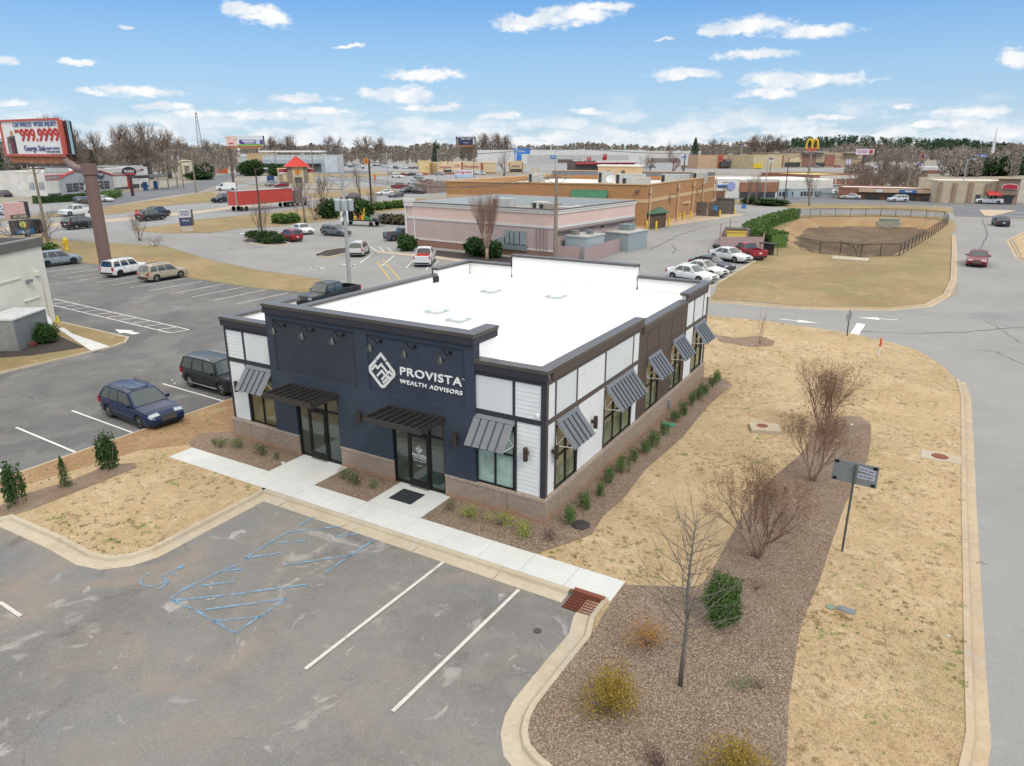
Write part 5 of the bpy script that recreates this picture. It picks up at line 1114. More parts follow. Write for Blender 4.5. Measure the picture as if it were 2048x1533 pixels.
# vase-shaped tree behind the office
def vase():
    mt, mc, tp = bare_tree(12.2, RS(21), 5, .30, .24, .12, (3, 4), .20, 15, 0, .30, .78, .05)
    for m_ in (mt, mc): m_.v = [(x, y, z+1.7) for x, y, z in m_.v]
    mt.tube([(0, 0, -.05), (0, 0, .9), (0, 0, 2.0)], [.34, .27, .3], 10); return mt, mc, tp
at_tree(974, 520, 352, 'vase', vase, 'tall vase-shaped leafless tree against the pale pink building', 14., name='bare_tree', mats=(m_barkc, m_twigp, m_seed), wx=1.0)
mid = [(524, 472, 385, 'mA', 1., 'leafless multi-stem tree on the shrub island'), (280, 482, 420, 'mA', 1.2, 'low leafless tree behind the stop sign'), (309, 493, 470, 'mB', 1.6, 'small leafless shrub-like tree beside the stop-sign tree'),
       (593, 438, 372, 'mC', 1.1, 'slim leafless tree just right of the red trailer end'), (611, 446, 345, 'mD', 1.1, 'leafless tree with a straight dark trunk before the red-roofed restaurant'), (631, 441, 372, 'mA', 1.3, 'leafless multi-stem tree between the trunks near the highway'), (652, 438, 340, 'mD', 1.0, 'tall leafless tree beside the concrete utility pole'),
       (725, 424, 322, 'mE', .9, 'tree holding brown dead leaves beside the steakhouse sign pole'), (744, 425, 372, 'mA', 1.2, 'leafless fan-shaped tree at the foot of the steakhouse sign pole'), (60, 500, 405, 'mB', 1.2, 'leafless tree behind the stacked roadside sign'), (100, 478, 428, 'mC', 1.5, 'leafless sapling at the foot of the left utility pole'),
       (1513, 411, 343, 'mF', 1.25, 'round leafless tree on the verge beside the low hedge'), (1494, 410, 352, 'mF', 1.1, 'leafless tree just left of the round one on the verge'), (1447, 405, 358, 'mC', 1.2, 'thin leafless tree at the corner of the orange brick building'), (1618, 412, 340, 'mD', 1.0, 'leafless tree on the verge before the guardrail'),
       (1345, 352, 302, 'mF', 1.3, 'dark red budding tree behind the grey parapet'), (1362, 352, 318, 'mD', 1.2, 'leafless spreading tree next to the dark red one'), (1008, 352, 300, 'mF', 1.4, 'dark rounded leafless tree in front of the beige shop row'), (1290, 350, 298, 'mC', 1.5, 'leafless tree rising behind the grey parapet'), (1300, 352, 310, 'mD', 1.6, 'second leafless tree behind the grey parapet'),
       (1750, 386, 300, 'mD', 1.2, 'large gnarled leafless tree behind the low brick building'), (1785, 388, 296, 'mF', 1.4, 'broad leafless tree to the right of the digital billboard'), (1715, 384, 330, 'mD', 1.3, 'leafless tree below the digital billboard'), (1810, 388, 315, 'mF', 1.2, 'leafless tree behind the wooden pole'), (1735, 388, 335, 'mA', 1.5, 'thicket-like leafless tree over the low brick building'), (1690, 384, 345, 'mB', 1.6, 'low leafless tree behind the parked white cars'), (1770, 388, 325, 'mB', 1.6, 'leafless tree half hidden in the thicket'),
       (130, 368, 222, 'mG', 1.1, 'great bare oak rising behind the billboard'), (165, 366, 250, 'mG', 1.0, 'bare oak to the right of the billboard'), (205, 364, 258, 'mG', .9, 'bare oak further right behind the wash building'), (262, 360, 242, 'mG', 1.2, 'tall bare oak above the oval sign'), (300, 358, 236, 'mG', 1.15, 'tallest bare oak crown left of the utility poles'), (340, 357, 252, 'mG', 1., 'bare oak beside the pair of utility poles'), (95, 370, 232, 'mG', 1., 'bare oak directly behind the billboard edge'),
       (550, 330, 268, 'mG', 1., 'bare tree on the skyline right of the purple billboard'), (585, 330, 266, 'mG', 1.2, 'broad bare tree on the skyline above the white canopy'), (664, 330, 268, 'mG', 1.2, 'bare skyline tree with a dark nest'), (735, 325, 268, 'mG', 1.2, 'bare skyline tree above the steakhouse sign'), (765, 325, 271, 'mG', .9, 'ragged bare skyline tree right of the steakhouse sign'),
       (415, 340, 274, 'mG', 1.1, 'bare skyline tree left of the purple billboard'), (965, 322, 262, 'mG', 1.3, 'tall bare skyline tree behind the navy billboard'), (990, 322, 262, 'mG', 1.3, 'tall bare skyline tree in the clump right of the navy billboard'), (940, 322, 270, 'mG', 1.2, 'bare skyline tree left in the clump'), (1015, 322, 266, 'mG', 1.1, 'bare skyline tree at the right end of the clump'),
       (1425, 322, 275, 'mG', 1.3, 'rounded bare skyline tree near the flagpole'), (1510, 322, 266, 'mG', 1.4, 'bare skyline tree in the big clump left of the yellow arches'), (1535, 322, 265, 'mG', 1.4, 'fan-shaped bare skyline tree left of the yellow arches'), (1550, 322, 272, 'mG', 1.2, 'bare skyline tree right next to the yellow arches'), (1340, 326, 272, 'mC', 1.4, 'thin bare skyline tree over the dark red tree')]
KB = {'mA': lambda: bare_tree(6., RS(31), 4, .30, .42, .2, (3, 4), .10, 5, 0, .4, .74), 'mB': lambda: bare_tree(4., RS(32), 4, .2, .7, .1, (3, 4), .09, 4, 0, .8, .74), 'mC': lambda: bare_tree(6., RS(33), 4, .35, .35, .3, (3, 4), .07, 3, 0, .2, .7),
      'mD': lambda: bare_tree(9., RS(34), 4, .30, .55, .2, (4, 5), .17, 1, 0, .2, .7), 'mE': lambda: bare_tree(9., RS(35), 4, .33, .5, .22, (3, 5), .15, 1, 1, .2, .66), 'mF': lambda: bare_tree(7., RS(36), 5, .24, .62, .14, (3, 4), .16, 1, 0, .2, .72), 'mG': lambda: bare_tree(18., RS(37), 5, .24, .72, .05, (4, 5), .62, 1, 0, .2, .74, .16)}
HB = {'mA': 6., 'mB': 4., 'mC': 6., 'mD': 9., 'mE': 9., 'mF': 7., 'mG': 18.}
m_redtw = M('7A3A40', .9, var=.15)
for px, py, ty, kd, wx, lab in mid:
    red = 'dark red budding' in lab; key = kd+('r' if red else '')
    at_tree(px, py, ty, key, KB[kd], lab, HB[kd], mats=(m_barkg, m_redtw if red else (m_twigr if kd in 'mAmC' else m_twig), m_seed), wx=wx, z=0, group='leafless trees around the lots')
# ---- leafy things
lv_dark = leaf_mat('evergreen_leaf', '2F4A24', '3F5E2E'); lv_mid = leaf_mat('shrub_leaf', '4A6A34', '648240'); lv_yel = leaf_mat('yellow_green_leaf', '7E8F35', 'A0A848'); lv_gold = leaf_mat('golden_leaf', '8C7A30', 'A88C3A'); lv_pine = leaf_mat('pine_needles', '2A4428', '38563A'); lv_orange = leaf_mat('orange_leaf', 'A8763C', 'B98A48'); lv_red = leaf_mat('russet_leaf', '8E4030', 'A85440'); lv_olive = leaf_mat('olive_leaf', '5E5E48', '716E54'); lv_plum = leaf_mat('plum_leaf', '4A3436', '5C4040')
def leaves(mb, c, rad, n_, s_, rng, shell=.55, zmin=None, m=0, pw=1.):
    for i in range(n_):
        while True:
            v = Vector((rng.uniform(-1, 1), rng.uniform(-1, 1), rng.uniform(-1, 1)))
            if .02 < v.length <= 1: break
        v = v.normalized()*(shell+(1-shell)*rng.random())*(1+.16*sin(v.x*7+v.z*5)+.12*sin(v.y*9)); p = Vector((c[0]+v.x*rad[0], c[1]+v.y*rad[1], c[2]+v.z*rad[2]))
        if zmin is not None and p.z < zmin: p.z = zmin+rng.random()*.05
        a = Vector((rng.uniform(-1, 1), rng.uniform(-1, 1), rng.uniform(-.4, 1))).normalized(); b = a.orthogonal().normalized(); b.rotate(Matrix.Rotation(rng.uniform(0, 6.28), 3, a)); q = s_*rng.uniform(.6, 1.3)
        mb.poly([p-b*q*.45, p+a.cross(b)*q*.32, p+b*q*.6, p-a.cross(b)*q*.32], m)
SH = {}
def shrub(key, label, P, w_, h, n_=520, s_=.055, mat=lv_mid, name='shrub', group=None, blobs=4, seed=1, stems=True, z=.12, shape='round'):
    if key not in SH:
        rng = RS(seed); mb = MB(); st = MB()
        if shape == 'round':
            for i in range(blobs):
                a = rng.uniform(0, 6.28); r_ = rng.uniform(.1, .42) if i else 0; leaves(mb, (cos(a)*r_, sin(a)*r_, .5+rng.uniform(-.12, .16)), (.36, .36, .42), n_//blobs, s_, rng, .35, .03)
        elif shape == 'upright':
            for i in range(blobs):
                a = rng.uniform(0, 6.28); r_ = rng.uniform(.1, .4) if i else 0; leaves(mb, (cos(a)*r_, sin(a)*r_, rng.uniform(.4, .6)), (.2, .2, .5), n_//blobs, s_, rng, .3, .03)
        elif shape == 'cone':
            for i in range(n_//60):
                z_ = (i+.5)/(n_//60); leaves(mb, (0, 0, z_*.95), (.5*(1-z_)**.8+.05, .5*(1-z_)**.8+.05, .09), 60, s_, rng, .5, .02)
        elif shape == 'egg': leaves(mb, (0, 0, .48), (.5, .5, .52), n_, s_, rng, .72, .02); leaves(mb, (0, 0, .5), (.36, .36, .42), n_//4, s_*1.5, rng, .6, .02)
        for i in range(9): a = i*.7; st.tube([(0, 0, 0), (cos(a)*.15, sin(a)*.15, .35), (cos(a)*.3, sin(a)*.3, .7)], [.02, .014, .006], 4)
        SH[key] = (mb.mesh('foliage', mat), st.mesh('stems', m_twig))
    t = thing(name, label, 'shrub' if name != 'hedge' else 'hedge', (*P, z), rnd.uniform(0, 6), group); t.scale = (w_, w_, h)
    for n__, me in zip(('foliage', 'stems'), SH[key]): o = bpy.data.objects.new(n__, me); COL.objects.link(o); o.parent = t
    return t
# row along the brick wall
G_ROW = 'young shrubs in a row along the brick wall'
row = [(1137, 1050), (1173, 1018), (1199, 992), (1220, 968), (1243, 946), (1269, 924), (1289, 906), (1303, 892), (1327, 872), (1349, 844), (1369, 830), (1384, 812), (1396, 800), (1410, 787), (1424, 775), (1432, 766)]
ordn = ['nearest the corner, touching the round dark lid', 'second from the corner', 'third from the corner', 'fourth from the corner, a full one', 'fifth from the corner, narrow', 'sixth from the corner', 'seventh from the corner', 'eighth from the corner', 'ninth, beside the green box lid', 'just past the green box lid', 'below the third awning', 'between the third and fourth awnings', 'below the grey wall meter', 'fourteenth from the corner', 'last but one at the far end', 'last of the row at the far corner']
for i, (px, py) in enumerate(row):
    P = at2(px, py, .12); shrub('row%d' % (i % 3), 'young green shrub in the wall row, '+ordn[i], P, .64+.12*sin(i*2.1), .70+.1*cos(i*1.7), 1000, .07, lv_mid, 'shrub', G_ROW, 5, 40+i % 3, shape='upright' if i % 3 else 'round')
fr = [((430, 890), .4, .35, lv_dark, 'small dark shrub at the left end of the front bed'), ((441, 896), .7, .5, lv_mid, 'green shrub in the front bed left of the office corner'), ((481, 897), .75, .6, lv_mid, 'green shrub before the left brick wall'), ((524, 911), .75, .62, lv_mid, 'green shrub between the left window and the first door'), ((556, 920), .35, .4, lv_dark, 'little dark shrub beside the first entrance walk'),
      ((686, 959), .6, .5, lv_mid, 'loose green shrub against the wall between the doors'), ((711, 970), .8, .68, lv_mid, 'full green shrub in the bed between the two doors'), ((745, 977), .5, .42, lv_mid, 'small green shrub nearest the second entrance walk'), ((899, 1022), .42, .4, lv_dark, 'small dark shrub right of the door mat'), ((941, 1036), .82, .62, lv_yel, 'yellow-green shrub nearest the second door'),
      ((1001, 1051), .95, .6, lv_yel, 'wide yellow-green shrub in the middle of the right bed'), ((1051, 1073), .85, .65, lv_yel, 'yellow-green shrub close to the sidewalk below the corner'), ((1104, 1082), .5, .5, lv_plum, 'sparse dull shrub in front of the brick corner')]
for i, (p, w_, h, m_, lab) in enumerate(fr): shrub('fr%d' % (i if m_ not in (lv_mid,) else i % 3), lab, at2(*p, .12), w_, h, 620 if w_ > .5 else 300, .06 if w_ > .5 else .08, m_, seed=60+i, shape='round', blobs=5)
# shrubs in the big bed and on the left strip
shrub('egg', 'dark green conical holly behind the bare tree', at2(1441, 1246, .12), 1.0, 1.55, 5200, .055, lv_mid, shape='egg', seed=3)
shrub('gold', 'large golden-green rounded shrub at the front of the mulch bed', at2(1212, 1430, .12), 1.45, 1.05, 5200, .035, lv_gold, blobs=7, seed=8)
shrub('gold2', 'sprawling orange-yellow shrub between the golden one and the sidewalk', at2(1296, 1292, .12), 1.05, .7, 1500, .045, lv_orange, blobs=6, seed=9)
shrub('gold3', 'golden shrub cut off by the bottom edge', at2(1470, 1560, .12), 1.4, 1.0, 3600, .035, lv_gold, blobs=6, seed=10)
shrub('plum', 'small dark purple shrub at the bottom of the bed', at2(1316, 1535, .12), .7, .5, 1100, .04, lv_plum, blobs=4, seed=11)
shrub('plum2', 'small brown twiggy shrub right of the holly', at2(1514, 1180, .12), .5, .35, 500, .04, lv_plum, blobs=3, seed=12)
shrub('plum3', 'low brown tuft with a little grass near the lawn edge', at2(1520, 1378, .12), .5, .3, 400, .04, lv_plum, blobs=3, seed=13); shrub('tuft', 'flat patch of green weeds in the mulch', at2(1475, 1375, .12), .9, .14, 300, .05, lv_mid, blobs=4, seed=14)
shrub('up1', 'tallest leafy evergreen on the left strip with three tips', at2(223, 938, .12), .95, 1.6, 2600, .08, lv_dark, shape='upright', blobs=7, seed=15)
shrub('up2', 'slim pointed evergreen between the two larger ones', at2(132, 974, .12), .55, 1.3, 1500, .06, lv_dark, shape='cone', seed=16)
shrub('up3', 'leafy evergreen at the left edge of the picture', at2(36, 1010, .12), .85, 1.6, 2400, .08, lv_dark, shape='upright', blobs=6, seed=17)
shrub('box1', 'clipped round green bush beside the satellite dish', at2(94, 688), 1.55, 1.35, 4200, .07, lv_dark, shape='egg', seed=18, z=.05); shrub('redb', 'small red bush beside the clipped green one', at2(64, 698), .7, .5, 700, .06, lv_red, seed=19, z=.05)
shrub('jun', 'green bush behind the cream building roof corner', at2(97, 503), 2.8, 1.1, 1500, .16, lv_mid, seed=20, z=0)
MB_ = [(497, 478, .75), (510, 474, .8), (531, 479, .8), (547, 480, .8)]
for i, (px, py, s_) in enumerate([(501, 477, 1.0), (512, 474, .9), (531, 476, 1.), (547, 477, 1.), (525, 485, 1.4), (536, 489, .9), (558, 487, 1.2)]): shrub('isl%d' % (i % 2), ['dark clipped ball at the left end of the shrub island', 'dark ball behind the island tree', 'dark ball right of the island tree', 'dark ball touching the red SUV', 'widest green bush on the shrub island', 'yellowish low bush on the island', 'yellow-green bush at the right tip of the island'][i], at2(px, py), s_*1.6, s_*1.1, 700, .12, lv_mid if i > 3 else lv_dark, seed=70+i % 2, z=0, shape='egg')
for i, (px, py) in enumerate([(557, 447), (570, 448), (587, 446), (757, 421), (773, 419), (792, 417), (806, 416)]): shrub('hb', 'clipped green ball shrub, '+['left of a pair by the corner lawn', 'right of a pair by the corner lawn', 'single one beside the three bare trunks', 'first in the row before the highway', 'second in the row before the highway', 'third in the row before the highway', 'last in the row at the pink building'][i], at2(px, py), 2.4, 1.7, 900, .18, lv_mid, seed=80, z=0, shape='egg', group='clipped ball shrubs along the highway lawn')
for i, (px, py) in enumerate([(775, 448), (795, 449), (812, 450)]): shrub('hb2', 'grey-green mounded bush '+['behind the truck', 'in the middle by the grey pickup', 'nearest the pink wall'][i], at2(px, py), 3.0, 1.7, 900, .16, lv_olive, seed=81, z=0, shape='egg')
for i, (px, py, w_) in enumerate([(952, 512, 2.6), (985, 516, 2.4), (815, 502, 2.4), (658, 437, 4.2), (726, 436, 4)]): shrub('hb3', ['round dark bush left of the vase tree', 'round dark bush right of the vase tree', 'low bush at the pink building corner', 'big bush at the roadside behind the tall pole', 'big bush behind the landscaping truck'][i], at2(px, py), w_, w_*.85, 1500, .16, lv_dark, seed=82, z=0, shape='egg')
for i, (px, py, w_, h) in enumerate([(1504, 408, 5.5, 1.6), (1542, 411, 8, 1.5), (405, 350, 12, 6), (400, 360, 12, 3.5), (505, 352, 14, 7.5), (555, 350, 10, 5.5), (1960, 352, 16, 8), (1990, 352, 20, 9), (2030, 350, 20, 9), (1930, 353, 14, 6), (1580, 388, 8, 3), (560, 360, 9, 6)]):
    shrub('bg%d' % (i % 2), ['clipped dark bush left of the verge trees', 'wide clipped bush on the verge', 'dark evergreen mass beside the stone arch', 'evergreen bush by the stone arch', 'large dark evergreen before the pale buildings', 'dark evergreen left of the red roof', 'bright green evergreen behind the stone restaurant', 'tall green evergreen behind the restaurant tower', 'green evergreens at the right edge', 'green evergreen left of the restaurant tower', 'dark mound bush before the blue wall', 'green conifer behind the restaurant'][i], at2(px, py), w_, h, 2600, .09, lv_mid if 5 < i < 10 else lv_dark, seed=90+i % 2, z=0, shape='egg' if i < 2 else 'round', blobs=6, name='evergreen_tree' if h > 5 else 'shrub')
for i, (px, py, ty) in enumerate([(160, 368, 285), (192, 366, 300), (275, 360, 300), (0, 380, 262), (870, 330, 292), (1388, 328, 276)]):
    P = at2(px, py); h = hg(P, px, ty); shrub('pine', ['green pine behind the billboard pole', 'shorter pine right of the billboard', 'pine between the bare oaks', 'dark pine behind the billboard at the left edge', 'dark green pine below the navy billboard', 'pair of dark pine tops on the skyline'][i], P, h*.55, h, 3200, .05, lv_pine, seed=95, z=0, shape='cone', name='pine_tree')
# hedges
def hedge(path, w_, h, n_, label, mat=lv_mid, s_=.16, z=0, dens=None):
    rng = RS(len(path)*7+n_); mb = MB(); P = [Vector(p) for p in path]; tot = sum((P[i+1]-P[i]).length for i in range(len(P)-1))
    for i in range(len(P)-1):
        d = P[i+1]-P[i]; L = d.length; t = d.normalized(); nn = Vector((-t.y, t.x)); k = int(n_*L/tot)
        core = [P[i]-nn*w_*.38, P[i+1]-nn*w_*.38, P[i+1]+nn*w_*.38, P[i]+nn*w_*.38]; mb.prism([tuple(c) for c in core], z, z+h*.86)
        for j in range(k):
            u = rng.random(); f = rng.choice((0, 1, 1, 2)); hh = h*(1+.08*sin(u*L*1.7)+.05*sin(u*L*4.1))
            if f == 1: v, zz = rng.uniform(-.5, .5), z+hh*rng.uniform(.88, 1.04)
            else: v, zz = (-.5 if f == 0 else .5)*rng.uniform(.8, 1.08), z+hh*rng.random()
            c = P[i]+d*u+nn*v*w_; p = Vector((c.x, c.y, zz)); a = Vector((rng.uniform(-1, 1), rng.uniform(-1, 1), rng.uniform(-.3, 1))).normalized(); b = a.orthogonal().normalized(); q = s_*rng.uniform(.6, 1.4)
            mb.poly([p-b*q*.5, p+a.cross(b)*q*.35, p+b*q*.6, p-a.cross(b)*q*.35])
    return tag(mb.build('hedge', mat), label, 'hedge')
hedge(PX([(1588, 437), (1548, 449), (1515, 462), (1502, 470)]), 2.2, 1.7, 6000, 'long clipped hedge running beside the basin fence', s_=.22)
hedge(PX([(1500, 474), (1520, 486), (1545, 492), (1556, 496)]), 2.6, 1.9, 5000, 'thick green hedge beside the mauve bin enclosure', s_=.2)
hedge(PX([(70, 408), (140, 404), (168, 401)]), 2.2, 1.6, 2500, 'low hedge in front of the wash building', lv_dark, .3)
hedge(PX([(200, 402), (215, 398), (230, 393)]), 4, 1.6, 2000, 'sloping hedge right of the billboard pole', lv_mid, .3)
hedge(PX([(835, 386), (860, 387), (888, 384)]), 3, 3.2, 1200, 'brown leafless hedge in front of the orange brick wall', M('A08E80', .95, var=.15), .3)
hedge(PX([(230, 375), (245, 374), (258, 372)]), 2.5, 1.6, 900, 'row of clipped bushes below the red-framed windows', lv_dark, .3)
hedge(PX([(385, 358), (420, 357)]), 3, 2.5, 600, 'dark hedge at the stone arch', lv_dark, .6)
# ---- distant woods: one mass of bare crowns
def woods(name, n_, xr, yr, hts, mats, seed, wmul=1., pine=0., avoid=None):
    rng = RS(seed); mb = MB()
    for i in range(n_):
        px = rng.uniform(*xr); py = yr[0]+(yr[1]-yr[0])*rng.random()**1.6; P = at(px, py); h = rng.uniform(*hts)*(1+.12*sin(px*.021+seed)+.08*sin(px*.06)); x, y = P.x, P.y; z0 = hillz(x, y)
        ispine = rng.random() < pine; cr = h*.26*wmul*(.8 if ispine else 1); W_ = .05+.0009*hypot(x-CP.x, y-CP.y)
        a0 = atan2(y-CP.y, x-CP.x)+pi/2; ux, uy = cos(a0), sin(a0)
        if not ispine: mb.poly([(x-ux*W_, y-uy*W_, z0), (x+ux*W_, y+uy*W_, z0), (x, y, z0+h*.8)], 0)
        for j in range(60 if not ispine else 50):
            t = rng.random(); an = rng.uniform(0, 6.28); rr_ = cr*sqrt(rng.random())*(sin(pi*min(.97, .15+t*.8))**.6 if not ispine else (1.05-t*.6)); bx_, by_ = x+cos(an)*rr_, y+sin(an)*rr_; bz = z0+h*(.06+.86*t) if not ispine else z0+h*(.2+.78*t)
            if ispine: q = h*.12; mb.poly([(bx_+rng.uniform(-q, q), by_+rng.uniform(-q, q), bz+rng.uniform(-q, q)) for _ in range(3)], 2)
            else:
                L = h*rng.uniform(.08, .2); dx, dy, dz = cos(an)*L*.5, sin(an)*L*.5, L*rng.uniform(.5, 1); w2 = W_*rng.uniform(.5, 1.1)
                mb.poly([(bx_-ux*w2, by_-uy*w2, bz), (bx_+ux*w2, by_+uy*w2, bz+w2*.5), (bx_+dx, by_+dy, bz+dz)], rng.choice((0, 1, 1)))
    o = mb.build(name, mats); o['kind'] = 'stuff'; return o
HC = at(1740, 311.5); HC = (HC.x, HC.y)
def hillz(x, y):
    dx, dy = (x-HC[0]), (y-HC[1]); u = dx*RT.x+dy*RT.y; v = -dx*RT.y+dy*RT.x
    return 24*math.exp(-(u/260)**2-(v/230)**2)+7*math.exp(-((u+700)/600)**2-(v/300)**2)
mb = MB(); NX, NY = 60, 22
for j in range(NY+1):
    for i in range(NX+1):
        u = -1700+2700*i/NX; v = -420+1100*j/NY; x = HC[0]+RT.x*u-RT.y*v; y = HC[1]+RT.y*u+RT.x*v; mb.v.append((x, y, hillz(x, y)-.4 if 0 < j < NY else -.4))
for j in range(NY):
    for i in range(NX): a = j*(NX+1)+i; mb.f.append((a, a+1, a+NX+2, a+NX+1)); mb.m.append(0)
m_floor = ground_mat('forest_floor', ('84756A', '786A60', '8E7F74', '665A50'), .02, 1, None, 0, 4)
struct(mb.build('hill', m_floor, smooth=True))
wm = [M('7F766C', .95, var=.1), M('8E857A', .95, var=.1), lv_pine]
woods('woods', 900, (-700, 470), (318, 352), (12, 17), wm, 1)
woods('woods', 650, (380, 1500), (311, 322), (15, 20), wm, 2, pine=.06)
woods('woods', 420, (1380, 2300), (313, 325), (14, 18), wm, 3)
woods('woods', 200, (1560, 1850), (320, 329), (11, 15), [M('867B74', .95, var=.1), M('938880', .95, var=.1), lv_pine], 4, 1.3)
woods('pine_woods', 1100, (1470, 2150), (309.8, 315), (15, 19), wm, 5, 1.4, pine=1.)
woods('woods', 260, (1880, 2300), (330, 356), (9, 13), [M('857A74', .95, var=.1), M('968A80', .95, var=.1), lv_pine], 6)
woods('woods', 300, (-400, 60), (352, 372), (10, 14), wm, 7, pine=.15)
woods('woods', 170, (560, 905), (317, 330), (8, 12), wm, 8)
woods('woods', 60, (1690, 1850), (366, 386), (4, 8), [M('7E7066', .95, var=.1), M('8C7D72', .95, var=.1), lv_pine], 9)
# ================================================================ SURROUNDING BUILDINGS, SIGNS, POLES
def V2(p): return Vector((p[0], p[1]))
def dep(P, z=0): return (Vector((P[0], P[1], z))-CP).dot(FW)
def pt(px, py, d): return CP+ray(px, py)*d
class Frame:
    """local frame on a facade: x from its left to its right end, y away from the viewer"""
    def __init__(s, name, label, cat, P0, P1, group=None):
        s.P0, s.P1 = V2(P0), V2(P1); d = s.P1-s.P0; s.W = d.length; s.rz = atan2(d.y, d.x); s.t = thing(name, label, cat, (*s.P0, 0), s.rz, group)
    def box(s, pname, x0, x1, y0, y1, z0, z1, col, label=None, **k):
        m_ = col if not isinstance(col, str) else M(col, **k); return MB().bx(x0, x1, y0, y1, z0, z1).build(pname, m_, s.t, label=label)
def hvac_(p, x, y, z, w_, d, h): MB().bx(x-w_/2, x+w_/2, y-d/2, y+d/2, z, z+h).build('rooftop_unit', M(random.Random(int(x*7)).choice(('C2C2BC', 'A8A8A4', '8E8E8A')), .6), p)
def fb(name, label, cat, p0, p1, ty, dpt, wall, specs=(), texts=(), roof='D8D8D6', par=.35, top_at=0, group=None, wallk={}, h=None):
    """specs: (part, u0, u1, v0, v1, colour, proud) as fractions of the facade"""
    P0, P1 = at2(*p0), at2(*p1); f = Frame(name, label, cat, P0, P1, group); H = h or (hg(P0, p0[0], ty) if top_at == 0 else hg(P1, p1[0], ty)); f.H = H; W = f.W
    wm_ = wall if not isinstance(wall, str) else M(wall, vs=.5, **wallk)
    MB().bx(0, W, 0, dpt, 0, H).build('wall', wm_, f.t)
    MB().bx(.3, W-.3, .3, dpt-.3, H+.0, H+.05).build('roof', M(roof, vs=.3), f.t)
    mb = MB(); mb.bx(-.05, W+.05, -.05, .3, H+.0, H+par); mb.bx(-.05, .3, .3, dpt, H, H+par); mb.bx(W-.3, W+.05, .3, dpt, H, H+par); mb.bx(-.05, W+.05, dpt, dpt+.3, H, H+par); mb.build('parapet', wm_, f.t)
    if W > 30 and not h:
        rg = random.Random(int(p0[0])); 
        for i in range(int(min(9, W/16))): hvac_(f.t, rg.uniform(.06, .94)*W, rg.uniform(.2, .8)*dpt, H+.05, rg.uniform(1.6, 3.4), 2., rg.uniform(.8, 1.6))
    for sp in specs:
        pn, u0, u1, v0, v1, col, out = sp[:7]; MB().bx(u0*W, u1*W, -out, .02, v0*H, v1*H).build(pn, M(col, vs=.6, rough=.6) if isinstance(col, str) else col, f.t)
    for s_, u, v, fr_, col, *o in texts: text(s_, fr_*H, M(col, .5, var=0), f.t, (u*W, -(o[0] if o else .25), v*H), ext=.03, off=.02, fit=(o[1]*W if len(o) > 1 else None))
    return f
m_dkw = glass_mat('dark_shop_glass', '33373A', .05); m_sgrey = M('8E9294', .5, .3, var=.1); m_hvac = M('C2C2BC', .55, var=.12, vs=1.5, k=.75)
def hvac(parent, x, y, z, w_=2., d=1.6, h=1.3, col=None):
    o = MB().bx(x-w_/2, x+w_/2, y-d/2, y+d/2, z, z+h).build('rooftop_unit', col or m_hvac, parent); MB().bx(x-w_/2+.1, x-w_/2+.7, y-d/2-.03, y-d/2, z+.15, z+h-.15).bx(x-w_/2-.03, x-w_/2, y-d/2+.15, y+d/2-.15, z+.15, z+h-.15).build('grille', m_plast, o); return o
_h = []
# --- pale pink / mauve retail building ------------------------------------------
P1 = V2(at2(1109, 520)); P0 = at2(817, 490); f = Frame('retail_building', 'pale pink and mauve flat-roofed retail building with white bands behind the office', 'retail building', P0, P1); W, H, D = f.W, hg(P1, 1109, 419.5), 20.5
m_pink = M('E6CABE', .85, var=.05, vs=.6); m_mauve = M('C6B2AE', .85, var=.06, vs=.6); m_wb = M('E2E0DC', .8, var=.04); m_br2 = brick_mat('red_brown_brick', '9C6B58', '86594A', 'A89484'); m_roofd = M('A6A29A', .9, var=.15, vs=.7); m_capb = M('6B625C', .6, var=.05)
core = MB(); wall_holes(core, 'x', .0, .3, 0, W, 0, H, []); core.bx(W-.3, W, .3, D, 0, H); core.bx(0, .3, .3, D, 0, H); core.bx(.3, W-.3, D-.3, D, 0, H); core.build('wall', m_mauve, f.t)
b = MB().bx(.3, W-.3, .3, D-.3, H-1.7, H-1.5); b.build('roof', m_roofd, f.t)
MB().bx(.31, W-.31, D-.36, D-.3, H-1.5, H-.1).bx(.3, .36, .3, D-.36, H-1.5, H-.1).bx(W-.36, W-.301, .3, D-.36, H-1.5, H-.1).build('parapet_lining', M('C9D4D6', .5, .2, var=.05), f.t)
def ring(nm, z0, z1, o, m_, sides=True):
    b = MB().bx(-o, W+o, -o, 0, z0, z1)
    if sides: b.bx(W, W+o, 0, D, z0, z1).bx(-o, 0, 0, D, z0, z1)
    b.build(nm, m_, f.t)
ring('pink_band', .667*H, .905*H, .03, m_pink); ring('cornice', .905*H, .955*H, .16, m_wb); ring('cornice_cap', .955*H, .985*H, .24, m_wb); ring('parapet_cap', .985*H, H+.03, .28, m_capb); ring('white_band', .617*H, .667*H, .08, m_wb); ring('base_band', .15*H, .18*H, .08, m_wb, False); ring('brick_base', 0, .15*H, .05, m_br2, False)
MB().bx(-.25, -.05, -.25, .2, .2, .9*H).bx(1.25, 1.42, -.1, 0, .2, .9*H).build('corner_strip', m_wb, f.t); MB().bx(-.35, 1.5, -.35, .1, .985*H, H+.35).bx(-.3, 1.45, -.3, 0, .9*H, .98*H).build('corner_block', m_wb, f.t)
g = MB(); g.bx(W+.02, W+.45, .1, D, .545*H, .575*H); g.build('gutter', m_capb, f.t)
for y_ in (.2, 8.5, 17): MB().bx(W+.05, W+.2, y_, y_+.12, .1, .55*H).build('downspout', m_capb, f.t)
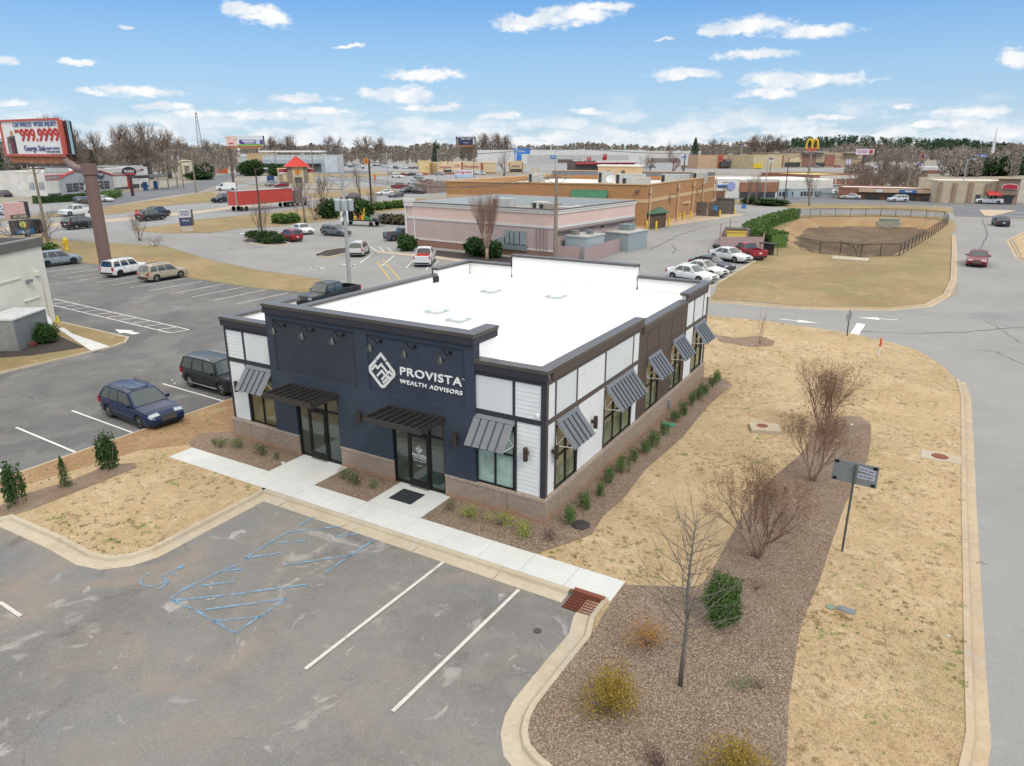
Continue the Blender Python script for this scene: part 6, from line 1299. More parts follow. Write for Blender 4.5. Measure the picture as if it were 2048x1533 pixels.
for x_, y_, w_, h_ in ((7, 13, 3.2, 1.5), (12, 15, 2., 1.1), (15.5, 12, 2.6, 1.2), (19, 13.5, 1.2, .9), (20.5, 8, 2.4, 1.2), (10, 8, 1., .8), (17, 6, 2.8, .9)): hvac(f.t, x_, y_, H-1.5, w_, 1.7, h_, M(rnd.choice(('B9BCBA', 'A49A90', 'C9C9C4')), .6, var=.1))
for x_ in (9, 13.2, 17.6): MB().lathe([(.3, 0), (.3, .35), (.55, .42), (.5, .7), (0, .75)], 12, 0, (x_, 17.5, H-1.5)).build('roof_vent', m_sgrey, f.t, True)
for i, (x_, w_) in enumerate([(W-8.2, .9), (W-7.1, .6), (W-6.35, .5), (W-5.7, .7), (W-4.85, .8)]): MB().bx(x_, x_+w_*.95, -.35, -.04, 1.5 if i else 1.2, 3.1 if i else 2.2).build('meter_cabinet', M('A0B0B2', .5, .2, var=.08), f.t)
MB().bx(W-8.2, W-3.9, -.3, -.02, .75, 1.4).build('meter_base', M('8E9C9C', .5, .2), f.t)
for x_ in (W-2.6, W-2.1, W-1.6, W-1.1): MB().tube([(x_, -.1, .4), (x_, -.1, .62*H)], .05, 5).build('conduit', M('A88E88', .7), f.t)
for y_ in (4., 11.): o = MB().bx(W, W+.35, y_, y_+.35, .50*H, .50*H+.3).build('flood_light', m_black, f.t)
# walk-in cooler and air unit stand beside the wall
t = thing('cooler_box', 'grey-white metal cooler box standing against the mauve wall', 'cooler', P1+Vector((cos(f.rz)*.7-sin(f.rz)*1.2, sin(f.rz)*.7+cos(f.rz)*1.2)), f.rz); MB().bx(0, 3.0, 0, 4.2, 0, 2.7).build('cabinet', M('B9C6CA', .5, .3, var=.06), t); MB().bx(-.1, 3.1, -.1, 4.3, 2.7, 2.85).build('lid', m_hvac, t)
for x_, y_ in ((.5, .6), (1.4, 2.4)): MB().bx(x_, x_+.7, y_, y_+.7, 2.85, 3.4).build('condenser', m_sgrey, t)
t = thing('cooler_box', 'blue-grey equipment box with unit on top near the orange brick corner', 'cooler', P1+Vector((cos(f.rz)*.7-sin(f.rz)*11, sin(f.rz)*.7+cos(f.rz)*11)), f.rz); MB().bx(0, 3.4, 0, 5.4, 0, 2.3).build('cabinet', M('A9B8BC', .5, .3, var=.06), t); MB().bx(-.1, 3.5, -.1, 5.5, 2.3, 2.45).build('lid', m_hvac, t); MB().bx(.6, 2.2, 2.5, 4.2, 2.45, 3.2).build('condenser', M('8FA09F', .5, .3), t)
m_mf = M('B59E9B', .85, var=.10, vs=3)
def plank_fence(path, h, label, m_, pitch=.16, z=0, name='fence', th=.04):
    t = thing(name, label, 'fence', (*path[0], z)); pl = MB(); po = MB(); ox, oy = path[0]
    for (a, b) in zip(path, path[1:]):
        a, b = V2(a), V2(b); L = (b-a).length; d = (b-a)/L; nn = Vector((-d.y, d.x)); k = int(L/pitch)
        for i in range(k):
            p = a+d*(i*pitch); q = p+d*(pitch*.92); hh = h*(1+rnd.uniform(-.012, .012)); P = [(p.x-ox, p.y-oy), (q.x-ox, q.y-oy), (q.x+nn.x*th-ox, q.y+nn.y*th-oy), (p.x+nn.x*th-ox, p.y+nn.y*th-oy)]; pl.prism(P, 0, hh)
        for i in range(int(L/2.4)+2): p = a+d*min(L, i*2.4)+nn*.1; po.tube([(p.x-ox, p.y-oy, 0), (p.x-ox, p.y-oy, h*.97)], .06, 5)
    pl.build('planks', m_, t); po.build('posts', m_, t); return t
plank_fence(PX([(1114, 521), (1161, 523)]), 1.7, 'short mauve plank fence at the foot of the wooden utility pole', m_mf)
plank_fence(PX([(1170, 528), (1268, 494), (1278, 489)]), 1.75, 'long mauve plank fence along the service side of the pink building', m_mf)
# --- orange brick store ----------------------------------------------------------
P1 = V2(at2(1289, 461)); H = hg(P1, 1290, 369.5); P0 = V2(at2(892, 362.2, H)); P2 = V2(at2(1430, 352.8, H)); f = Frame('brick_store', 'large orange brick store with flat white roof beyond the pink building', 'store', P0, P1); W = f.W
m_ob = brick_mat('orange_brick', 'BE8A5C', 'A87648', 'C2A078', .4, .13, .012); m_obt = M('D4B48C', .85, var=.05); m_wr = M('E6E4DE', .8, var=.05, vs=.4, k=.9); m_dkp = M('7A8086', .7, var=.08, vs=.5)
ca, sa = cos(-f.rz), sin(-f.rz); q = P2-P0; l2 = (q.x*ca-q.y*sa, q.x*sa+q.y*ca); l3 = (l2[0]-W, l2[1]); C4 = [(0, 0), (W, 0), l2, l3]
def off4(o): cx = sum(p[0] for p in C4)/4; cy = sum(p[1] for p in C4)/4; return [(p[0]+(o if p[0] > cx else -o), p[1]+(o if p[1] > cy else -o)) for p in C4]
mb = MB()
def quadwall(mb, a, b, th, z0, z1):
    a, b = V2(a), V2(b); d = (b-a).normalized(); nn = Vector((-d.y, d.x))*th; mb.prism([tuple(a), tuple(b), tuple(b+nn), tuple(a+nn)], z0, z1)
for i in range(4): quadwall(mb, C4[i], C4[(i+1) % 4], .35, 0, H-.12)
mb.build('wall', m_ob, f.t); MB().prism(off4(-.4), H-1.2, H-1.0).build('roof', m_wr, f.t)
for nm, z0, z1, o, m_ in (('coping', H-.12, H+.08, .12, m_obt), ('stone_band', H*.60, H*.68, .05, m_obt), ('stone_base', 0, H*.09, .06, m_obt)):
    b = MB()
    for i in (0, 1): a_, b_ = off4(o)[i], off4(o)[i+1]; quadwall(b, a_, b_, .3 if nm == 'coping' else .1, z0, z1)
    if nm == 'coping': quadwall(b, off4(o)[3], off4(o)[0], .3, z0, z1)
    b.build(nm, m_, f.t)
b = MB(); quadwall(b, C4[2], C4[3], .3, H-1, H+.75); b.build('rear_parapet', m_dkp, f.t); b = MB(); quadwall(b, off4(.1)[2], off4(.1)[3], .5, H+.75, H+.9); b.build('rear_coping', m_obt, f.t)
dr_ = V2(l2)-Vector((W, 0)); L2 = dr_.length; dr_.normalize()
def onside(s_, o=0): return (W+dr_.x*s_+dr_.y*o, dr_.y*s_-dr_.x*o)
for s_ in (1.2, 17, 27, 34, 44): x_, y_ = onside(s_, .25); o = MB().tube([(x_, y_, 0), (x_, y_, H*.78)], .14, 8).build('downpipe', m_obt, f.t); MB().lathe([(.14, 0), (.3, .15), (.28, .7), (.12, .9), (.1, 1.3), (0, 1.35)], 8, 0, (x_, y_, H*.78)).build('pipe_head', M('B8A088', .7), o, True)
for s_, v in ((12, .70), (30, .74), (50, .78)): x_, y_ = onside(s_, .5); MB().bx(x_-.1, x_+.9, y_-.5, y_+.9, H*v, H*v+.12).build('wall_lamp', m_capb, f.t)
MB().bx(W-.6-1.2, W-.6-.6, -.4, -.05, H*.83, H*.88).build('flood_light', m_capb, f.t)
# green standing seam awning on the front, penthouse, units, dishes
xa, xb = W-12.6, W-6.4; b = MB(); q = len(b.v); b.v += [(xa, -.05, H*.86), (xb, -.05, H*.86), (xb, -1.6, H*.60), (xa, -1.6, H*.60), (xa, -.05, H*.60), (xb, -.05, H*.60)]
for fc in ((3, 2, 1, 0), (0, 4, 3), (1, 2, 5), (4, 5, 2, 3)): b.f.append(tuple(q+i for i in fc)); b.m.append(0)
o = b.build('green_awning', M('3F8060', .45, .2, var=.06), f.t); b = MB()
for i in range(11): x_ = xa+(xb-xa)*(i+.5)/11; b.tube([(x_, -.08, H*.86), (x_, -1.62, H*.605)], .04, 4)
b.build('seams', M('2C6046', .5), o)
zr = H-1.0
xl, yl = .26*W, 24
o = MB().bx(.50*W, .735*W, 34, 38, zr, zr+3.0).build('penthouse', m_obt, f.t); MB().bx(.495*W, .74*W, 33.8, 38.2, zr+3.0, zr+3.3).build('penthouse_roof', m_wr, o); MB().bx(.55*W, .57*W, 33.9, 33.99, zr, zr+2.1).bx(.64*W, .66*W, 33.9, 33.99, zr, zr+2.2).build('door', M('5A5450', .6), o)
for x_, y_, w_, h_ in ((.30*W, 17, 2.6, 2.0), (.79*W, 20, 5.2, 2.0), (.88*W, 11, 4.6, 1.7), (1.0*W, 24, 5.0, 1.9), (1.08*W, 35, 2.6, 2.0), (.62*W, 25, 2.6, 2.2)): hvac(f.t, x_, y_, zr, w_, 2.4, h_)
def dish(parent, x, y, z, r, face=-pi/2, name='satellite_dish'):
    o = MB().tube([(x, y, z), (x, y, z+r*1.1)], .05, 6).build(name, m_sgrey, parent); e = MB().lathe([(0, 0), (r*.5, r*.08), (r*.85, r*.22), (r, r*.32)], 20).build('reflector', M('D8DADA', .5, var=.03), o, True); e.location = (x, y, z+r*1.3); e.rotation_euler = (pi/2-.6, 0, face+pi/2); return o
dish(f.t, .73*W, 14, zr, .85)
# things beside the brick store
def loc_of(s_, o): x_, y_ = onside(s_, o); v = Vector((x_, y_)); v.rotate(Matrix.Rotation(f.rz, 2)); return P0+v
bs = [((1293, 461), 'beside the hut, left'), ((1312, 462), 'in front of the hut'), ((1337, 455), 'right of the hut'), ((1358.5, 441.5), 'left of the store door'), ((1367, 440), 'right of the store door'), ((1381, 438), 'between the door and the pen'), ((1439, 435), 'at the corner of the wooden pen'), ((1469, 429), 'at the far corner of the pen')]
for (p, lab) in bs: o = MB().lathe([(.13, 0), (.13, 1.15), (.09, 1.24), (0, 1.27)], 10).build('bollard', M('E4C22C', .5, var=.05), None, True, (*at2(*p), 0)); tag(o, 'yellow steel bollard '+lab, 'bollard', 'yellow bollards along the brick store'); o.scale = (1.25, 1.25, 1.25 if 'hut' in lab else 1.1)
a, b = at2(1293, 460), at2(1331, 455); fr_ = Frame('wooden_hut', 'dark weathered wooden hut with green roof against the orange brick wall', 'hut', a, b); hh = hg(fr_.P0, 1293, 427)
k = MB()
for i in range(int(fr_.W/.2)): k.bx(i*.2, i*.2+.18, 0, .06, 0, hh)
k.bx(0, fr_.W, .07, 2.6, 0, hh); k.build('wall', M('6A5648', .9, var=.35, vs=3), fr_.t); b = MB(); q_ = len(b.v); x0, x1 = -.3, fr_.W+.3; b.v += [(x0, -.4, hh-.1), (x1, -.4, hh-.1), (x1, 1.6, hh+.7), (x0, 1.6, hh+.7), (x0, 3, hh+.2), (x1, 3, hh+.2), (x0, -.4, hh-.2), (x1, -.4, hh-.2)]
for fc in ((0, 1, 2, 3), (3, 2, 5, 4), (6, 7, 1, 0), (0, 3, 4, 6), (1, 7, 5, 2)): b.f.append(tuple(q_+i for i in fc)); b.m.append(0)
b.build('roof', M('356A4C', .5, .1, var=.08), fr_.t)
a, b = at2(1358, 440), at2(1372, 437); fr_ = Frame('door_canopy', 'small tan doorway with little roof in the orange brick side wall', 'doorway', a, b); hh = hg(fr_.P0, 1358, 408); MB().bx(0, fr_.W, 0, .8, 0, hh).build('surround', m_obt, fr_.t); MB().bx(.4, fr_.W-.4, -.03, 0, 0, hh*.8).build('door', M('C4B4A4', .6), fr_.t); MB().bx(-.3, fr_.W+.3, -.6, .8, hh, hh+.3).build('roof', m_obt, fr_.t)
m_wood = M('6E6862', .9, var=.3, vs=2.)
for pth, lab in ((PX([(1391, 432), (1415, 433), (1438, 434), (1440, 428)]), 'weathered grey wooden bin pen, front part with blue sign'), (PX([(1425, 428), (1466, 429), (1468, 424), (1430, 420)]), 'weathered grey wooden bin pen, rear part with blue sign')):
    t = plank_fence(pth, 2.7 if 'front' in lab else 2.6, lab, m_wood, .22, name='wooden_pen'); MB().bx(0, .9, -.12, -.08, 0, .9).build('sign', M('4C86C4', .5, var=0), t, loc=((pth[1][0]-pth[0][0])*1.3+.4, (pth[1][1]-pth[0][1])*1.3-.3, 1.2))
# mauve bin enclosure with yellow bin, grill, black bin
PE = PX([(1436, 504), (1524, 504), (1530, 486), (1448, 480)]); plank_fence(PE+[PE[0]], 1.9, 'mauve plank enclosure around the yellow bin behind the parked cars', m_mf)
fr_ = Frame('yellow_bin', 'yellow steel refuse bin inside the mauve enclosure', 'refuse bin', at2(1452, 493), at2(1490, 494)); MB().prism([(0, 0), (fr_.W, 0), (fr_.W, 2.2), (0, 2.2)], 0, 2.2).bx(-.1, fr_.W+.1, -.1, .1, 1.9, 2.0).build('body', M('E2CA62', .55, var=.08), fr_.t); MB().bx(-.1, fr_.W+.1, -.1, 2.4, 2.2, 2.3).build('lid', M('4A443C', .7, var=.1), fr_.t)
for px in (1438, 1457): o = MB().bx(-.08, .08, -.08, .08, 0, 3.3).build('timber_post', m_mf, None, loc=(*at2(px, 498 if px == 1438 else 486), 0)); tag(o, 'tall mauve timber post, '+('left' if px == 1438 else 'right')+' of the two by the bin enclosure', 'post')
P = at2(1431, 514); t = thing('barbecue_grill', 'black charcoal barbecue grill on thin legs beside the silver sedan', 'grill', (*P, 0), -.3); MB().lathe([(0, -.3), (.4, -.2), (.5, 0), (.4, .2), (0, .3)], 12, 0, (0, 0, 1.3)).build('bowl', m_black, t, True); MB().tube([(-.3, -.2, 0), (-.15, 0, 1.1)], .03, 4).tube([(.3, -.2, 0), (.15, 0, 1.1)], .03, 4).tube([(0, .3, 0), (0, .1, 1.1)], .03, 4).build('legs', m_black, t); MB().bx(.5, 1.1, -.2, .2, 1.2, 1.25).build('side_shelf', m_black, t)
P = at2(1536, 510); t = thing('black_table', 'black folding table with a bin beneath behind the red pickup tailgate', 'table', (*P, 0), -.4); MB().bx(-1.1, 1.1, -.5, .5, 1.35, 1.45).build('table_top', m_black, t); MB().bx(-.5, .5, -.4, .4, 0, 1.2).build('bin', M('2E2622', .7), t)
for sx in (-1, 1):
    for sy in (-.4, .4): MB().tube([(sx, sy, 0), (sx, sy, 1.35)], .04, 4).build('leg', m_black, t)
# chain link fence round the basin
t = thing('chain_link_fence', 'black chain-link fence running around the dry retention basin', 'fence', (*BASIN[0], 0)); ox, oy = BASIN[0]; FP = [(x_+(x_-bc.x)*.012, y_+(y_-bc.y)*.012) for x_, y_ in BASIN]; FP = FP[:-3]; po, rl, ms = MB(), MB(), MB(); hf = 1.55
for a, b in zip(FP, FP[1:]):
    a, b = V2(a), V2(b); L = (b-a).length; k = max(1, round(L/3.0))
    for i in range(k): p = a.lerp(b, i/k); MB().tube([(p.x-ox, p.y-oy, 0), (p.x-ox, p.y-oy, hf+.05)], .045, 5).build('post', m_black, t)
    rl.tube([(a.x-ox, a.y-oy, hf), (b.x-ox, b.y-oy, hf)], .035, 5); rl.tube([(a.x-ox, a.y-oy, .06), (b.x-ox, b.y-oy, .06)], .02, 4)
    q_ = len(ms.v); ms.v += [(a.x-ox, a.y-oy, .05), (b.x-ox, b.y-oy, .05), (b.x-ox, b.y-oy, hf), (a.x-ox, a.y-oy, hf)]; ms.f.append((q_, q_+1, q_+2, q_+3)); ms.m.append(0)
rl.build('rails', m_black, t); ms.build('mesh_panels', wire_mat('chain_link', '202020', .13), t)
P = at(1775, 462, -2.2); t = thing('outlet_structure', 'grey concrete outlet box with sloped grate in the dry basin', 'drain box', (P.x, P.y, -2.4), .2); MB().bx(-2, 2, -1.4, 1.4, 0, 1.9).build('box', M('A8A496', .9, var=.15), t); MB().prism([(-1.6, -1), (1.6, -1), (1.6, 1), (-1.6, 1)], 1.9, 2.5).build('grate', M('8C9688', .7, .2), t)
P = at2(1700, 521); o = MB().bx(-2, 2, -1.2, 1.2, 0, .25).build('concrete_slab', m_conc2, None, loc=(*P, 0)); tag(o, 'flat concrete junction slab outside the basin fence', 'slab')
# --- clinic behind (white, brick and blue-grey)
f = fb('clinic_building', 'long white and brick building with a blue emblem behind the orange store', 'clinic', (1383, 396), (1553, 396), 362, 26, 'D8D4C8', [('brick_panel', 0, .20, 0, .86, '9A6450', .1), ('white_tower', .205, .54, 0, 1.12, 'E0DED4', .6), ('brick_panel', .545, 1., .35, .92, '9E6C54', .15), ('dark_window', .56, .98, .0, .34, m_dkw, .05), ('emblem_bar', .27, .41, .70, .78, '4C86C8', .8), ('emblem_bar', .29, .41, .62, .68, '2E3A70', .8), ('canopy_recess', .22, .38, 0, .42, '7C5C48', .65)], roof='F2F2EE')
mb = MB().lathe([(0, 0), (1.1, 0), (1.1, .2), (0, .2)], 20); o = mb.build('emblem_disc', M('9AA4DA', .5, var=0), f.t); o.location = (.445*f.W, -.75, .70*f.H); o.rotation_euler = (pi/2, 0, 0)
P0c = at2(1555, 396); P1c = at2(1662, 394); f = Frame('warehouse_wing', 'low blue-grey wing with white upper wall and narrow windows', 'building', P0c, P1c); H = hg(P0c, 1555, 362); MB().bx(0, f.W, 0, 20, 0, H*.5).build('lower_wall', M('A9B5BC', .8, var=.06, vs=.5), f.t); MB().bx(0, f.W, -.1, 20, H*.5, H).build('upper_wall', M('DCDAD0', .8, var=.05, vs=.5), f.t); MB().bx(0, f.W, 0, 20, H, H+.3).build('roof', m_wr, f.t)
for u in (.02, .08, .24, .42, .48, .54, .60, .68, .75): MB().bx(u*f.W, u*f.W+.7, -.05, 0, H*.08, H*.34).build('window', m_dkw, f.t)
MB().bx(.13*f.W, .2*f.W, -1.4, 0, 0, H*.55).build('entrance_bay', M('93A2AC', .7), f.t)
# --- low shop strip and stone restaurant at the right
f = fb('shop_strip', 'low brick shop strip with tan fascia and blue sign across the far highway', 'shops', (1675, 398), (1861, 403), 377, 14, brick_mat('strip_brick', '9A6450', '86584A', 'A08878', .6, .2), [('fascia', .225, 1.0, .72, 1.02, 'CDB598', 1.2), ('blank_sign', .41, .48, .74, .98, 'E6E8EA', 1.3), ('blue_sign', .66, .84, .72, 1.0, '2F6CB4', 1.35), ('shop_window', .31, .46, .05, .55, m_dkw, .1), ('shop_window', .52, .64, .05, .55, m_dkw, .1), ('shop_window', .70, .84, .05, .58, m_dkw, .1), ('shop_window', .90, .99, .05, .55, m_dkw, .1)], [('Allstate', .755, .87, .20, 'F4F4F4', 1.4)], roof='D8D6CE')
m_stone = brick_mat('ledge_stone', 'A8907C', '8C7060', 'B8A490', .7, .22, .02)
f = fb('stone_restaurant', 'tan restaurant with stone piers, red awning and red barn-shaped sign', 'restaurant', (1868, 406), (2031, 409), 364, 20, 'C4B69C', [('stone_pier', .02, .07, 0, .98, m_stone, .3), ('stone_pier', .20, .25, 0, .95, m_stone, .3), ('stone_pier', .40, .45, 0, 1.0, m_stone, .4), ('stone_pier', .60, .66, 0, .95, m_stone, .4), ('stone_tower', .74, .985, 0, 1.18, m_stone, 1.2), ('tower_cornice', .71, 1.01, 1.18, 1.27, 'CFC0A2', 1.8), ('door_opening', .50, .56, 0, .42, m_dkw, .1), ('window_band', .64, .74, .0, .36, m_dkw, .5), ('entrance_opening', .80, .93, 0, .42, m_dkw, 1.3), ('entrance_canopy', .74, .96, .42, .46, '5A4A40', 2.0)], roof='D8D4CC')
b = MB(); b.v += [(.62*f.W, -.5, .60*f.H), (.78*f.W, -.5, .60*f.H), (.78*f.W, -2.6, .42*f.H), (.62*f.W, -2.6, .42*f.H), (.62*f.W, -.5, .42*f.H), (.78*f.W, -.5, .42*f.H)]; b.f += [(3, 2, 1, 0), (0, 4, 3), (1, 2, 5)]; b.m += [0]*3; b.build('red_awning', M('C2483C', .5, var=.08), f.t)
def arch_plate(parent, cx, cz, w_, h_, y, mt, nm, th=.1):
    P = [(cx-w_/2, cz)]+[(cx+w_/2*-cos(a)*.98, cz+h_*.5+h_*.5*sin(a)) for a in [pi*i/10 for i in range(11)]]+[(cx+w_/2, cz)]; mb = MB(); k = len(P); mb.v = [(x, y, z) for x, z in P]+[(x, y+th, z) for x, z in P]; mb.f = [tuple(range(k)), tuple(range(2*k-1, k-1, -1))]+[(i, k+i, k+(i+1) % k, (i+1) % k) for i in range(k)]; mb.m = [0]*len(mb.f); mb.build(nm, mt, parent)
arch_plate(f.t, .865*f.W, .70*f.H, .2*f.W, .26*f.H, -1.5, M('E8E6E0', .6), 'sign_back'); arch_plate(f.t, .865*f.W, .725*f.H, .18*f.W, .21*f.H, -1.62, M('B8283A', .5), 'barn_sign')
# guard rail
A, B_ = at2(1545, 392), at2(1950, 404.5); f = Frame('guard_rail', 'long galvanised guard rail along the far highway', 'guard rail', A, B_); MB().bx(0, f.W, 0, .12, .55, 1.25).build('rail', M('9AA6AA', .4, .5, var=.08), f.t)
for i in range(int(f.W/4)): MB().bx(i*4, i*4+.2, .12, .3, 0, 1.2).build('post', M('8A8680', .8), f.t)
# --- wash / oil-change building on the left
f = fb('wash_building', 'white vehicle-wash building with red arched gable and sunburst window', 'wash building', (97, 394), (300, 374), 346, 16, 'DCDAD4', [('dark_plinth', 0, .98, 0, .12, '5A5C60', .15), ('grey_band', .0, .22, .72, .86, '9C9A98', .12), ('red_stripe', .0, .22, .69, .72, 'C23A3C', .16), ('red_stripe', .0, .22, .86, .89, 'C23A3C', .16), ('grey_band', .60, .74, .72, .86, 'A8A29E', .12), ('red_stripe', .60, .74, .69, .72, 'C23A3C', .16), ('window_wall', .765, .89, .12, .78, m_dkw, .1), ('red_frame', .745, .765, 0, .86, 'C23A3C', .3), ('red_frame', .89, .91, 0, .86, 'C23A3C', .3), ('red_frame', .765, .89, .80, .86, 'C23A3C', .3), ('roof_screen', 0, .2, 1.0, 1.22, 'CDD0CE', .1)], roof='E8E6E2')
W, H = f.W, f.H
P = [(.10*W, 0), (.10*W, .72*H)]+[(.10*W+(.48*W)*i/12, .72*H+.33*H*sin(pi*(i/12)**.9)) for i in range(1, 12)]+[(.58*W, .72*H), (.58*W, 0)]; k = len(P); b = MB(); b.v = [(x, -.6, z) for x, z in P]+[(x, .1, z) for x, z in P]; b.f = [tuple(range(k))[::-1]]+[(i, (i+1) % k, k+(i+1) % k, k+i) for i in range(k)]; b.m = [0]*len(b.f); b.build('gable_front', M('A9AEB4', .7, var=.05), f.t)
MB().tube([(x, -.65, z+.15) for x, z in P[1:-1]], .28, 6).build('red_arch', M('C8383A', .5), f.t)
b = MB()
for i in range(7):
    for j in range(3): x_ = .14*W+i*.057*W; b.bx(x_, x_+.05*W, -.66, -.6, .12*H+j*.13*H, .23*H+j*.13*H)
b.build('window_panes', m_dkw, f.t); o = MB().lathe([(0, 0), (2.9, 0), (2.9, .12), (0, .12)], 24).build('round_doorway', m_dkw, f.t); o.location = (.34*W, -.72, .14*H); o.rotation_euler = (pi/2, 0, 0)
b = MB()
for i in range(13): a = pi*i/12; b.tube([(.34*W+3.2*cos(a), -.72, .14*H+3.2*sin(a)), (.34*W+6.*cos(a), -.7, min(.14*H+6.*sin(a), .95*H))], .07, 4)
b.tube([(.34*W+3.0*cos(pi*i/16), -.78, .14*H+3.0*sin(pi*i/16)) for i in range(17)], .2, 5); b.build('sunburst_trim', m_wb, f.t)
o = MB().lathe([(0, 0), (1.6, 0), (1.6, .15), (0, .15)], 20).build('badge', M('3A4460', .5), f.t); o.location = (.455*W, -.75, .80*H); o.rotation_euler = (pi/2, 0, 0); o.scale = (1.35, .8, 1); text('WASH', .9, m_wb, f.t, (.455*W, -.95, .80*H), off=.02)
f = fb('car_wash_tunnel', 'white wash tunnel block behind the oval sign', 'building', (263, 378), (292, 375), 335, 12, 'D6D4D2', [('maroon_band', 0, 1, .80, .9, '8A4A4E', .1), ('dark_plinth', 0, 1, 0, .2, '4A4C50', .1)], [('WASH', .6, .85, .12, 'E8E6E0')])
A, B_ = at2(282, 383), at2(337, 377); f = Frame('vacuum_canopy', 'flat black-edged canopy over the vacuum bays', 'canopy', A, B_); H = hg(A, 282, 357); MB().bx(-.5, f.W+.5, -1.5, 3, H, H+.8).build('roof', M('3A3E44', .6), f.t)
for x_ in (0, f.W*.33, f.W*.66, f.W): MB().tube([(x_, 0, 0), (x_, 0, H)], .15, 6).build('column', m_wb, f.t)
for x_ in (f.W*.25, f.W*.62): MB().bx(x_, x_+1., .5, 1.5, 0, 2.6).build('vacuum_unit', M('3C6CA4', .5), f.t)
text('CAR WASH ENTRANCE', .7, m_wb, f.t, (f.W/2, -1.55, H+.4), fit=f.W*.6)
A, B_ = at2(364, 358), at2(389, 357); f = Frame('stone_arch', 'cream stone arch monument at the roadside', 'arch', A, B_); H = hg(A, 364, 322); W = f.W
MB().bx(0, W*.27, 0, 1.5, 0, H*.9).build('pier', M('D8CCB2', .85), f.t); MB().bx(W*.73, W, 0, 1.5, 0, H*.9).build('pier', M('D8CCB2', .85), f.t); MB().bx(0, W, .1, 1.4, H*.72, H*.9).build('lintel', M('E0D8C4', .85), f.t); MB().tube([(W*.5-W*.5*cos(pi*i/12), .75, H*.9+H*.1*sin(pi*i/12)) for i in range(13)], .45, 6).build('arch_top', M('D8CCB2', .85), f.t)
# --- restaurant with red pyramid roof
f = fb('fast_food_restaurant', 'small stone restaurant with bright red pyramid roof tower', 'restaurant', (560, 367), (628, 366), 340, 14, 'D8C49A', [('maroon_band', 0, .26, .80, 1.05, 'A8344C', .1), ('white_band', 0, .26, .72, .8, 'ECE8E4', .15), ('side_stone', 0, .1, 0, .7, '9A8A74', .12), ('maroon_band', .84, 1, .80, 1.05, 'A8344C', .1)], roof='C8C4BC')
W, H = f.W, f.H; x0, x1 = .25*W, .83*W; HT = H*1.22; MB().bx(x0, x1, -1.2, 6, 0, HT).build('tower', M('CDBB98', .8, var=.08), f.t); MB().bx(x0-.03, x0+1.6, -1.26, 0, 0, HT*.97).build('stone_pier', M('8E8474', .9, var=.2), f.t); MB().bx(x1-1.6, x1+.03, -1.26, 0, 0, HT*.97).build('stone_pier', M('8E8474', .9, var=.2), f.t); MB().bx(x0+2.4, x1-2.4, -1.24, -1.1, 0, HT*.36).build('window', m_dkw, f.t)
HP = hg(f.P0, 590, 312); b = MB(); c_ = ((x0+x1)/2, 2.4); e = 1.2; b.v = [(x0-e, -2.4, HT), (x1+e, -2.4, HT), (x1+e, 7.2, HT), (x0-e, 7.2, HT), (c_[0], c_[1], HP)]; b.f = [(0, 1, 4), (1, 2, 4), (2, 3, 4), (3, 0, 4), (3, 2, 1, 0)]; b.m = [0]*5; o = b.build('pyramid_roof', M('D23A2E', .45, .1, var=.04), f.t); b = MB()
for i in range(1, 10): u = i/10; p = (x0-e+(x1-x0+2*e)*u, -2.42, HT+.03); q_ = (c_[0]+(p[0]-c_[0])*.05, c_[1]-.2, HP-.2); b.tube([p, (p[0]+(c_[0]-p[0])*min(1, abs(p[0]-c_[0])*0+.0)+0, p[1], p[2]), q_] if False else [p, q_], .05, 3)
b.build('roof_seams', M('B02E26', .5), o); o = MB().lathe([(0, 0), (.9, 0), (1.0, .2), (0, .2)], 10).build('badge', M('D8862C', .5), f.t); o.location = (.54*W, -1.3, .85*H); o.rotation_euler = (pi/2, 0, 0); text('S', 1.6, M('B8302C', .5), f.t, (.54*W, -1.55, .85*H))
t = thing('blue_bin', 'blue clothing bin between two white gates', 'bin', at2(540, 364), .1); MB().bx(-1.4, 1.4, 0, 1.8, 0, 2.3).build('body', M('31507C', .6), t); MB().bx(-6, -2, .5, .7, 0, 2.2).build('gate', m_wb, t); MB().bx(2, 4, .5, .7, 0, 2.2).build('gate', m_wb, t)
# --- background blocks (position, colours from the photograph)
fb('pale_flat_building', 'pale blue-grey flat building in the left background', 'building', (484, 334), (500, 334), 309, 18, 'B9C4C8', [('roof_band', 0, 1, .8, 1, 'D8DCDC', .3)])
fb('tan_block', 'tan block beside the pale flat building', 'building', (496, 336), (540, 336), 308, 20, 'C4A886', [('door', .1, .2, 0, .4, '6A7078', .1)])
fb('canopied_store', 'long pale store with grey awning roof in the left background', 'store', (528, 346), (688, 345), 312, 26, 'BCC2C4', [('dark_front', .0, .72, .05, .48, '6A6A68', .2), ('awning', .0, .72, .55, .78, 'AEB8BE', 3.), ('window_pier', .12, .14, 0, .5, 'D8D8D4', .4), ('window_pier', .26, .28, 0, .5, 'D8D8D4', .4), ('window_pier', .40, .42, 0, .5, 'D8D8D4', .4), ('window_pier', .54, .56, 0, .5, 'D8D8D4', .4), ('entrance_tower', .76, .92, 0, .9, 'C8D2D8', 1.)], roof='E0E2E2')
A, B_ = at2(520, 333), at2(648, 333); f = Frame('fuel_canopy', 'long flat white fuel canopy over pale columns', 'canopy', A, B_); H = hg(A, 520, 305); MB().bx(0, f.W, 0, 12, H, H+1.3).build('roof', m_wr, f.t)
for i in range(7): MB().bx(f.W*(i+.5)/7, f.W*(i+.5)/7+.5, 3, 3.6, 0, H).build('column', m_wb, f.t)
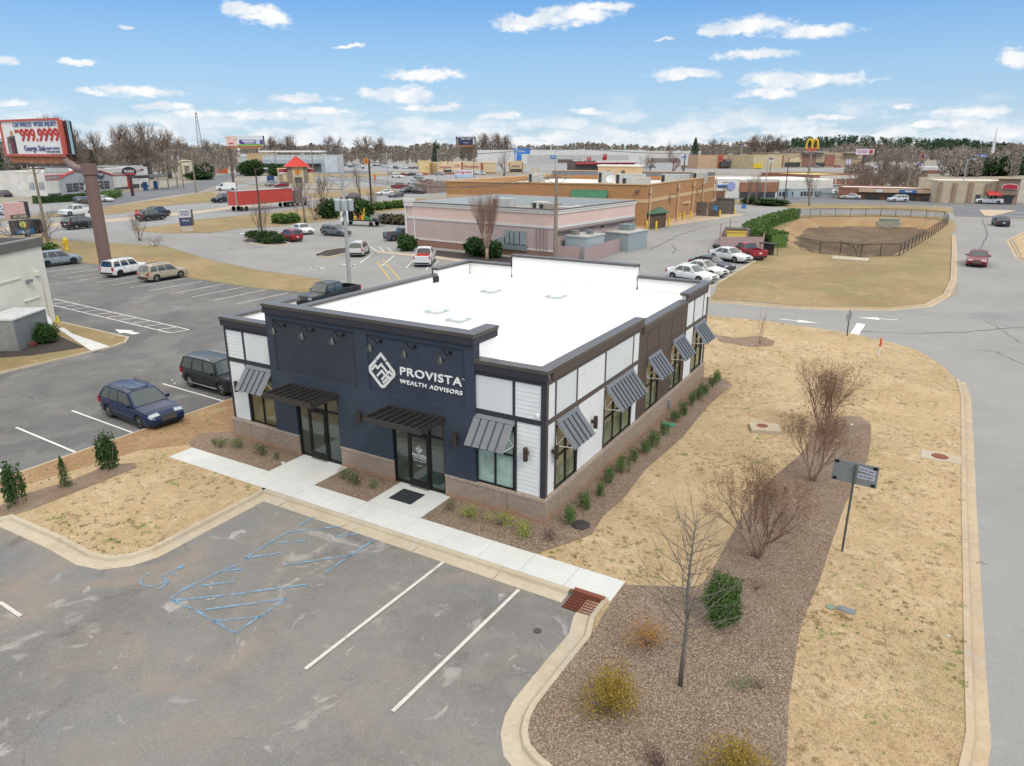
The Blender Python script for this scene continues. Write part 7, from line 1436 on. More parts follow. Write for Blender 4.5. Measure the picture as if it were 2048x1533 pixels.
f = fb('drugstore_row', 'cream drugstore with red lettering at the junction', 'drugstore', (876, 350), (965, 348), 327, 18, 'DCC8A8', [('brick_foot', 0, 1, 0, .16, 'A06A50', .15), ('window_band', .12, .3, .2, .42, m_dkw, .1), ('emblem_panel', .33, .50, .25, 1.08, 'E2D2B0', .5), ('pier', .50, .545, 0, 1.05, 'A0614C', .6), ('window_band', .58, .76, .2, .42, m_dkw, .1), ('pier', .96, 1., 0, 1.0, 'A0614C', .6)], [('CVS pharmacy', .16, .66, .22, 'B02430', .4, .26), ('CVS pharmacy', .74, .68, .28, 'B02430', .4, .34), ('CVS', .41, .75, .34, 'C26A30', .8, .11)], roof='E6E2DA')
fb('cream_shop', 'plain cream shop unit right of the drugstore', 'shop', (966, 348), (991, 348), 325, 16, 'D8C49C', [('foot', 0, 1, 0, .15, 'A08468', .1), ('roof_line', 0, 1, .94, 1.03, 'EADCC8', .3)])
fb('cream_shop', 'cream shop with brown lettering right of the rounded tree', 'shop', (1018, 347), (1046, 347), 325, 16, 'D2BE96', [('pier', .0, .06, 0, 1, 'A06A54', .3), ('pier', .94, 1, 0, 1, 'A06A54', .3), ('window_band', .1, .9, .1, .4, m_dkw, .1)], [('RADIO SHACK', .5, .66, .2, '5A4034', .4, .6)])
fb('yellow_block', 'pale yellow block at the left end of the junction', 'shop', (838, 351), (856, 351), 324, 16, 'DEC894', [('brick_foot', 0, 1, 0, .2, 'A8664C', .1)])
fb('superstore', 'huge white flat-roofed superstore on the skyline', 'superstore', (955, 327), (1290, 327), 301, 90, 'D8D8D4', [('grey_wall', .30, .9, 0, .65, 'BEBEBA', .3), ('blue_sign', .435, .47, .35, .62, '3A78C0', .6), ('dark_doors', .48, .62, .05, .3, '6A5C54', .5), ('blue_wing', .225, .262, .25, .7, '2E80D0', 1.)], [('Walmart', .452, .49, .2, 'F0F0F0', .8, .025)], roof='EEEEEA')
fb('superstore_wing', 'lower white wing of the superstore behind bare trees', 'store', (1290, 326), (1400, 326), 303, 60, 'D2D0CA', [('dark_band', .1, .9, .05, .4, '8C8078', .3)], roof='EEEEEA')  # darker band low on the wing wall
f = fb('fuel_station', 'fuel station shop with red canopy edge behind the grey parapet', 'fuel station', (1150, 346), (1268, 345), 324, 14, '6E625C', [('red_fascia', .0, .45, .78, .95, 'B84048', 3.), ('white_fascia', .32, 1., .92, 1.1, 'D8D6D2', 4.), ('red_stripe', .32, 1, .86, .92, 'B83038', 4.1), ('pump_pillar', .55, .58, 0, .85, '6E2A30', 4.2), ('pump_pillar', .70, .73, 0, .85, '6E2A30', 4.2), ('pump_pillar', .84, .87, 0, .85, '6E2A30', 4.2), ('bright_window', .6, .68, .1, .5, 'C8C4BC', .3), ('bright_window', .76, .82, .1, .5, 'C8C4BC', .3)])
f = fb('shopping_strip', 'tan and brick shopping strip with red shop signs below the wooded ridge', 'shops', (1395, 338), (1512, 337), 312, 22, 'C2A284', [('dark_canopy', .35, .78, .15, .55, '4E4C52', 3.), ('tower', .33, .40, 0, 1.12, 'B0664C', .8), ('tower', .76, .84, 0, 1.1, 'C49474', .8), ('red_sign', .345, .39, .72, .95, 'C24038', 1.), ('red_sign', .78, .82, .74, .95, 'C24038', 1.), ('grey_arch', .42, .74, .55, .72, '7A7A80', 3.2)], roof='D8C8B4')
fb('tan_store', 'large tan store wall with yellow panel in the middle distance', 'store', (1505, 339), (1562, 338), 312, 24, 'C8B892', [('yellow_panel', .02, .30, .08, .42, 'E0C030', .5)], roof='E0DCCC')
fb('shopping_strip', 'brick and cream shop row directly below the yellow arches', 'shops', (1534, 336), (1722, 335), 307, 24, 'B8A486', [('brick_bay', .02, .16, .1, .85, '9A6450', .5), ('brick_bay', .36, .50, .1, .95, '92685A', .5), ('roof_slab', .34, .58, 1.05, 1.13, 'A8A698', 4.), ('clerestory', .37, .55, .95, 1.05, '7C8A92', .3), ('brick_bay', .60, .70, .15, .9, 'A06850', .5), ('roof_slab', .78, .96, 1.0, 1.08, 'A8A698', 4.), ('tan_bay', .82, .94, .1, 1.0, 'B49C78', .5), ('shop_windows', .18, .34, .05, .35, m_dkw, .2), ('shop_windows', .5, .6, .05, .35, m_dkw, .2), ('cream_panel', .22, .34, .4, .7, 'D8C49A', .3)], roof='C8C2B4')
fb('mid_store', 'pale store with yellow roof edge behind the bare thicket', 'store', (1618, 378), (1716, 376), 352, 26, 'A4705A', [('white_top', .18, 1., .72, 1., 'D6D4CC', .2), ('pilaster', .1, .12, 0, .72, 'D8CCBC', .3), ('pilaster', .32, .34, 0, .72, 'D8CCBC', .3), ('pilaster', .5, .52, 0, .72, 'D8CCBC', .3), ('pilaster', .7, .72, 0, .72, 'D8CCBC', .3)], roof='D6C878')
fb('white_store', 'wide white low building in the right background lot', 'store', (1845, 348), (1935, 349), 336, 26, 'D6D6D2', [('brick_side', .02, .45, 0, .6, '8E6454', .2)], roof='ECECE8')
fb('dealer_building', 'long low grey building under the pine hill', 'building', (1870, 333), (1965, 334), 322, 18, 'C4C6C6', [('dark_front', .05, .95, .1, .6, '8A8E90', .2)], roof='B0B4B4')
f = fb('brown_house', 'low brown house with two white gables at the right', 'house', (1972, 336), (2004, 336), 326, 12, 'B08E74', (), roof='B8B4AC')
for u in (.25, .75): b = MB(); x_ = u*f.W; b.v = [(x_-5, -.5, f.H), (x_+5, -.5, f.H), (x_, -.5, f.H+5), (x_-5, 10, f.H), (x_+5, 10, f.H), (x_, 10, f.H+5)]; b.f = [(0, 1, 2), (3, 5, 4), (0, 2, 5, 3), (1, 4, 5, 2)]; b.m = [0]*4; b.build('gable', M('D2CEC6', .8), f.t)
fb('distant_hall', 'brownish hall roof among trees at the right edge', 'hall', (2016, 322), (2040, 322), 312, 14, 'A88C80', (), roof='C8B0A4')
P = at2(1980, 330); o = MB().bx(-2, 2, -2, 2, 0, 9).tube([(0, 0, 9), (0, 0, 32)], [1.6, .1], 6).build('church_steeple', m_wb, None, loc=(*P, 0)); tag(o, 'thin white church steeple in front of the pine hill', 'steeple')
# --- cream building at the left edge
P1 = V2(at2(113, 645)); u = (V2(at2(0, 690))-P1).normalized(); nn = Vector((u.y, -u.x)); nn = nn if nn.x < 0 else -nn; H = hg(P1, 78, 492); A = P1+u*26
f = Frame('cream_building', 'cream stucco building at the left edge with grey metal roof edge', 'building', P1+nn*0, A); W = f.W; sgn = 1 if Matrix.Rotation(-f.rz, 2)@nn != 0 else 1; ly = (Matrix.Rotation(-f.rz, 2)@nn).y; s_ = 1 if ly > 0 else -1
m_cream = M('E4E2D4', .9, var=.06, vs=.8, bump=.2, bs=30); yy = sorted((0, s_*15)); MB().bx(0, W, yy[0], yy[1], 0, H).build('wall', m_cream, f.t); yq = sorted((-s_*.12, s_*.5)); MB().bx(-.15, W, yq[0], yq[1], H, H+.62).bx(-.15, .4, *sorted((s_*.5, s_*15)), H, H+.62).build('roof_edge', M('77746E', .5, .3, var=.1), f.t); MB().bx(.4, W, *sorted((s_*.5, s_*15)), H, H+.12).build('roof', M('8A8884', .6, .2, var=.1), f.t)
def onw(nm, x0, x1, z0, z1, m_, out=.04): MB().bx(x0, x1, *sorted((0, -s_*out)), z0, z1).build(nm, m_, f.t)
onw('door', 1.6, 3.0, .1, 2.2, M('DAD8C8', .7, var=.03)); onw('door_head', 1.4, 3.2, 2.22, 2.3, m_cream, .1); onw('door_head', 3.1, 5.4, H-1.9, H-1.8, m_cream, .08); onw('wall_lamp', 2.2, 2.6, H-2.3, H-2.1, m_sgrey, .3); onw('vent_hood', 1.0, 1.4, H-2.0, H-1.7, m_cream, .25)
MB().tube([(.75, -s_*.06, .2), (.75, -s_*.06, H-2.6)], .03, 5).build('conduit', M('C8B8A8', .7), f.t); onw('dark_box', 2.6, 3.0, .3, .8, m_plast, .3)
def rel(x, o, z=0): v = Matrix.Rotation(f.rz, 2)@Vector((x, -s_*o)); return (f.P0.x+v.x, f.P0.y+v.y, z)
t = thing('traffic_cone', 'small yellow cone at the corner of the cream building', 'cone', rel(.35, .35)); MB().bx(-.2, .2, -.2, .2, 0, .04).build('base', M('D8C440', .6), t); MB().lathe([(.14, .04), (.04, .6), (0, .6)], 12).build('cone_body', M('DCCB3C', .6), t, True)
t = thing('metal_cabinet', 'large ribbed galvanised cabinet beside the cream building', 'cabinet', rel(6.9, 1.5), f.rz); t.scale = (.8, .8, .85); b = MB().bx(-2.2, 2.2, -1.3, 1.3, 0, 2.5)
b.build('body', M('A8AEB0', .4, .5, var=.12, vs=1.5), t); MB().bx(-2.3, 2.3, -1.4, 1.4, 2.5, 2.62).build('lid', M('D8DADA', .5), t)
b = MB(); [b.bx(-2.2+i*.22, -2.14+i*.22, -1.33, -1.3, 0, 2.5).bx(-2.2+i*.22, -2.14+i*.22, 1.3, 1.33, 0, 2.5) for i in range(20)]; [b.bx(-2.23, -2.2, -1.3+i*.22, -1.24+i*.22, 0, 2.5) for i in range(12)]; b.build('ribs', M('949A9C', .4, .5), t)
q_ = rel(3.9, 1.2); t = thing('satellite_dish', 'grey satellite dish between the clipped bush and the metal cabinet', 'satellite dish', q_, 0); o = dish(t, 0, 0, 0, .75, .3, 'mast')
t = thing('brown_bin', 'dark brown bin next to the satellite dish', 'bin', rel(4.2, .6)); MB().bx(-.45, .45, -.45, .45, 0, 1.1).bx(-.5, .5, -.5, .5, 1.1, 1.18).build('body', M('6A5E58', .7), t)
mb = MB(); IS = [(-35.8, -60), (-35.8, 6.4), (-36.2, 7.6), (-37.2, 8.5), (-46.0, 8.75), (-60, 9.3), (-60, -60)]; struct(mb.prism(IS, 0, .1).build('island_lawn', m_lawn2)); kerb('kerb', [(-35.8, -60), (-35.8, 6.4), (-36.2, 7.6), (-37.2, 8.5), (-46.0, 8.75)], 1, m_conc2, .0, .16, .13)
sheet('walkway', PX([(112, 655), (185, 704), (222, 694), (145, 668), (128, 656)], .1), .106, m_conc); sheet('dark_mulch_bed', PX([(0, 702), (30, 694), (98, 664), (170, 695), (60, 712), (0, 716)], .1), .108, m_dkmulch)
# shrub island and oval island in the pink lot
def island(nm, pts, m_): P = PX(pts); o = MB().prism(P, 0, .12).build(nm, m_); struct(o); kerb('kerb', P+[P[0], P[1]], 1 if sum(P[i][0]*P[(i+1) % len(P)][1]-P[(i+1) % len(P)][0]*P[i][1] for i in range(len(P))) < 0 else -1, m_conc2, 0, .2, .16)
island('planted_island', [(489, 482), (500, 487), (530, 492), (560, 492), (578, 489), (570, 486), (552, 480), (520, 474), (500, 477)], m_dkmulch); island('planted_island', [(636, 510), (640, 514), (655, 516), (672, 513), (692, 508), (692, 498), (676, 499), (652, 503)], m_dkmulch)
# wall-side bed of the pink building
sheet('dark_mulch_bed', PX([(862, 500), (1090, 522), (1090, 532), (870, 514)]), .03, m_dkmulch); sheet('tan_walk', PX([(752, 502), (875, 513), (935, 522), (935, 527), (870, 518), (752, 506)]), .034, m_conc2)
# ================================================================ SIGNS
def facing(P): return atan2(P[1]-CP.y, P[0]-CP.x)-pi/2
def panel(parent, P, rz, x0, x1, z0, z1, col, y=0, th=.3, name='panel', frame=None):
    m_ = M(col, .5, var=.03) if isinstance(col, str) else col; MB().bx(x0, x1, y, y+th, z0, z1).build(name, m_, parent)
    if frame: MB().bx(x0-.15, x1+.15, y+.02, y+th+.1, z0-.15, z1+.15).build('frame', M(frame, .6, var=.05), parent)
def polesign(name, label, base, panels, col='8A8A88', r=.2, texts=(), cat='sign', hp=None, frame=None):
    P = at2(*base); rz = facing(P); t = thing(name, label, cat, (*P, 0), rz); top = 0
    def X(px, z): d_ = dep(P, z); return (px-pj(P, z))*d_/FL
    for (x0, y0, x1, y1, c) in panels:
        za, zb = hg(P, base[0], y1), hg(P, base[0], y0); panel(t, P, rz, X(x0, za), X(x1, za), za, zb, c, -.25 if c != 'post' else 0, .5, frame=frame); top = max(top, zb)
    z_ = hg(P, base[0], hp) if hp else top
    MB().tube([(0, 0, 0), (0, 0, z_)], r, 8).build('post', M(col, .6, .2, var=.08), t)
    for s_, px, py, hpx, c, *w_ in texts:
        z = hg(P, base[0], py); d_ = dep(P, z); text(s_, hpx*d_/FL*1.35, M(c, .5, var=0), t, (X(px, z), -.3, z), ext=.02, off=.01, fit=(w_[0]*d_/FL if w_ else None))
    return t
def pj(P, z): v = Vector((P[0], P[1], z))-CP; return 1024+FL*v.dot(RT)/v.dot(FW)
# main billboard
dR, dL = 90., 97.; BR, BL = pt(131, 309, dR), pt(13, 309.5, dL); TRz = pt(119, 241, dR).z; z0, z1 = BR.z, BR.z+(TRz-BR.z); Pp = at2(215, 547)
t = thing('billboard', 'large red-framed billboard with white face on a thick brown pole', 'billboard', (*Pp, 0)); zt = hg(Pp, 186, 331)
m_brn = M('7B635C', .6, var=.06, vs=.5); MB().tube([(0, 0, 0), (0, 0, zt)], .62, 24).build('pole', m_brn, t, True); MB().tube([(0, 0, zt-.9), (0, 0, zt+.15)], .74, 24).build('pole_head', m_brn, t, True)
e = Vector((BR.x-Pp[0], BR.y-Pp[1])); MB().tube([(0, 0, zt-.55), (e.x*.55, e.y*.55, zt-.55), (e.x*1.0, e.y*1.0, zt+.1)], .42, 14).build('arm', m_brn, t, True)
dv = V2(BR)-V2(BL); Lb = dv.length; rz = atan2(dv.y, dv.x); fce = bpy.data.objects.new('face', None); COL.objects.link(fce); fce.parent = t; fce.location = (BL.x-Pp[0], BL.y-Pp[1], z0); fce.rotation_euler = (0, 0, rz); Hb = z1-z0
# face parts are meshes directly below the billboard, placed by a baked transform
COL.objects.unlink(fce); bpy.data.objects.remove(fce)
def bface(o): o.location = (BL.x-Pp[0]+(Matrix.Rotation(rz, 2)@Vector((o.location.x, o.location.y))).x, BL.y-Pp[1]+(Matrix.Rotation(rz, 2)@Vector((o.location.x, o.location.y))).y, z0+o.location.z); o.rotation_euler.z += rz; o.parent = t; return o
m_rf = M('CB6254', .6, var=.08)
bface(MB().bx(0, Lb, 0, .3, 0, Hb).build('panel', M('ECECEA', .6, var=.02, k=.9))); bface(MB().bx(-.1, Lb+.1, -.15, .02, -.3, 0).bx(-.1, Lb+.1, -.15, .02, Hb, Hb+.25).bx(-.1, .2, -.15, .02, 0, Hb).bx(Lb-.35, Lb+.1, -.15, .3, 0, Hb).build('frame', m_rf)); b = MB().bx(.8, Lb-.1, .1, .3, -1.1, -.3)
bface(b.build('skirt', M('C88A64', .7, var=.15))); b = MB(); [b.bx(.8+i*.35, .84+i*.35, .06, .1, -1.1, -.3) for i in range(int((Lb-.9)/.35))]; bface(b.build('skirt_slats', M('A06A4C', .7)))
bface(MB().bx(-1.5, Lb+4.5, -.9, .1, -1.35, -1.2).build('catwalk', M('5A4E48', .8, .2))); b = MB(); [b.tube([(Lb-1.5+i*1.9, -.9, -1.2), (Lb-1.5+i*1.9, -.9, .0)], .03, 4) for i in range(4)]; b.tube([(Lb-1.5, -.9, 0), (Lb+4.2, -.9, 0)], .03, 4); bface(b.build('catwalk_rail', M('5A4E48', .8)))
bface(MB().bx(Lb-1.2, Lb+.25, .45, 1.3, -.8, Hb-.1).build('inner_frame', M('3A2A28', .8, var=.2))); b = MB(); [b.bx(Lb+.02, Lb+.5, .36, .41, -.6+i*.5, -.52+i*.5) for i in range(int(Hb/.5)+1)]; b.bx(Lb+.02, Lb+.08, .36, .42, -.8, Hb).bx(Lb+.48, Lb+.54, .36, .42, -.8, Hb); bface(b.build('ladder', M('7A4A40', .6))); vd = Matrix.Rotation(-rz, 2)@(V2(BR)-V2(CP)).normalized(); va = atan2(vd.y, vd.x)-pi/2; o = MB().bx(-.15, .15, 0, 13, 0, Hb).build('second_panel', M('8EB4C4', .6)); o.location = (Lb+.75, .6, 0); o.rotation_euler = (0, 0, va-.02); bface(o)
for s_, x_, z_, sz, c, fit in (('CAR WRECK?  WORK INJURY?', .585, .89, .78, '5570AC', .72), ('999.9999', .64, .56, 2.1, 'C8342C', .64), ('(864)', .275, .70, .55, 'C8342C', .075), ('George Sink', .52, .17, 1.0, '4A5E98', .36), ('P.A. INJURY LAWYERS', .80, .17, .42, '6A76A4', .26), ('AUTO ACCIDENT LAWYERS', .82, .07, .3, '6A76A4', .22)):
    o = text(s_, sz, M(c, .6, var=0), None, (x_*Lb, -.06, z_*Hb), ext=.02, off=.05 if sz > 2 else .003, fit=fit*Lb); bface(o)
for cx_, c1, c2, w_, h_ in ((.10, '8A8E90', '7C6458', .55, .5), (.17, '3A4250', 'C89A80', .62, .72)):
    b = MB().prism([(0, 0)]*0 or [(cx_*Lb-w_, -.05), (cx_*Lb+w_, -.05), (cx_*Lb+w_, -.01), (cx_*Lb-w_, -.01)], 0.05, Hb*h_*.78); bface(b.build('figure_suit', M(c1, .7, var=.1))); o = MB().lathe([(0, -.5), (.3, -.35), (.38, 0), (.3, .35), (0, .5)], 12).build('figure_head', M(c2, .7), None, True); o.location = (cx_*Lb, -.04, Hb*h_*.86); o.scale = (1, .12, 1); bface(o)
bface(MB().prism([(.165*Lb-.12, -.1), (.165*Lb+.1, -.1), (.165*Lb+.1, -.06), (.165*Lb-.12, -.06)], .1, 1.7).build('figure_tie', M('B83038', .6)))
# other billboards
def bboard(label, base, x0, y0, x1, y1, skirt, pcol, bands, texts, postx=None, r=.5):
    P = at2(*base); rz_ = facing(P); t = thing('billboard', label, 'billboard', (*P, 0), rz_); z0_, z1_ = hg(P, base[0], y1), hg(P, base[0], y0); d_ = dep(P, z0_); X = lambda px: (px-pj(P, z0_))*d_/FL; Z = lambda py: hg(P, base[0], py)
    MB().bx(X(x0), X(x1), -.9, -.5, z0_, z1_).build('panel', M(pcol, .5, var=.02), t); MB().bx(X(x1)-.1, X(x1)+.5, -.9, 1.2, z0_-.6, z1_).build('side_frame', M('4A3E3C', .7), t); MB().bx(X(x0)+.5, X(x1)-.5, -.8, -.5, Z(skirt), z0_-.02).build('skirt', M('B0704E', .7, var=.1), t); MB().tube([(0, 0, 0), (0, 0, z0_)], r, 12).build('pole', M('6A5450', .6), t, True)
    for i, (a, b_, c, e_, col) in enumerate(bands): MB().bx(X(a), X(c), -.95-.012*i, -.9, Z(e_), Z(b_)).build('artwork', M(col, .5, var=0), t)
    for s_, px, py, hp, c, w_ in texts: text(s_, hp*d_/FL*1.4, M(c, .5, var=0), t, (X(px), -1.1, Z(py)), ext=.02, off=.02, fit=w_*d_/FL)
    return t
bboard('white and purple billboard with a smiling face on a tall dark pole', (467, 366), 453, 271.5, 524, 292.5, 297, 'DDE2EA', [(478, 280, 523, 289, '5C4A8C'), (474, 289, 523, 292.4, '8EB850'), (453.3, 272.5, 474, 292, 'E6C8C0'), (458, 286, 467, 289, 'B84A58'), (456, 276.5, 461, 277.5, '6A5A58'), (469, 279, 473, 280, '6A5A58'), (484, 281.5, 507, 284, 'E6E8F0'), (487, 285.5, 506, 287.3, 'D2D2E4'), (509, 279, 517, 288, 'C2CCE4')], [])
bboard('navy billboard about real estate in the centre distance', (948, 345), 912, 273.8, 950, 290.5, 293.5, '2C3656', [(913, 278, 917, 290, '8A8078'), (946, 277, 949.5, 289.5, 'C8C4CC')], [('REAL ESTATE DONE RIGHT', 932, 275.3, 2.2, 'E8E8EE', 33), ('(864) 734-0668', 932, 278.8, 2.0, 'E8E8EE', 20), ('Real Estate', 932, 286, 1.8, 'C8C8D4', 10)])
bboard('white digital billboard with red heart beyond the bare trees', (1720, 372), 1713, 298.5, 1746.5, 309.6, 311, 'E4E0EE', [(1737, 300, 1743.5, 308, 'C24A54'), (1715, 301, 1734, 302.6, 'C890A8'), (1716, 304, 1733, 305.6, 'C890A8')], [], r=.6)
bboard('small blue billboard before the pine hill', (1961, 340), 1948, 309, 1974, 317, 318, '3E66B0', [(1950, 311, 1956, 313.5, 'D8E0F0'), (1961, 310.5, 1970, 313, 'C8D4EC'), (1961, 314, 1970, 316, 'C8D4EC')], [], r=.3)
polesign('pole_sign', 'round-ended blue superstore sign on a white post', (1032, 331), [(1028, 297, 1060, 308.5, '2E7FCB')], 'D0D2D2', .5, [('Walmart', 1042, 302.5, 5., 'F2F2F2', 18)])
polesign('board_sign', 'white and pale blue drugstore board beside a tall post', (912, 357), [(909.5, 340, 946, 350, 'E4DCE4'), (909.5, 350, 946, 354.8, 'B0CCE6')], '6A5450', .3, [('Walgreens', 928, 344.8, 5.5, 'B83048', 31)])
polesign('pole_sign', 'tall red fuel price sign with white lettering', (1209, 343), [(1205, 308, 1213.5, 319, 'B4222C'), (1205.5, 319, 1212.5, 326, 'C23038'), (1205.5, 326.4, 1212, 330, '4E8A44'), (1205.5, 331, 1212, 334, 'C8C4C0')], '8A2A30', .3, [('QT', 1208.5, 311, 4, 'F4F4F4', 6.5)])
polesign('wall_sign', 'square red fuel station sign on the station roof', (1177, 344), [(1174, 314.5, 1182, 321.5, 'B83440')], '8A8A88', .2, [('QT', 1177.5, 317.8, 3, 'F0E8E8', 4)])
polesign('pole_sign', 'tall sign with two white panels in front of bare trees', (1367, 354), [(1360, 309, 1376, 320, 'D8DCE6'), (1361, 320.5, 1375, 331, 'D2D4D6')], '6A6A6A', .4, [('IHOP', 1368, 315, 5, '4A6EB0', 12)])
polesign('pole_sign', 'steakhouse-style yellow and red badge sign on a tall dark post', (744, 425), [(728.5, 317, 737, 328.5, 'D88A2A'), (729.5, 329.5, 737, 342, 'C9CACC')], '4A3E3A', .2, [('S', 732.5, 323, 6.5, '8E2A22')], hp=322)
polesign('pole_sign', 'small orange arrow sign right of the steakhouse-style sign', (750, 372), [(748, 350, 752.5, 361, 'D8703A'), (750, 347.5, 755, 350, 'E2B43C')], '8A5A44', .1)
polesign('pole_sign', 'red and white restaurant sign near the tan store', (1540, 346), [(1538, 313, 1546, 326, 'D8D4D6'), (1539, 315, 1545.5, 320, 'B82838')], '8A8A88', .3)
polesign('pole_sign', 'orange-framed blue supermarket sign on twin posts', (1845, 346), [(1841.5, 308, 1850, 319, 'D8805C'), (1843, 309.5, 1848.5, 317, '34508E')], '8A8A8C', .3)
polesign('pole_sign', 'small blue oval sign below the supermarket sign', (1836, 342), [(1832, 327.5, 1842, 333, '5A6EAE')], 'A8A8A8', .3)
polesign('pole_sign', 'arched white and violet sign before the shop row', (1694, 341), [(1691, 319, 1700, 332, 'CFC8DE')], '8A8078', .3)
polesign('pole_sign', 'red and green roadside sign at the distant lot', (1940, 346), [(1935, 333, 1944, 338, 'B8505A'), (1941, 322, 1948, 332, '5E8A76')], '8A8A88', .2)
polesign('feather_flag', 'upright white and blue feather flag before the shop strip', (1863, 403), [(1862.5, 379, 1867, 397, 'B8C6E6')], 'B0B4B8', .1)
P = at2(1617, 352); rz_ = facing(P); t = thing('arches_sign', 'tall pole sign of two golden arches above the shop row', 'sign', (*P, 0), rz_); d_ = dep(P, 14); zt_, zb_ = hg(P, 1617, 279), hg(P, 1617, 298); hw = 5.3*d_/FL
for s_ in (-1, 1):
    pts = [(s_*hw+hw*cos(a)*(1.0), -.3, zb_+(zt_-zb_)*(sin(a)**.62)) for a in [pi*i/16 for i in range(17)]]; MB().tube(pts, [.55*d_/330]*17, 6).build('arch', M('E2B62C', .45, var=0), t, True)
MB().bx(-hw*2, hw*2, -.5, .3, zb_-1, zb_+.6).build('red_bar', M('C8604C', .5), t); MB().tube([(0, 0, 0), (0, 0, zb_)], .5, 8).build('post', M('8A8078', .6), t)
# oval wash sign
P = at2(266, 393); rz_ = facing(P); t = thing('oval_sign', 'black and red oval sign with white lettering on a dark post', 'sign', (*P, 0), rz_); zc = hg(P, 260, 344); d_ = dep(P, zc); r_ = 13.3*d_/FL
for z_, m_, y_, nm in ((0, M('2A2C34', .5), -.3, 'oval_panel'), (0, M('D8DCE0', .5), -.2, 'oval_rim')): o = MB().lathe([(0, -.15), (r_*(1 if nm == 'oval_panel' else 1.05), -.15), (r_*(1 if nm == 'oval_panel' else 1.05), .15), (0, .15)], 28).build(nm, m_, t); o.rotation_euler = (pi/2, 0, 0); o.location = (0, y_, zc); o.scale = (1, .72, 1)
MB().bx(-r_*.8, r_*.8, -.5, -.45, zc-r_*.42, zc-r_*.24).build('red_band', M('C23A3C', .5), t); text('WASH', r_*.55, m_wb, t, (0, -.5, zc+.1), off=.02, fit=r_*1.3); MB().bx(-.45, .45, -.3, .3, 0, zc-r_*.7).build('post', M('4A2C30', .6), t)
# stacked sign at the left edge
P = at2(44, 498); rz_ = facing(P)+.35; t = thing('stacked_sign', 'stacked roadside sign with pink upper and black lower panels', 'sign', (*P, 0), rz_); d_ = dep(P, 5)
Z = lambda y_: hg(P, 44, y_); X = lambda px: (px-pj(P, 5))*d_/FL*1.12
MB().bx(X(13), X(43), -.5, .3, Z(437), Z(405)).build('upper_panel', M('DDB4AE', .6, var=.05), t); MB().bx(X(43), X(50), -.45, 1.0, Z(437), Z(404)).build('upper_side', M('3A4048', .5), t); MB().bx(X(18), X(46), -.55, -.3, Z(437), Z(429)).build('text_strip', M('3E3C38', .6), t)
MB().bx(X(17), X(52), -.6, .4, Z(470), Z(441)).build('lower_panel', M('3A4048', .6, var=.05), t); MB().bx(X(52), X(66), -.55, 1.6, Z(470), Z(441)).build('lower_side', M('23272E', .5), t); MB().bx(X(20), X(50), -.64, -.58, Z(468), Z(458)).build('blue_strip', M('2E6A9A', .5), t); MB().tube([(X(40), 0, 0), (X(40), 0, Z(470))], .25, 8).build('post', M('4A4A4C', .6), t)
o = MB().lathe([(0, 0), (.42, 0), (.42, .1), (0, .1)], 16).build('badge', M('D2D46A', .5), t); o.rotation_euler = (pi/2, 0, 0); o.location = (X(34), -.6, Z(449)); text('THE CORNER', .42, M('D8D4C0', .5), t, (X(32), -.6, Z(433)), off=.01, fit=X(44)-X(20)); text('vapor', .6, M('CDE4F0', .5), t, (X(34), -.68, Z(463)), off=.01, fit=X(46)-X(26))
# monument sign on the corner lawn
P = at2(375, 463); t = thing('monument_sign', 'white and navy property sign standing on the corner lawn', 'sign', (*P, 0), facing(P)+.1); d_ = dep(P, 1); s_ = d_/FL; MB().bx(-12*s_, 10*s_, -.3, .3, .9, 3.0+.4).build('navy_panel', M('3A4468', .6), t); MB().bx(-12.2*s_, 9.8*s_, -.34, -.28, 2.2, 3.45).build('white_panel', M('D8D6DA', .6), t); MB().bx(-11*s_, 10*s_, -.25, .5, 0, .9).build('base', M('C8C0B0', .8), t); MB().bx(10*s_, 14*s_, -.25, .5, .9, 3.4).build('side', M('6A6058', .7), t)
text('DOZO', 1.0, M('5A5A78', .5), t, (-1*s_, -.4, 2.85), off=.01, fit=16*s_); text('SMILES', .5, M('D8DCE8', .5), t, (-1*s_, -.36, 1.7), fit=14*s_)
# stop sign, arrow signs, hydrant, marker
def signpost(name, label, base, ty, shape, col, r_px, txt=None, back=False, pc='8C8C8A', z=0, rzo=0, cat='sign'):
    P = at2(*base, z); t = thing(name, label, cat, (*P, z), facing(P)+rzo); zt = hg(P, base[0], ty)-z; d_ = dep(P, zt); r_ = r_px*d_/FL; MB().tube([(0, .03, 0), (0, .03, zt)], .035, 6).build('post', M(pc, .5, .4, var=.05), t)
    n_ = 8 if shape == 'oct' else 4; o = MB().lathe([(0, -.015), (r_, -.015), (r_, .015), (0, .015)], n_).build('plate', M(col, .5, var=.03), t); o.rotation_euler = (pi/2, pi/8 if n_ == 8 else pi/4, 0); o.location = (0, -.02, zt-r_*.9)
    if txt: text(txt, r_*.7, m_wb, t, (0, -.05, zt-r_*.9), ext=.004, off=.01, fit=r_*1.5)
    return t
signpost('stop_sign', 'red octagonal stop sign behind the low leafless tree', (281, 466), 420.5, 'oct', 'C2303A', 5.2, 'STOP')
for bx_, lab in (((180, 464), 'left of a pair'), ((184, 462), 'right of a pair')): signpost('road_sign', 'white arrow road sign, '+lab+' beside the billboard pole', bx_, 426, 'sq', 'E4E4E2', 4.4)
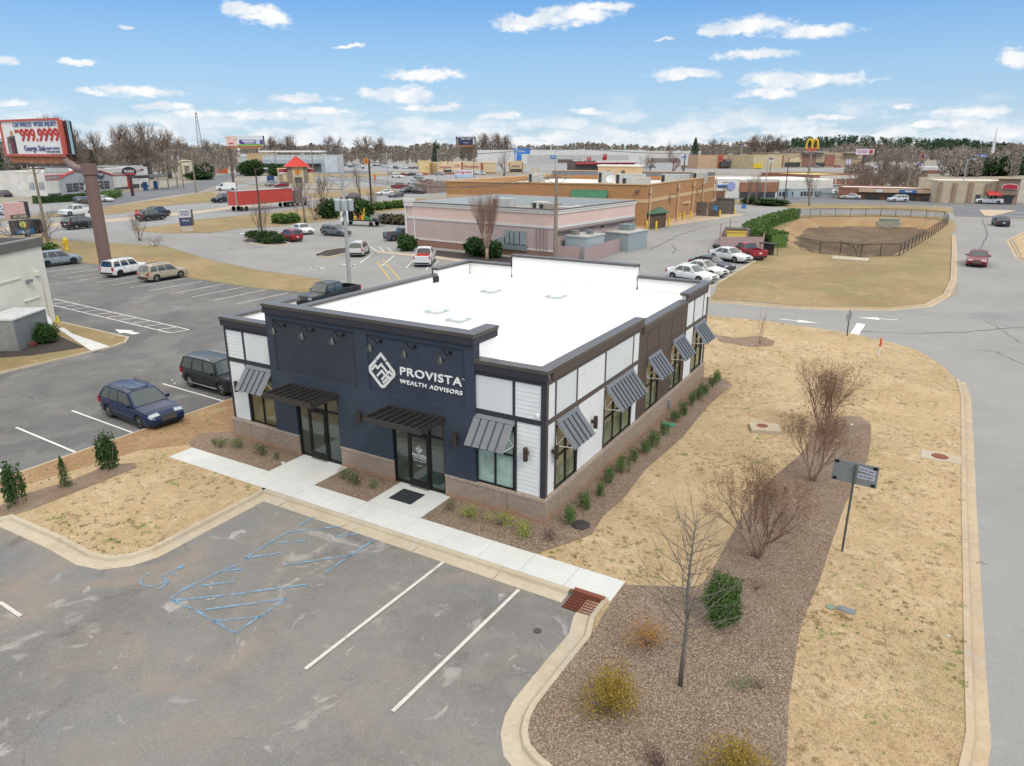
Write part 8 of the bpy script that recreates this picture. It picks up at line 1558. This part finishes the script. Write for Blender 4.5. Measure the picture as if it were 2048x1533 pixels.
P = at2(1694, 672, .1); t = thing('stop_sign', 'back of a stop sign on a dark leaning post by the stop bar', 'sign', (*P, .1), facing(P)); zt = hg(P, 1689, 620)-.1; MB().tube([(0, 0, 0), (-.06, 0, zt)], .045, 6).build('post', M('4A4E50', .6, .3), t); o = MB().lathe([(0, -.012), (.38, -.012), (.38, .012), (0, .012)], 8).build('plate', M('A6A8A8', .5, .4, var=.05), t); o.rotation_euler = (pi/2, pi/8, 1.1); o.location = (-.05, -.06, zt-.42)
P = at2(1684, 1103, .11); t = thing('road_sign', 'grey back of a rectangular sign with two stickers on a steel post', 'sign', (*P, .11), 0); zt = hg(P, 1703, 930)-.11; d_ = dep(P, zt); hw = 42*d_/FL; zc = zt-.28
MB().tube([(0, 0, 0), (0, 0, zt+.02)], .036, 8).build('post', M('6A7274', .5, .6, var=.08), t); aa = facing(P)-.12; pl = MB().bx(-hw*1.0, hw*1.0, -.008, .008, -.36, .36).build('plate', M('8E9595', .55, .3, var=.1, vs=3), t, loc=(.0, .05, zc), rot=(0, .0, aa))
[MB().bx(x_-.06, x_+.06, -.02, -.008, z_-.045, z_+.045).build('black_patch', m_black, pl) for x_ in (-hw+.1, hw-.1) for z_ in (-.29, .29)]
for z_, a in ((.17, .12), (-.05, 0)): o = MB().bx(-.24, .24, -.014, -.008, -.07, .07).build('sticker', M('D2D4E4', .6, var=0), pl, loc=(hw*.5, -.002, z_), rot=(0, a, 0)); text('SOUTH EAST', .1, M('3A3E6A', .6, var=0), pl, (hw*.5, -.02, z_), (pi/2, a, 0), ext=.001, off=.003, fit=.42)
P = at2(1757, 713, .1); t = thing('marker_post', 'orange-topped white marker post on the lawn near the street corner', 'marker post', (*P, .1)); zt = hg(P, 1760, 677)-.1; MB().cyl(0, 0, 0, zt*.55, .045, 10).build('white_tube', M('E6E2DE', .6), t, True); MB().cyl(0, 0, zt*.55, zt, .06, 12).cyl(0, 0, zt, zt+.02, .06, 12, r1=.03).build('orange_cap', M('D8622C', .5), t, True)
P = at2(134, 500); t = thing('fire_hydrant', 'yellow fire hydrant on the roadside lawn', 'fire hydrant', (*P, 0)); MB().lathe([(.2, 0), (.2, .08), (.14, .1), (.14, .7), (.19, .74), (.16, .9), (.06, 1.0), (0, 1.02)], 12).build('barrel', M('E0C030', .5), t, True); MB().tube([(-.28, 0, .6), (.28, 0, .6)], .08, 8).tube([(0, -.28, .55), (0, 0, .55)], .1, 8).build('nozzle', M('E0C030', .5), t, True); t.scale = (1.6, 1.6, 1.6)
# things on the lawn and kerb at the right
t = thing('concrete_box', 'tilted concrete junction box lid with rusty manhole near the crape myrtles', 'junction box', (*at2(1529, 860, .11), .11), .35); MB().bx(-.66, .66, -.5, .5, 0, .16).build('slab', m_conc2, t); MB().lathe([(0, .012), (.24, .012), (.26, 0)], 20, 0, (-.1, .1, .16)).build('manhole_cover', m_rust, t)
P = at2(1885, 915, .11); t = thing('kerb_inlet_slab', 'square concrete slab with rusty manhole cover set into the street kerb', 'manhole slab', (*P, .11)); MB().bx(-.8, .78, -.5, .5, -.05, .02).build('slab', m_conc2, t); MB().lathe([(0, .012), (.30, .012), (.33, 0)], 24, 0, (-.1, -.0, .02)).build('manhole_cover', m_rust, t)
for px, py, c, w_, lab in ((1661, 1215, '7E9480', .12, 'round green valve lid at the edge of the mulch'), (1693, 1221, '7A828C', .23, 'blue-grey rectangular meter lid in the lawn')): P = at2(px, py, .115); o = (MB().cyl(0, 0, 0, .03, w_, 16) if w_ < .2 else MB().bx(-w_, w_, -.12, .12, 0, .03)).build('meter_plate' if w_ > .2 else 'valve_plate', M(c, .6, var=.1), None, loc=(*P, .112), rot=(0, 0, -.1)); tag(o, lab, 'utility lid')
for i, (px, py, c, w_, lab) in enumerate([(1500, 1055, '3F62A8', .05, 'small blue marker flag stub under the nearest crape myrtle'), (1617, 872, '3F62A8', .05, 'small blue marker flag stub beside the farthest crape myrtle'), (1703, 850, 'E8E8E6', .07, 'scrap of white litter in the mulch end'), (1896, 1273, 'D8D8D4', .05, 'white litter scrap on the right lawn'), (1305, 968, 'E6E6E2', .06, 'scrap of white paper on the lawn beside the office'), (566, 927, 'ECECEA', .1, 'crumpled white litter beside the first entrance walk'), (344, 757, 'E6E6E4', .08, 'white litter on the asphalt left of the dark SUV'), (349, 764, 'E2E2E0', .08, 'second white litter piece on the asphalt near the dark SUV')]):
    P = at2(px, py, .12); o = MB().poly([(-w_, -w_*.4, .02), (w_*.8, -w_*.6, .0), (w_, w_*.5, .05), (-w_*.3, w_*.7, .03)]).poly([(-w_*.8, w_*.2, .0), (0, -w_*.6, .06), (w_*.5, w_*.4, .03)]).build('litter', M(c, .7, var=0), None, loc=(*P, .122 if px > 400 else .01)); tag(o, lab, 'litter')
# ================================================================ POLES AND WIRES
m_wpole = M('8F8574', .9, var=.15, vs=1.); m_cpole = M('A6ABAC', .7, var=.08, vs=1.); m_trf = M('B6BEC2', .5, .2, var=.06); m_wire = M('55565A', .6, var=0)
TOPS = {}
def upole(key, base, ty, label, r=.17, arm=1.2, tr=0, conc=False, lamp=False, dark=False, rza=None, tx=None):
    P = at2(*base); h = hg(P, tx or base[0], ty); t = thing('street_light' if lamp else 'utility_pole', label, 'street light' if lamp else 'utility pole', (*P, 0), facing(P) if rza is None else rza); m_ = m_cpole if (conc or lamp) and not dark else (M('4A4440', .7, var=.08) if dark else m_wpole)
    MB().tube([(0, 0, 0), (0, 0, h)], [r*1.15, r*.7], 10).build('pole', m_, t, True)
    if lamp: MB().tube([(0, 0, h-.1), (lamp*.6, 0, h+.1), (lamp, 0, h+.05)], .06, 5).build('arm', m_, t); MB().bx(min(lamp, lamp+.6*(1 if lamp > 0 else -1)), max(lamp, lamp+.6*(1 if lamp > 0 else -1)), -.25, .25, h-.05, h+.15).build('lamp_head', M('C4C8CA', .5, .2), t)
    if arm:
        b = MB().bx(-arm, arm, -.06, .06, h-.75, h-.6).tube([(-arm*.8, 0, h-.7), (0, 0, h-1.5)], .03, 4).tube([(arm*.8, 0, h-.7), (0, 0, h-1.5)], .03, 4); b.build('crossarm', m_, t); b = MB()
        for x_ in (-arm*.95, -arm*.5, arm*.5, arm*.95): b.tube([(x_, 0, h-.6), (x_, 0, h-.3)], [.07, .04], 6)
        b.tube([(0, 0, h), (0, 0, h+.3)], .05, 6); b.build('insulators', M('B8BCC0', .4), t)
    for i in range(tr): x_ = (-.55, .55, 0)[i]; MB().lathe([(0, 0), (.28, 0), (.3, .1), (.3, .95), (.2, 1.05), (0, 1.08)], 12, 0, (x_, -.35 if i == 2 else -.05, h-3.4)).build('transformer', m_trf, t, True)
    TOPS[key] = (P[0], P[1], h, t.rotation_euler.z, arm); return t
upole('L', (98, 494), 327, 'utility pole with crossarms and transformers behind the cream building', .2, 1.3, 2, tx=62); upole('C', (700, 577), 345, 'tall concrete utility pole with transformers behind the black pickup', .19, 1.2, 3, True, tx=685); upole('W', (1110, 524), 344, 'tall wooden utility pole at the corner of the pink building', .24, 1.5, 0, tx=1113)
t = bpy.data.objects; tp = TOPS['W']
for i, (key, base, ty, lab) in enumerate([('a', (356, 378), 297, 'left one of three highway utility poles'), ('b', (368, 378), 298, 'middle one of three highway utility poles, with transformers'), ('c', (393, 387), 300, 'utility pole standing in front of the stone arch'), ('k', (338, 380), 304, 'dark utility pole right of the vacuum canopy'), ('d', (554, 354), 296, 'utility pole left of the red pyramid roof'), ('e', (628, 362), 294, 'utility pole just right of the red pyramid roof'), ('f', (776, 370), 305, 'concrete highway pole right of the steakhouse-style sign'), ('g', (1111, 346), 291, 'distant pole above the rooftop penthouse'), ('h', (1612, 383), 303, 'utility pole below the yellow arches'), ('i', (1812, 392), 314, 'leaning wooden pole before the low shop strip'), ('j', (948, 356), 300, 'thick post beside the drugstore board')]):
    upole(key, base, ty, lab, .22, 1.8 if key not in 'j' else 0, 1 if key in 'ab' else 0, key in 'fg')
for base, ty, lab, l_ in (((525, 475), 338, 'dark twin-lamp post on the shrub island', 1.2), ((877, 385), 308, 'lamp post at the left end of the orange store', 1.5), ((1528, 400), 316, 'lamp post before the blue-grey wing', 1.2), ((1568, 407), 317, 'thin dark lamp post by the verge hedge', 1.), ((1919, 405), 319, 'lamp post beside the stone restaurant', 1.2), ((439, 378), 331, 'lamp post near the white van', -1.5), ((667, 340), 297, 'pale lamp post left in the far row', 1.5), ((684, 340), 296, 'pale lamp post in the middle of the far row', 1.5), ((715, 340), 297, 'pale lamp post right in the far row', 1.5), ((1880, 350), 318, 'thin lamp post in the distant lot', 1.), ((440, 335), 299, 'lamp post left of the purple billboard', 1.5)):
    upole('x'+lab, base, ty, lab, .13, 0, 0, False, l_, dark='dark' in lab)
def wire(a, b, sag, off=(0,), r=.035, name='overhead_wire', lab='', dz=-.3):
    A, Bq = TOPS[a], TOPS[b]; t = thing(name, lab, 'power line', (A[0], A[1], 0))
    for o in off:
        pa = Vector((A[0]+cos(A[3])*o*A[4], A[1]+sin(A[3])*o*A[4], A[2]+dz)); pb = Vector((Bq[0]+cos(Bq[3])*o*max(Bq[4], .5), Bq[1]+sin(Bq[3])*o*max(Bq[4], .5), Bq[2]+dz)); P = [pa.lerp(pb, i/12)-Vector((A[0], A[1], sag*4*(i/12)*(1-i/12))) for i in range(13)]
        MB().tube(P, r, 4).build('wire', m_wire, t)
TOPS['far'] = (*at2(2100, 396), 13, 0, 1.5); TOPS['lw'] = (-175, 20, 9, 1.2, 1.5); TOPS['lw2'] = (-60, -60, 11, 1.2, 1.5)
wire('a', 'd', 1.2, (-.9, .9), .05, lab='pair of wires over the white van between highway poles'); wire('d', 'e', 1., (-.9, .9), .06, lab='wires crossing above the red pyramid roof'); wire('e', 'f', 1.2, (-.9, .9), .055, lab='wires running above the steakhouse-style sign'); wire('f', 'g', 2., (-.9, .9), .07, lab='long wires across the middle skyline'); wire('g', 'h', 2., (-.9, .9), .07, lab='wires from the penthouse pole to the yellow arches'); wire('h', 'i', 1.2, (-.9, .9), .05, lab='wires left of the leaning wooden pole'); wire('i', 'far', 1., (-.9, .9), .05, lab='wires leaving the picture at the right')
wire('L', 'a', 2.2, (-.9, 0, .9), .035, lab='three wires rising from the left pole towards the highway'); wire('lw', 'L', 1., (-.9, .9), .035, lab='wires entering from the left edge'); wire('C', 'W', 1.2, (-.9, 0, .9), .022, lab='wires sloping from the concrete pole past the pink building'); wire('C', 'b', 3, (0,), .03, lab='single wire from the concrete pole to the highway', dz=-1.5)
# flagpole, lattice tower, traffic lights
P = at2(1480, 338); h = hg(P, 1482, 283); t = thing('flagpole', 'flagpole with striped flag above the shopping strip', 'flagpole', (*P, 0), facing(P)); MB().tube([(0, 0, 0), (0, 0, h)], [.3, .15], 6).build('pole', m_cpole, t); d_ = dep(P, h); k = d_/FL; b = MB(); 
for i in range(6): x_ = i*1.5*k; b.poly([(x_, sin(i)*.3, h-8.5*k-i*.35*k), (x_+1.5*k, sin(i+1)*.3, h-8.5*k-(i+1)*.35*k), (x_+1.5*k, sin(i+1)*.3, h-3.5*k-(i+1)*.5*k), (x_, sin(i)*.3, h-3.5*k-i*.5*k)], 0 if i < 2 else 1+(i % 2))
b.build('flag', [M('4A5490', .7), M('D8C4CC', .7), M('C890A0', .7)], t)
P = at2(404, 322); h = hg(P, 400, 225); t = thing('lattice_tower', 'thin lattice radio tower on the left skyline', 'tower', (*P, 0), facing(P)); b = MB(); w_ = 5
for i in range(4): a = pi/4+i*pi/2; b.tube([(w_*cos(a), w_*sin(a), 0), (w_*.18*cos(a), w_*.18*sin(a), h)], .35, 4)
for j in range(14):
    z_ = h*j/14; z2 = h*(j+1)/14; ra, rb = w_*(1-.82*z_/h), w_*(1-.82*z2/h)
    for i in range(4): a, a2 = pi/4+i*pi/2, pi/4+(i+1)*pi/2; b.tube([(ra*cos(a), ra*sin(a), z_), (rb*cos(a2), rb*sin(a2), z2)], .2, 3)
b.build('frame', M('9AA0A4', .6, .3), t)
for i, (px, py) in enumerate([(837, 326), (860, 324), (853, 334), (881, 324), (896, 324), (879, 332), (1049, 332), (1065, 336), (1076, 336), (1014, 326)]):
    P = at2(px, 352 if px < 1000 else 350); z_ = hg(P, px, py); d_ = dep(P, z_); o = MB().bx(-.3, .3, -.2, .2, z_-1.6, z_+.2).build('traffic_light', M('E0B838', .5, var=0), None, loc=(*P, 0)); o.data.transform(Matrix.Translation((0, 0, 0))); tag(o, 'yellow traffic signal head, '+['second', 'fifth', 'third', 'seventh', 'eighth', 'sixth', 'ninth', 'tenth', 'last', 'fourth'][i]+' from the left of those hung over the junction' if i != 8 else 'rightmost yellow traffic signal head over the junction', 'traffic light', 'yellow signal heads over the junction')
P = at2(450, 362); t = thing('orange_barrier', 'orange and white road barrier by the frontage road', 'barrier', at2(443, 347), .2); MB().bx(-4, 4, 0, .5, 0, 2.5).build('board', M('D8683C', .6), t); MB().bx(5, 14, 0, .5, 0, 1.5).build('white_board', m_wb, t)
# utility transformer box near the truck
t = thing('transformer_cabinet', 'grey-green utility cabinet between two yellow posts behind the truck', 'cabinet', at2(713, 436), .1); MB().bx(-1.9, 1.9, 0, 2, 0, 2.6).build('cabinet', M('8CA294', .6, var=.08), t)
for x_ in (-2.6, 2.6): MB().cyl(x_, -1, 0, 2.0, .16, 8).build('guard_post', M('E4C22C', .5), t)
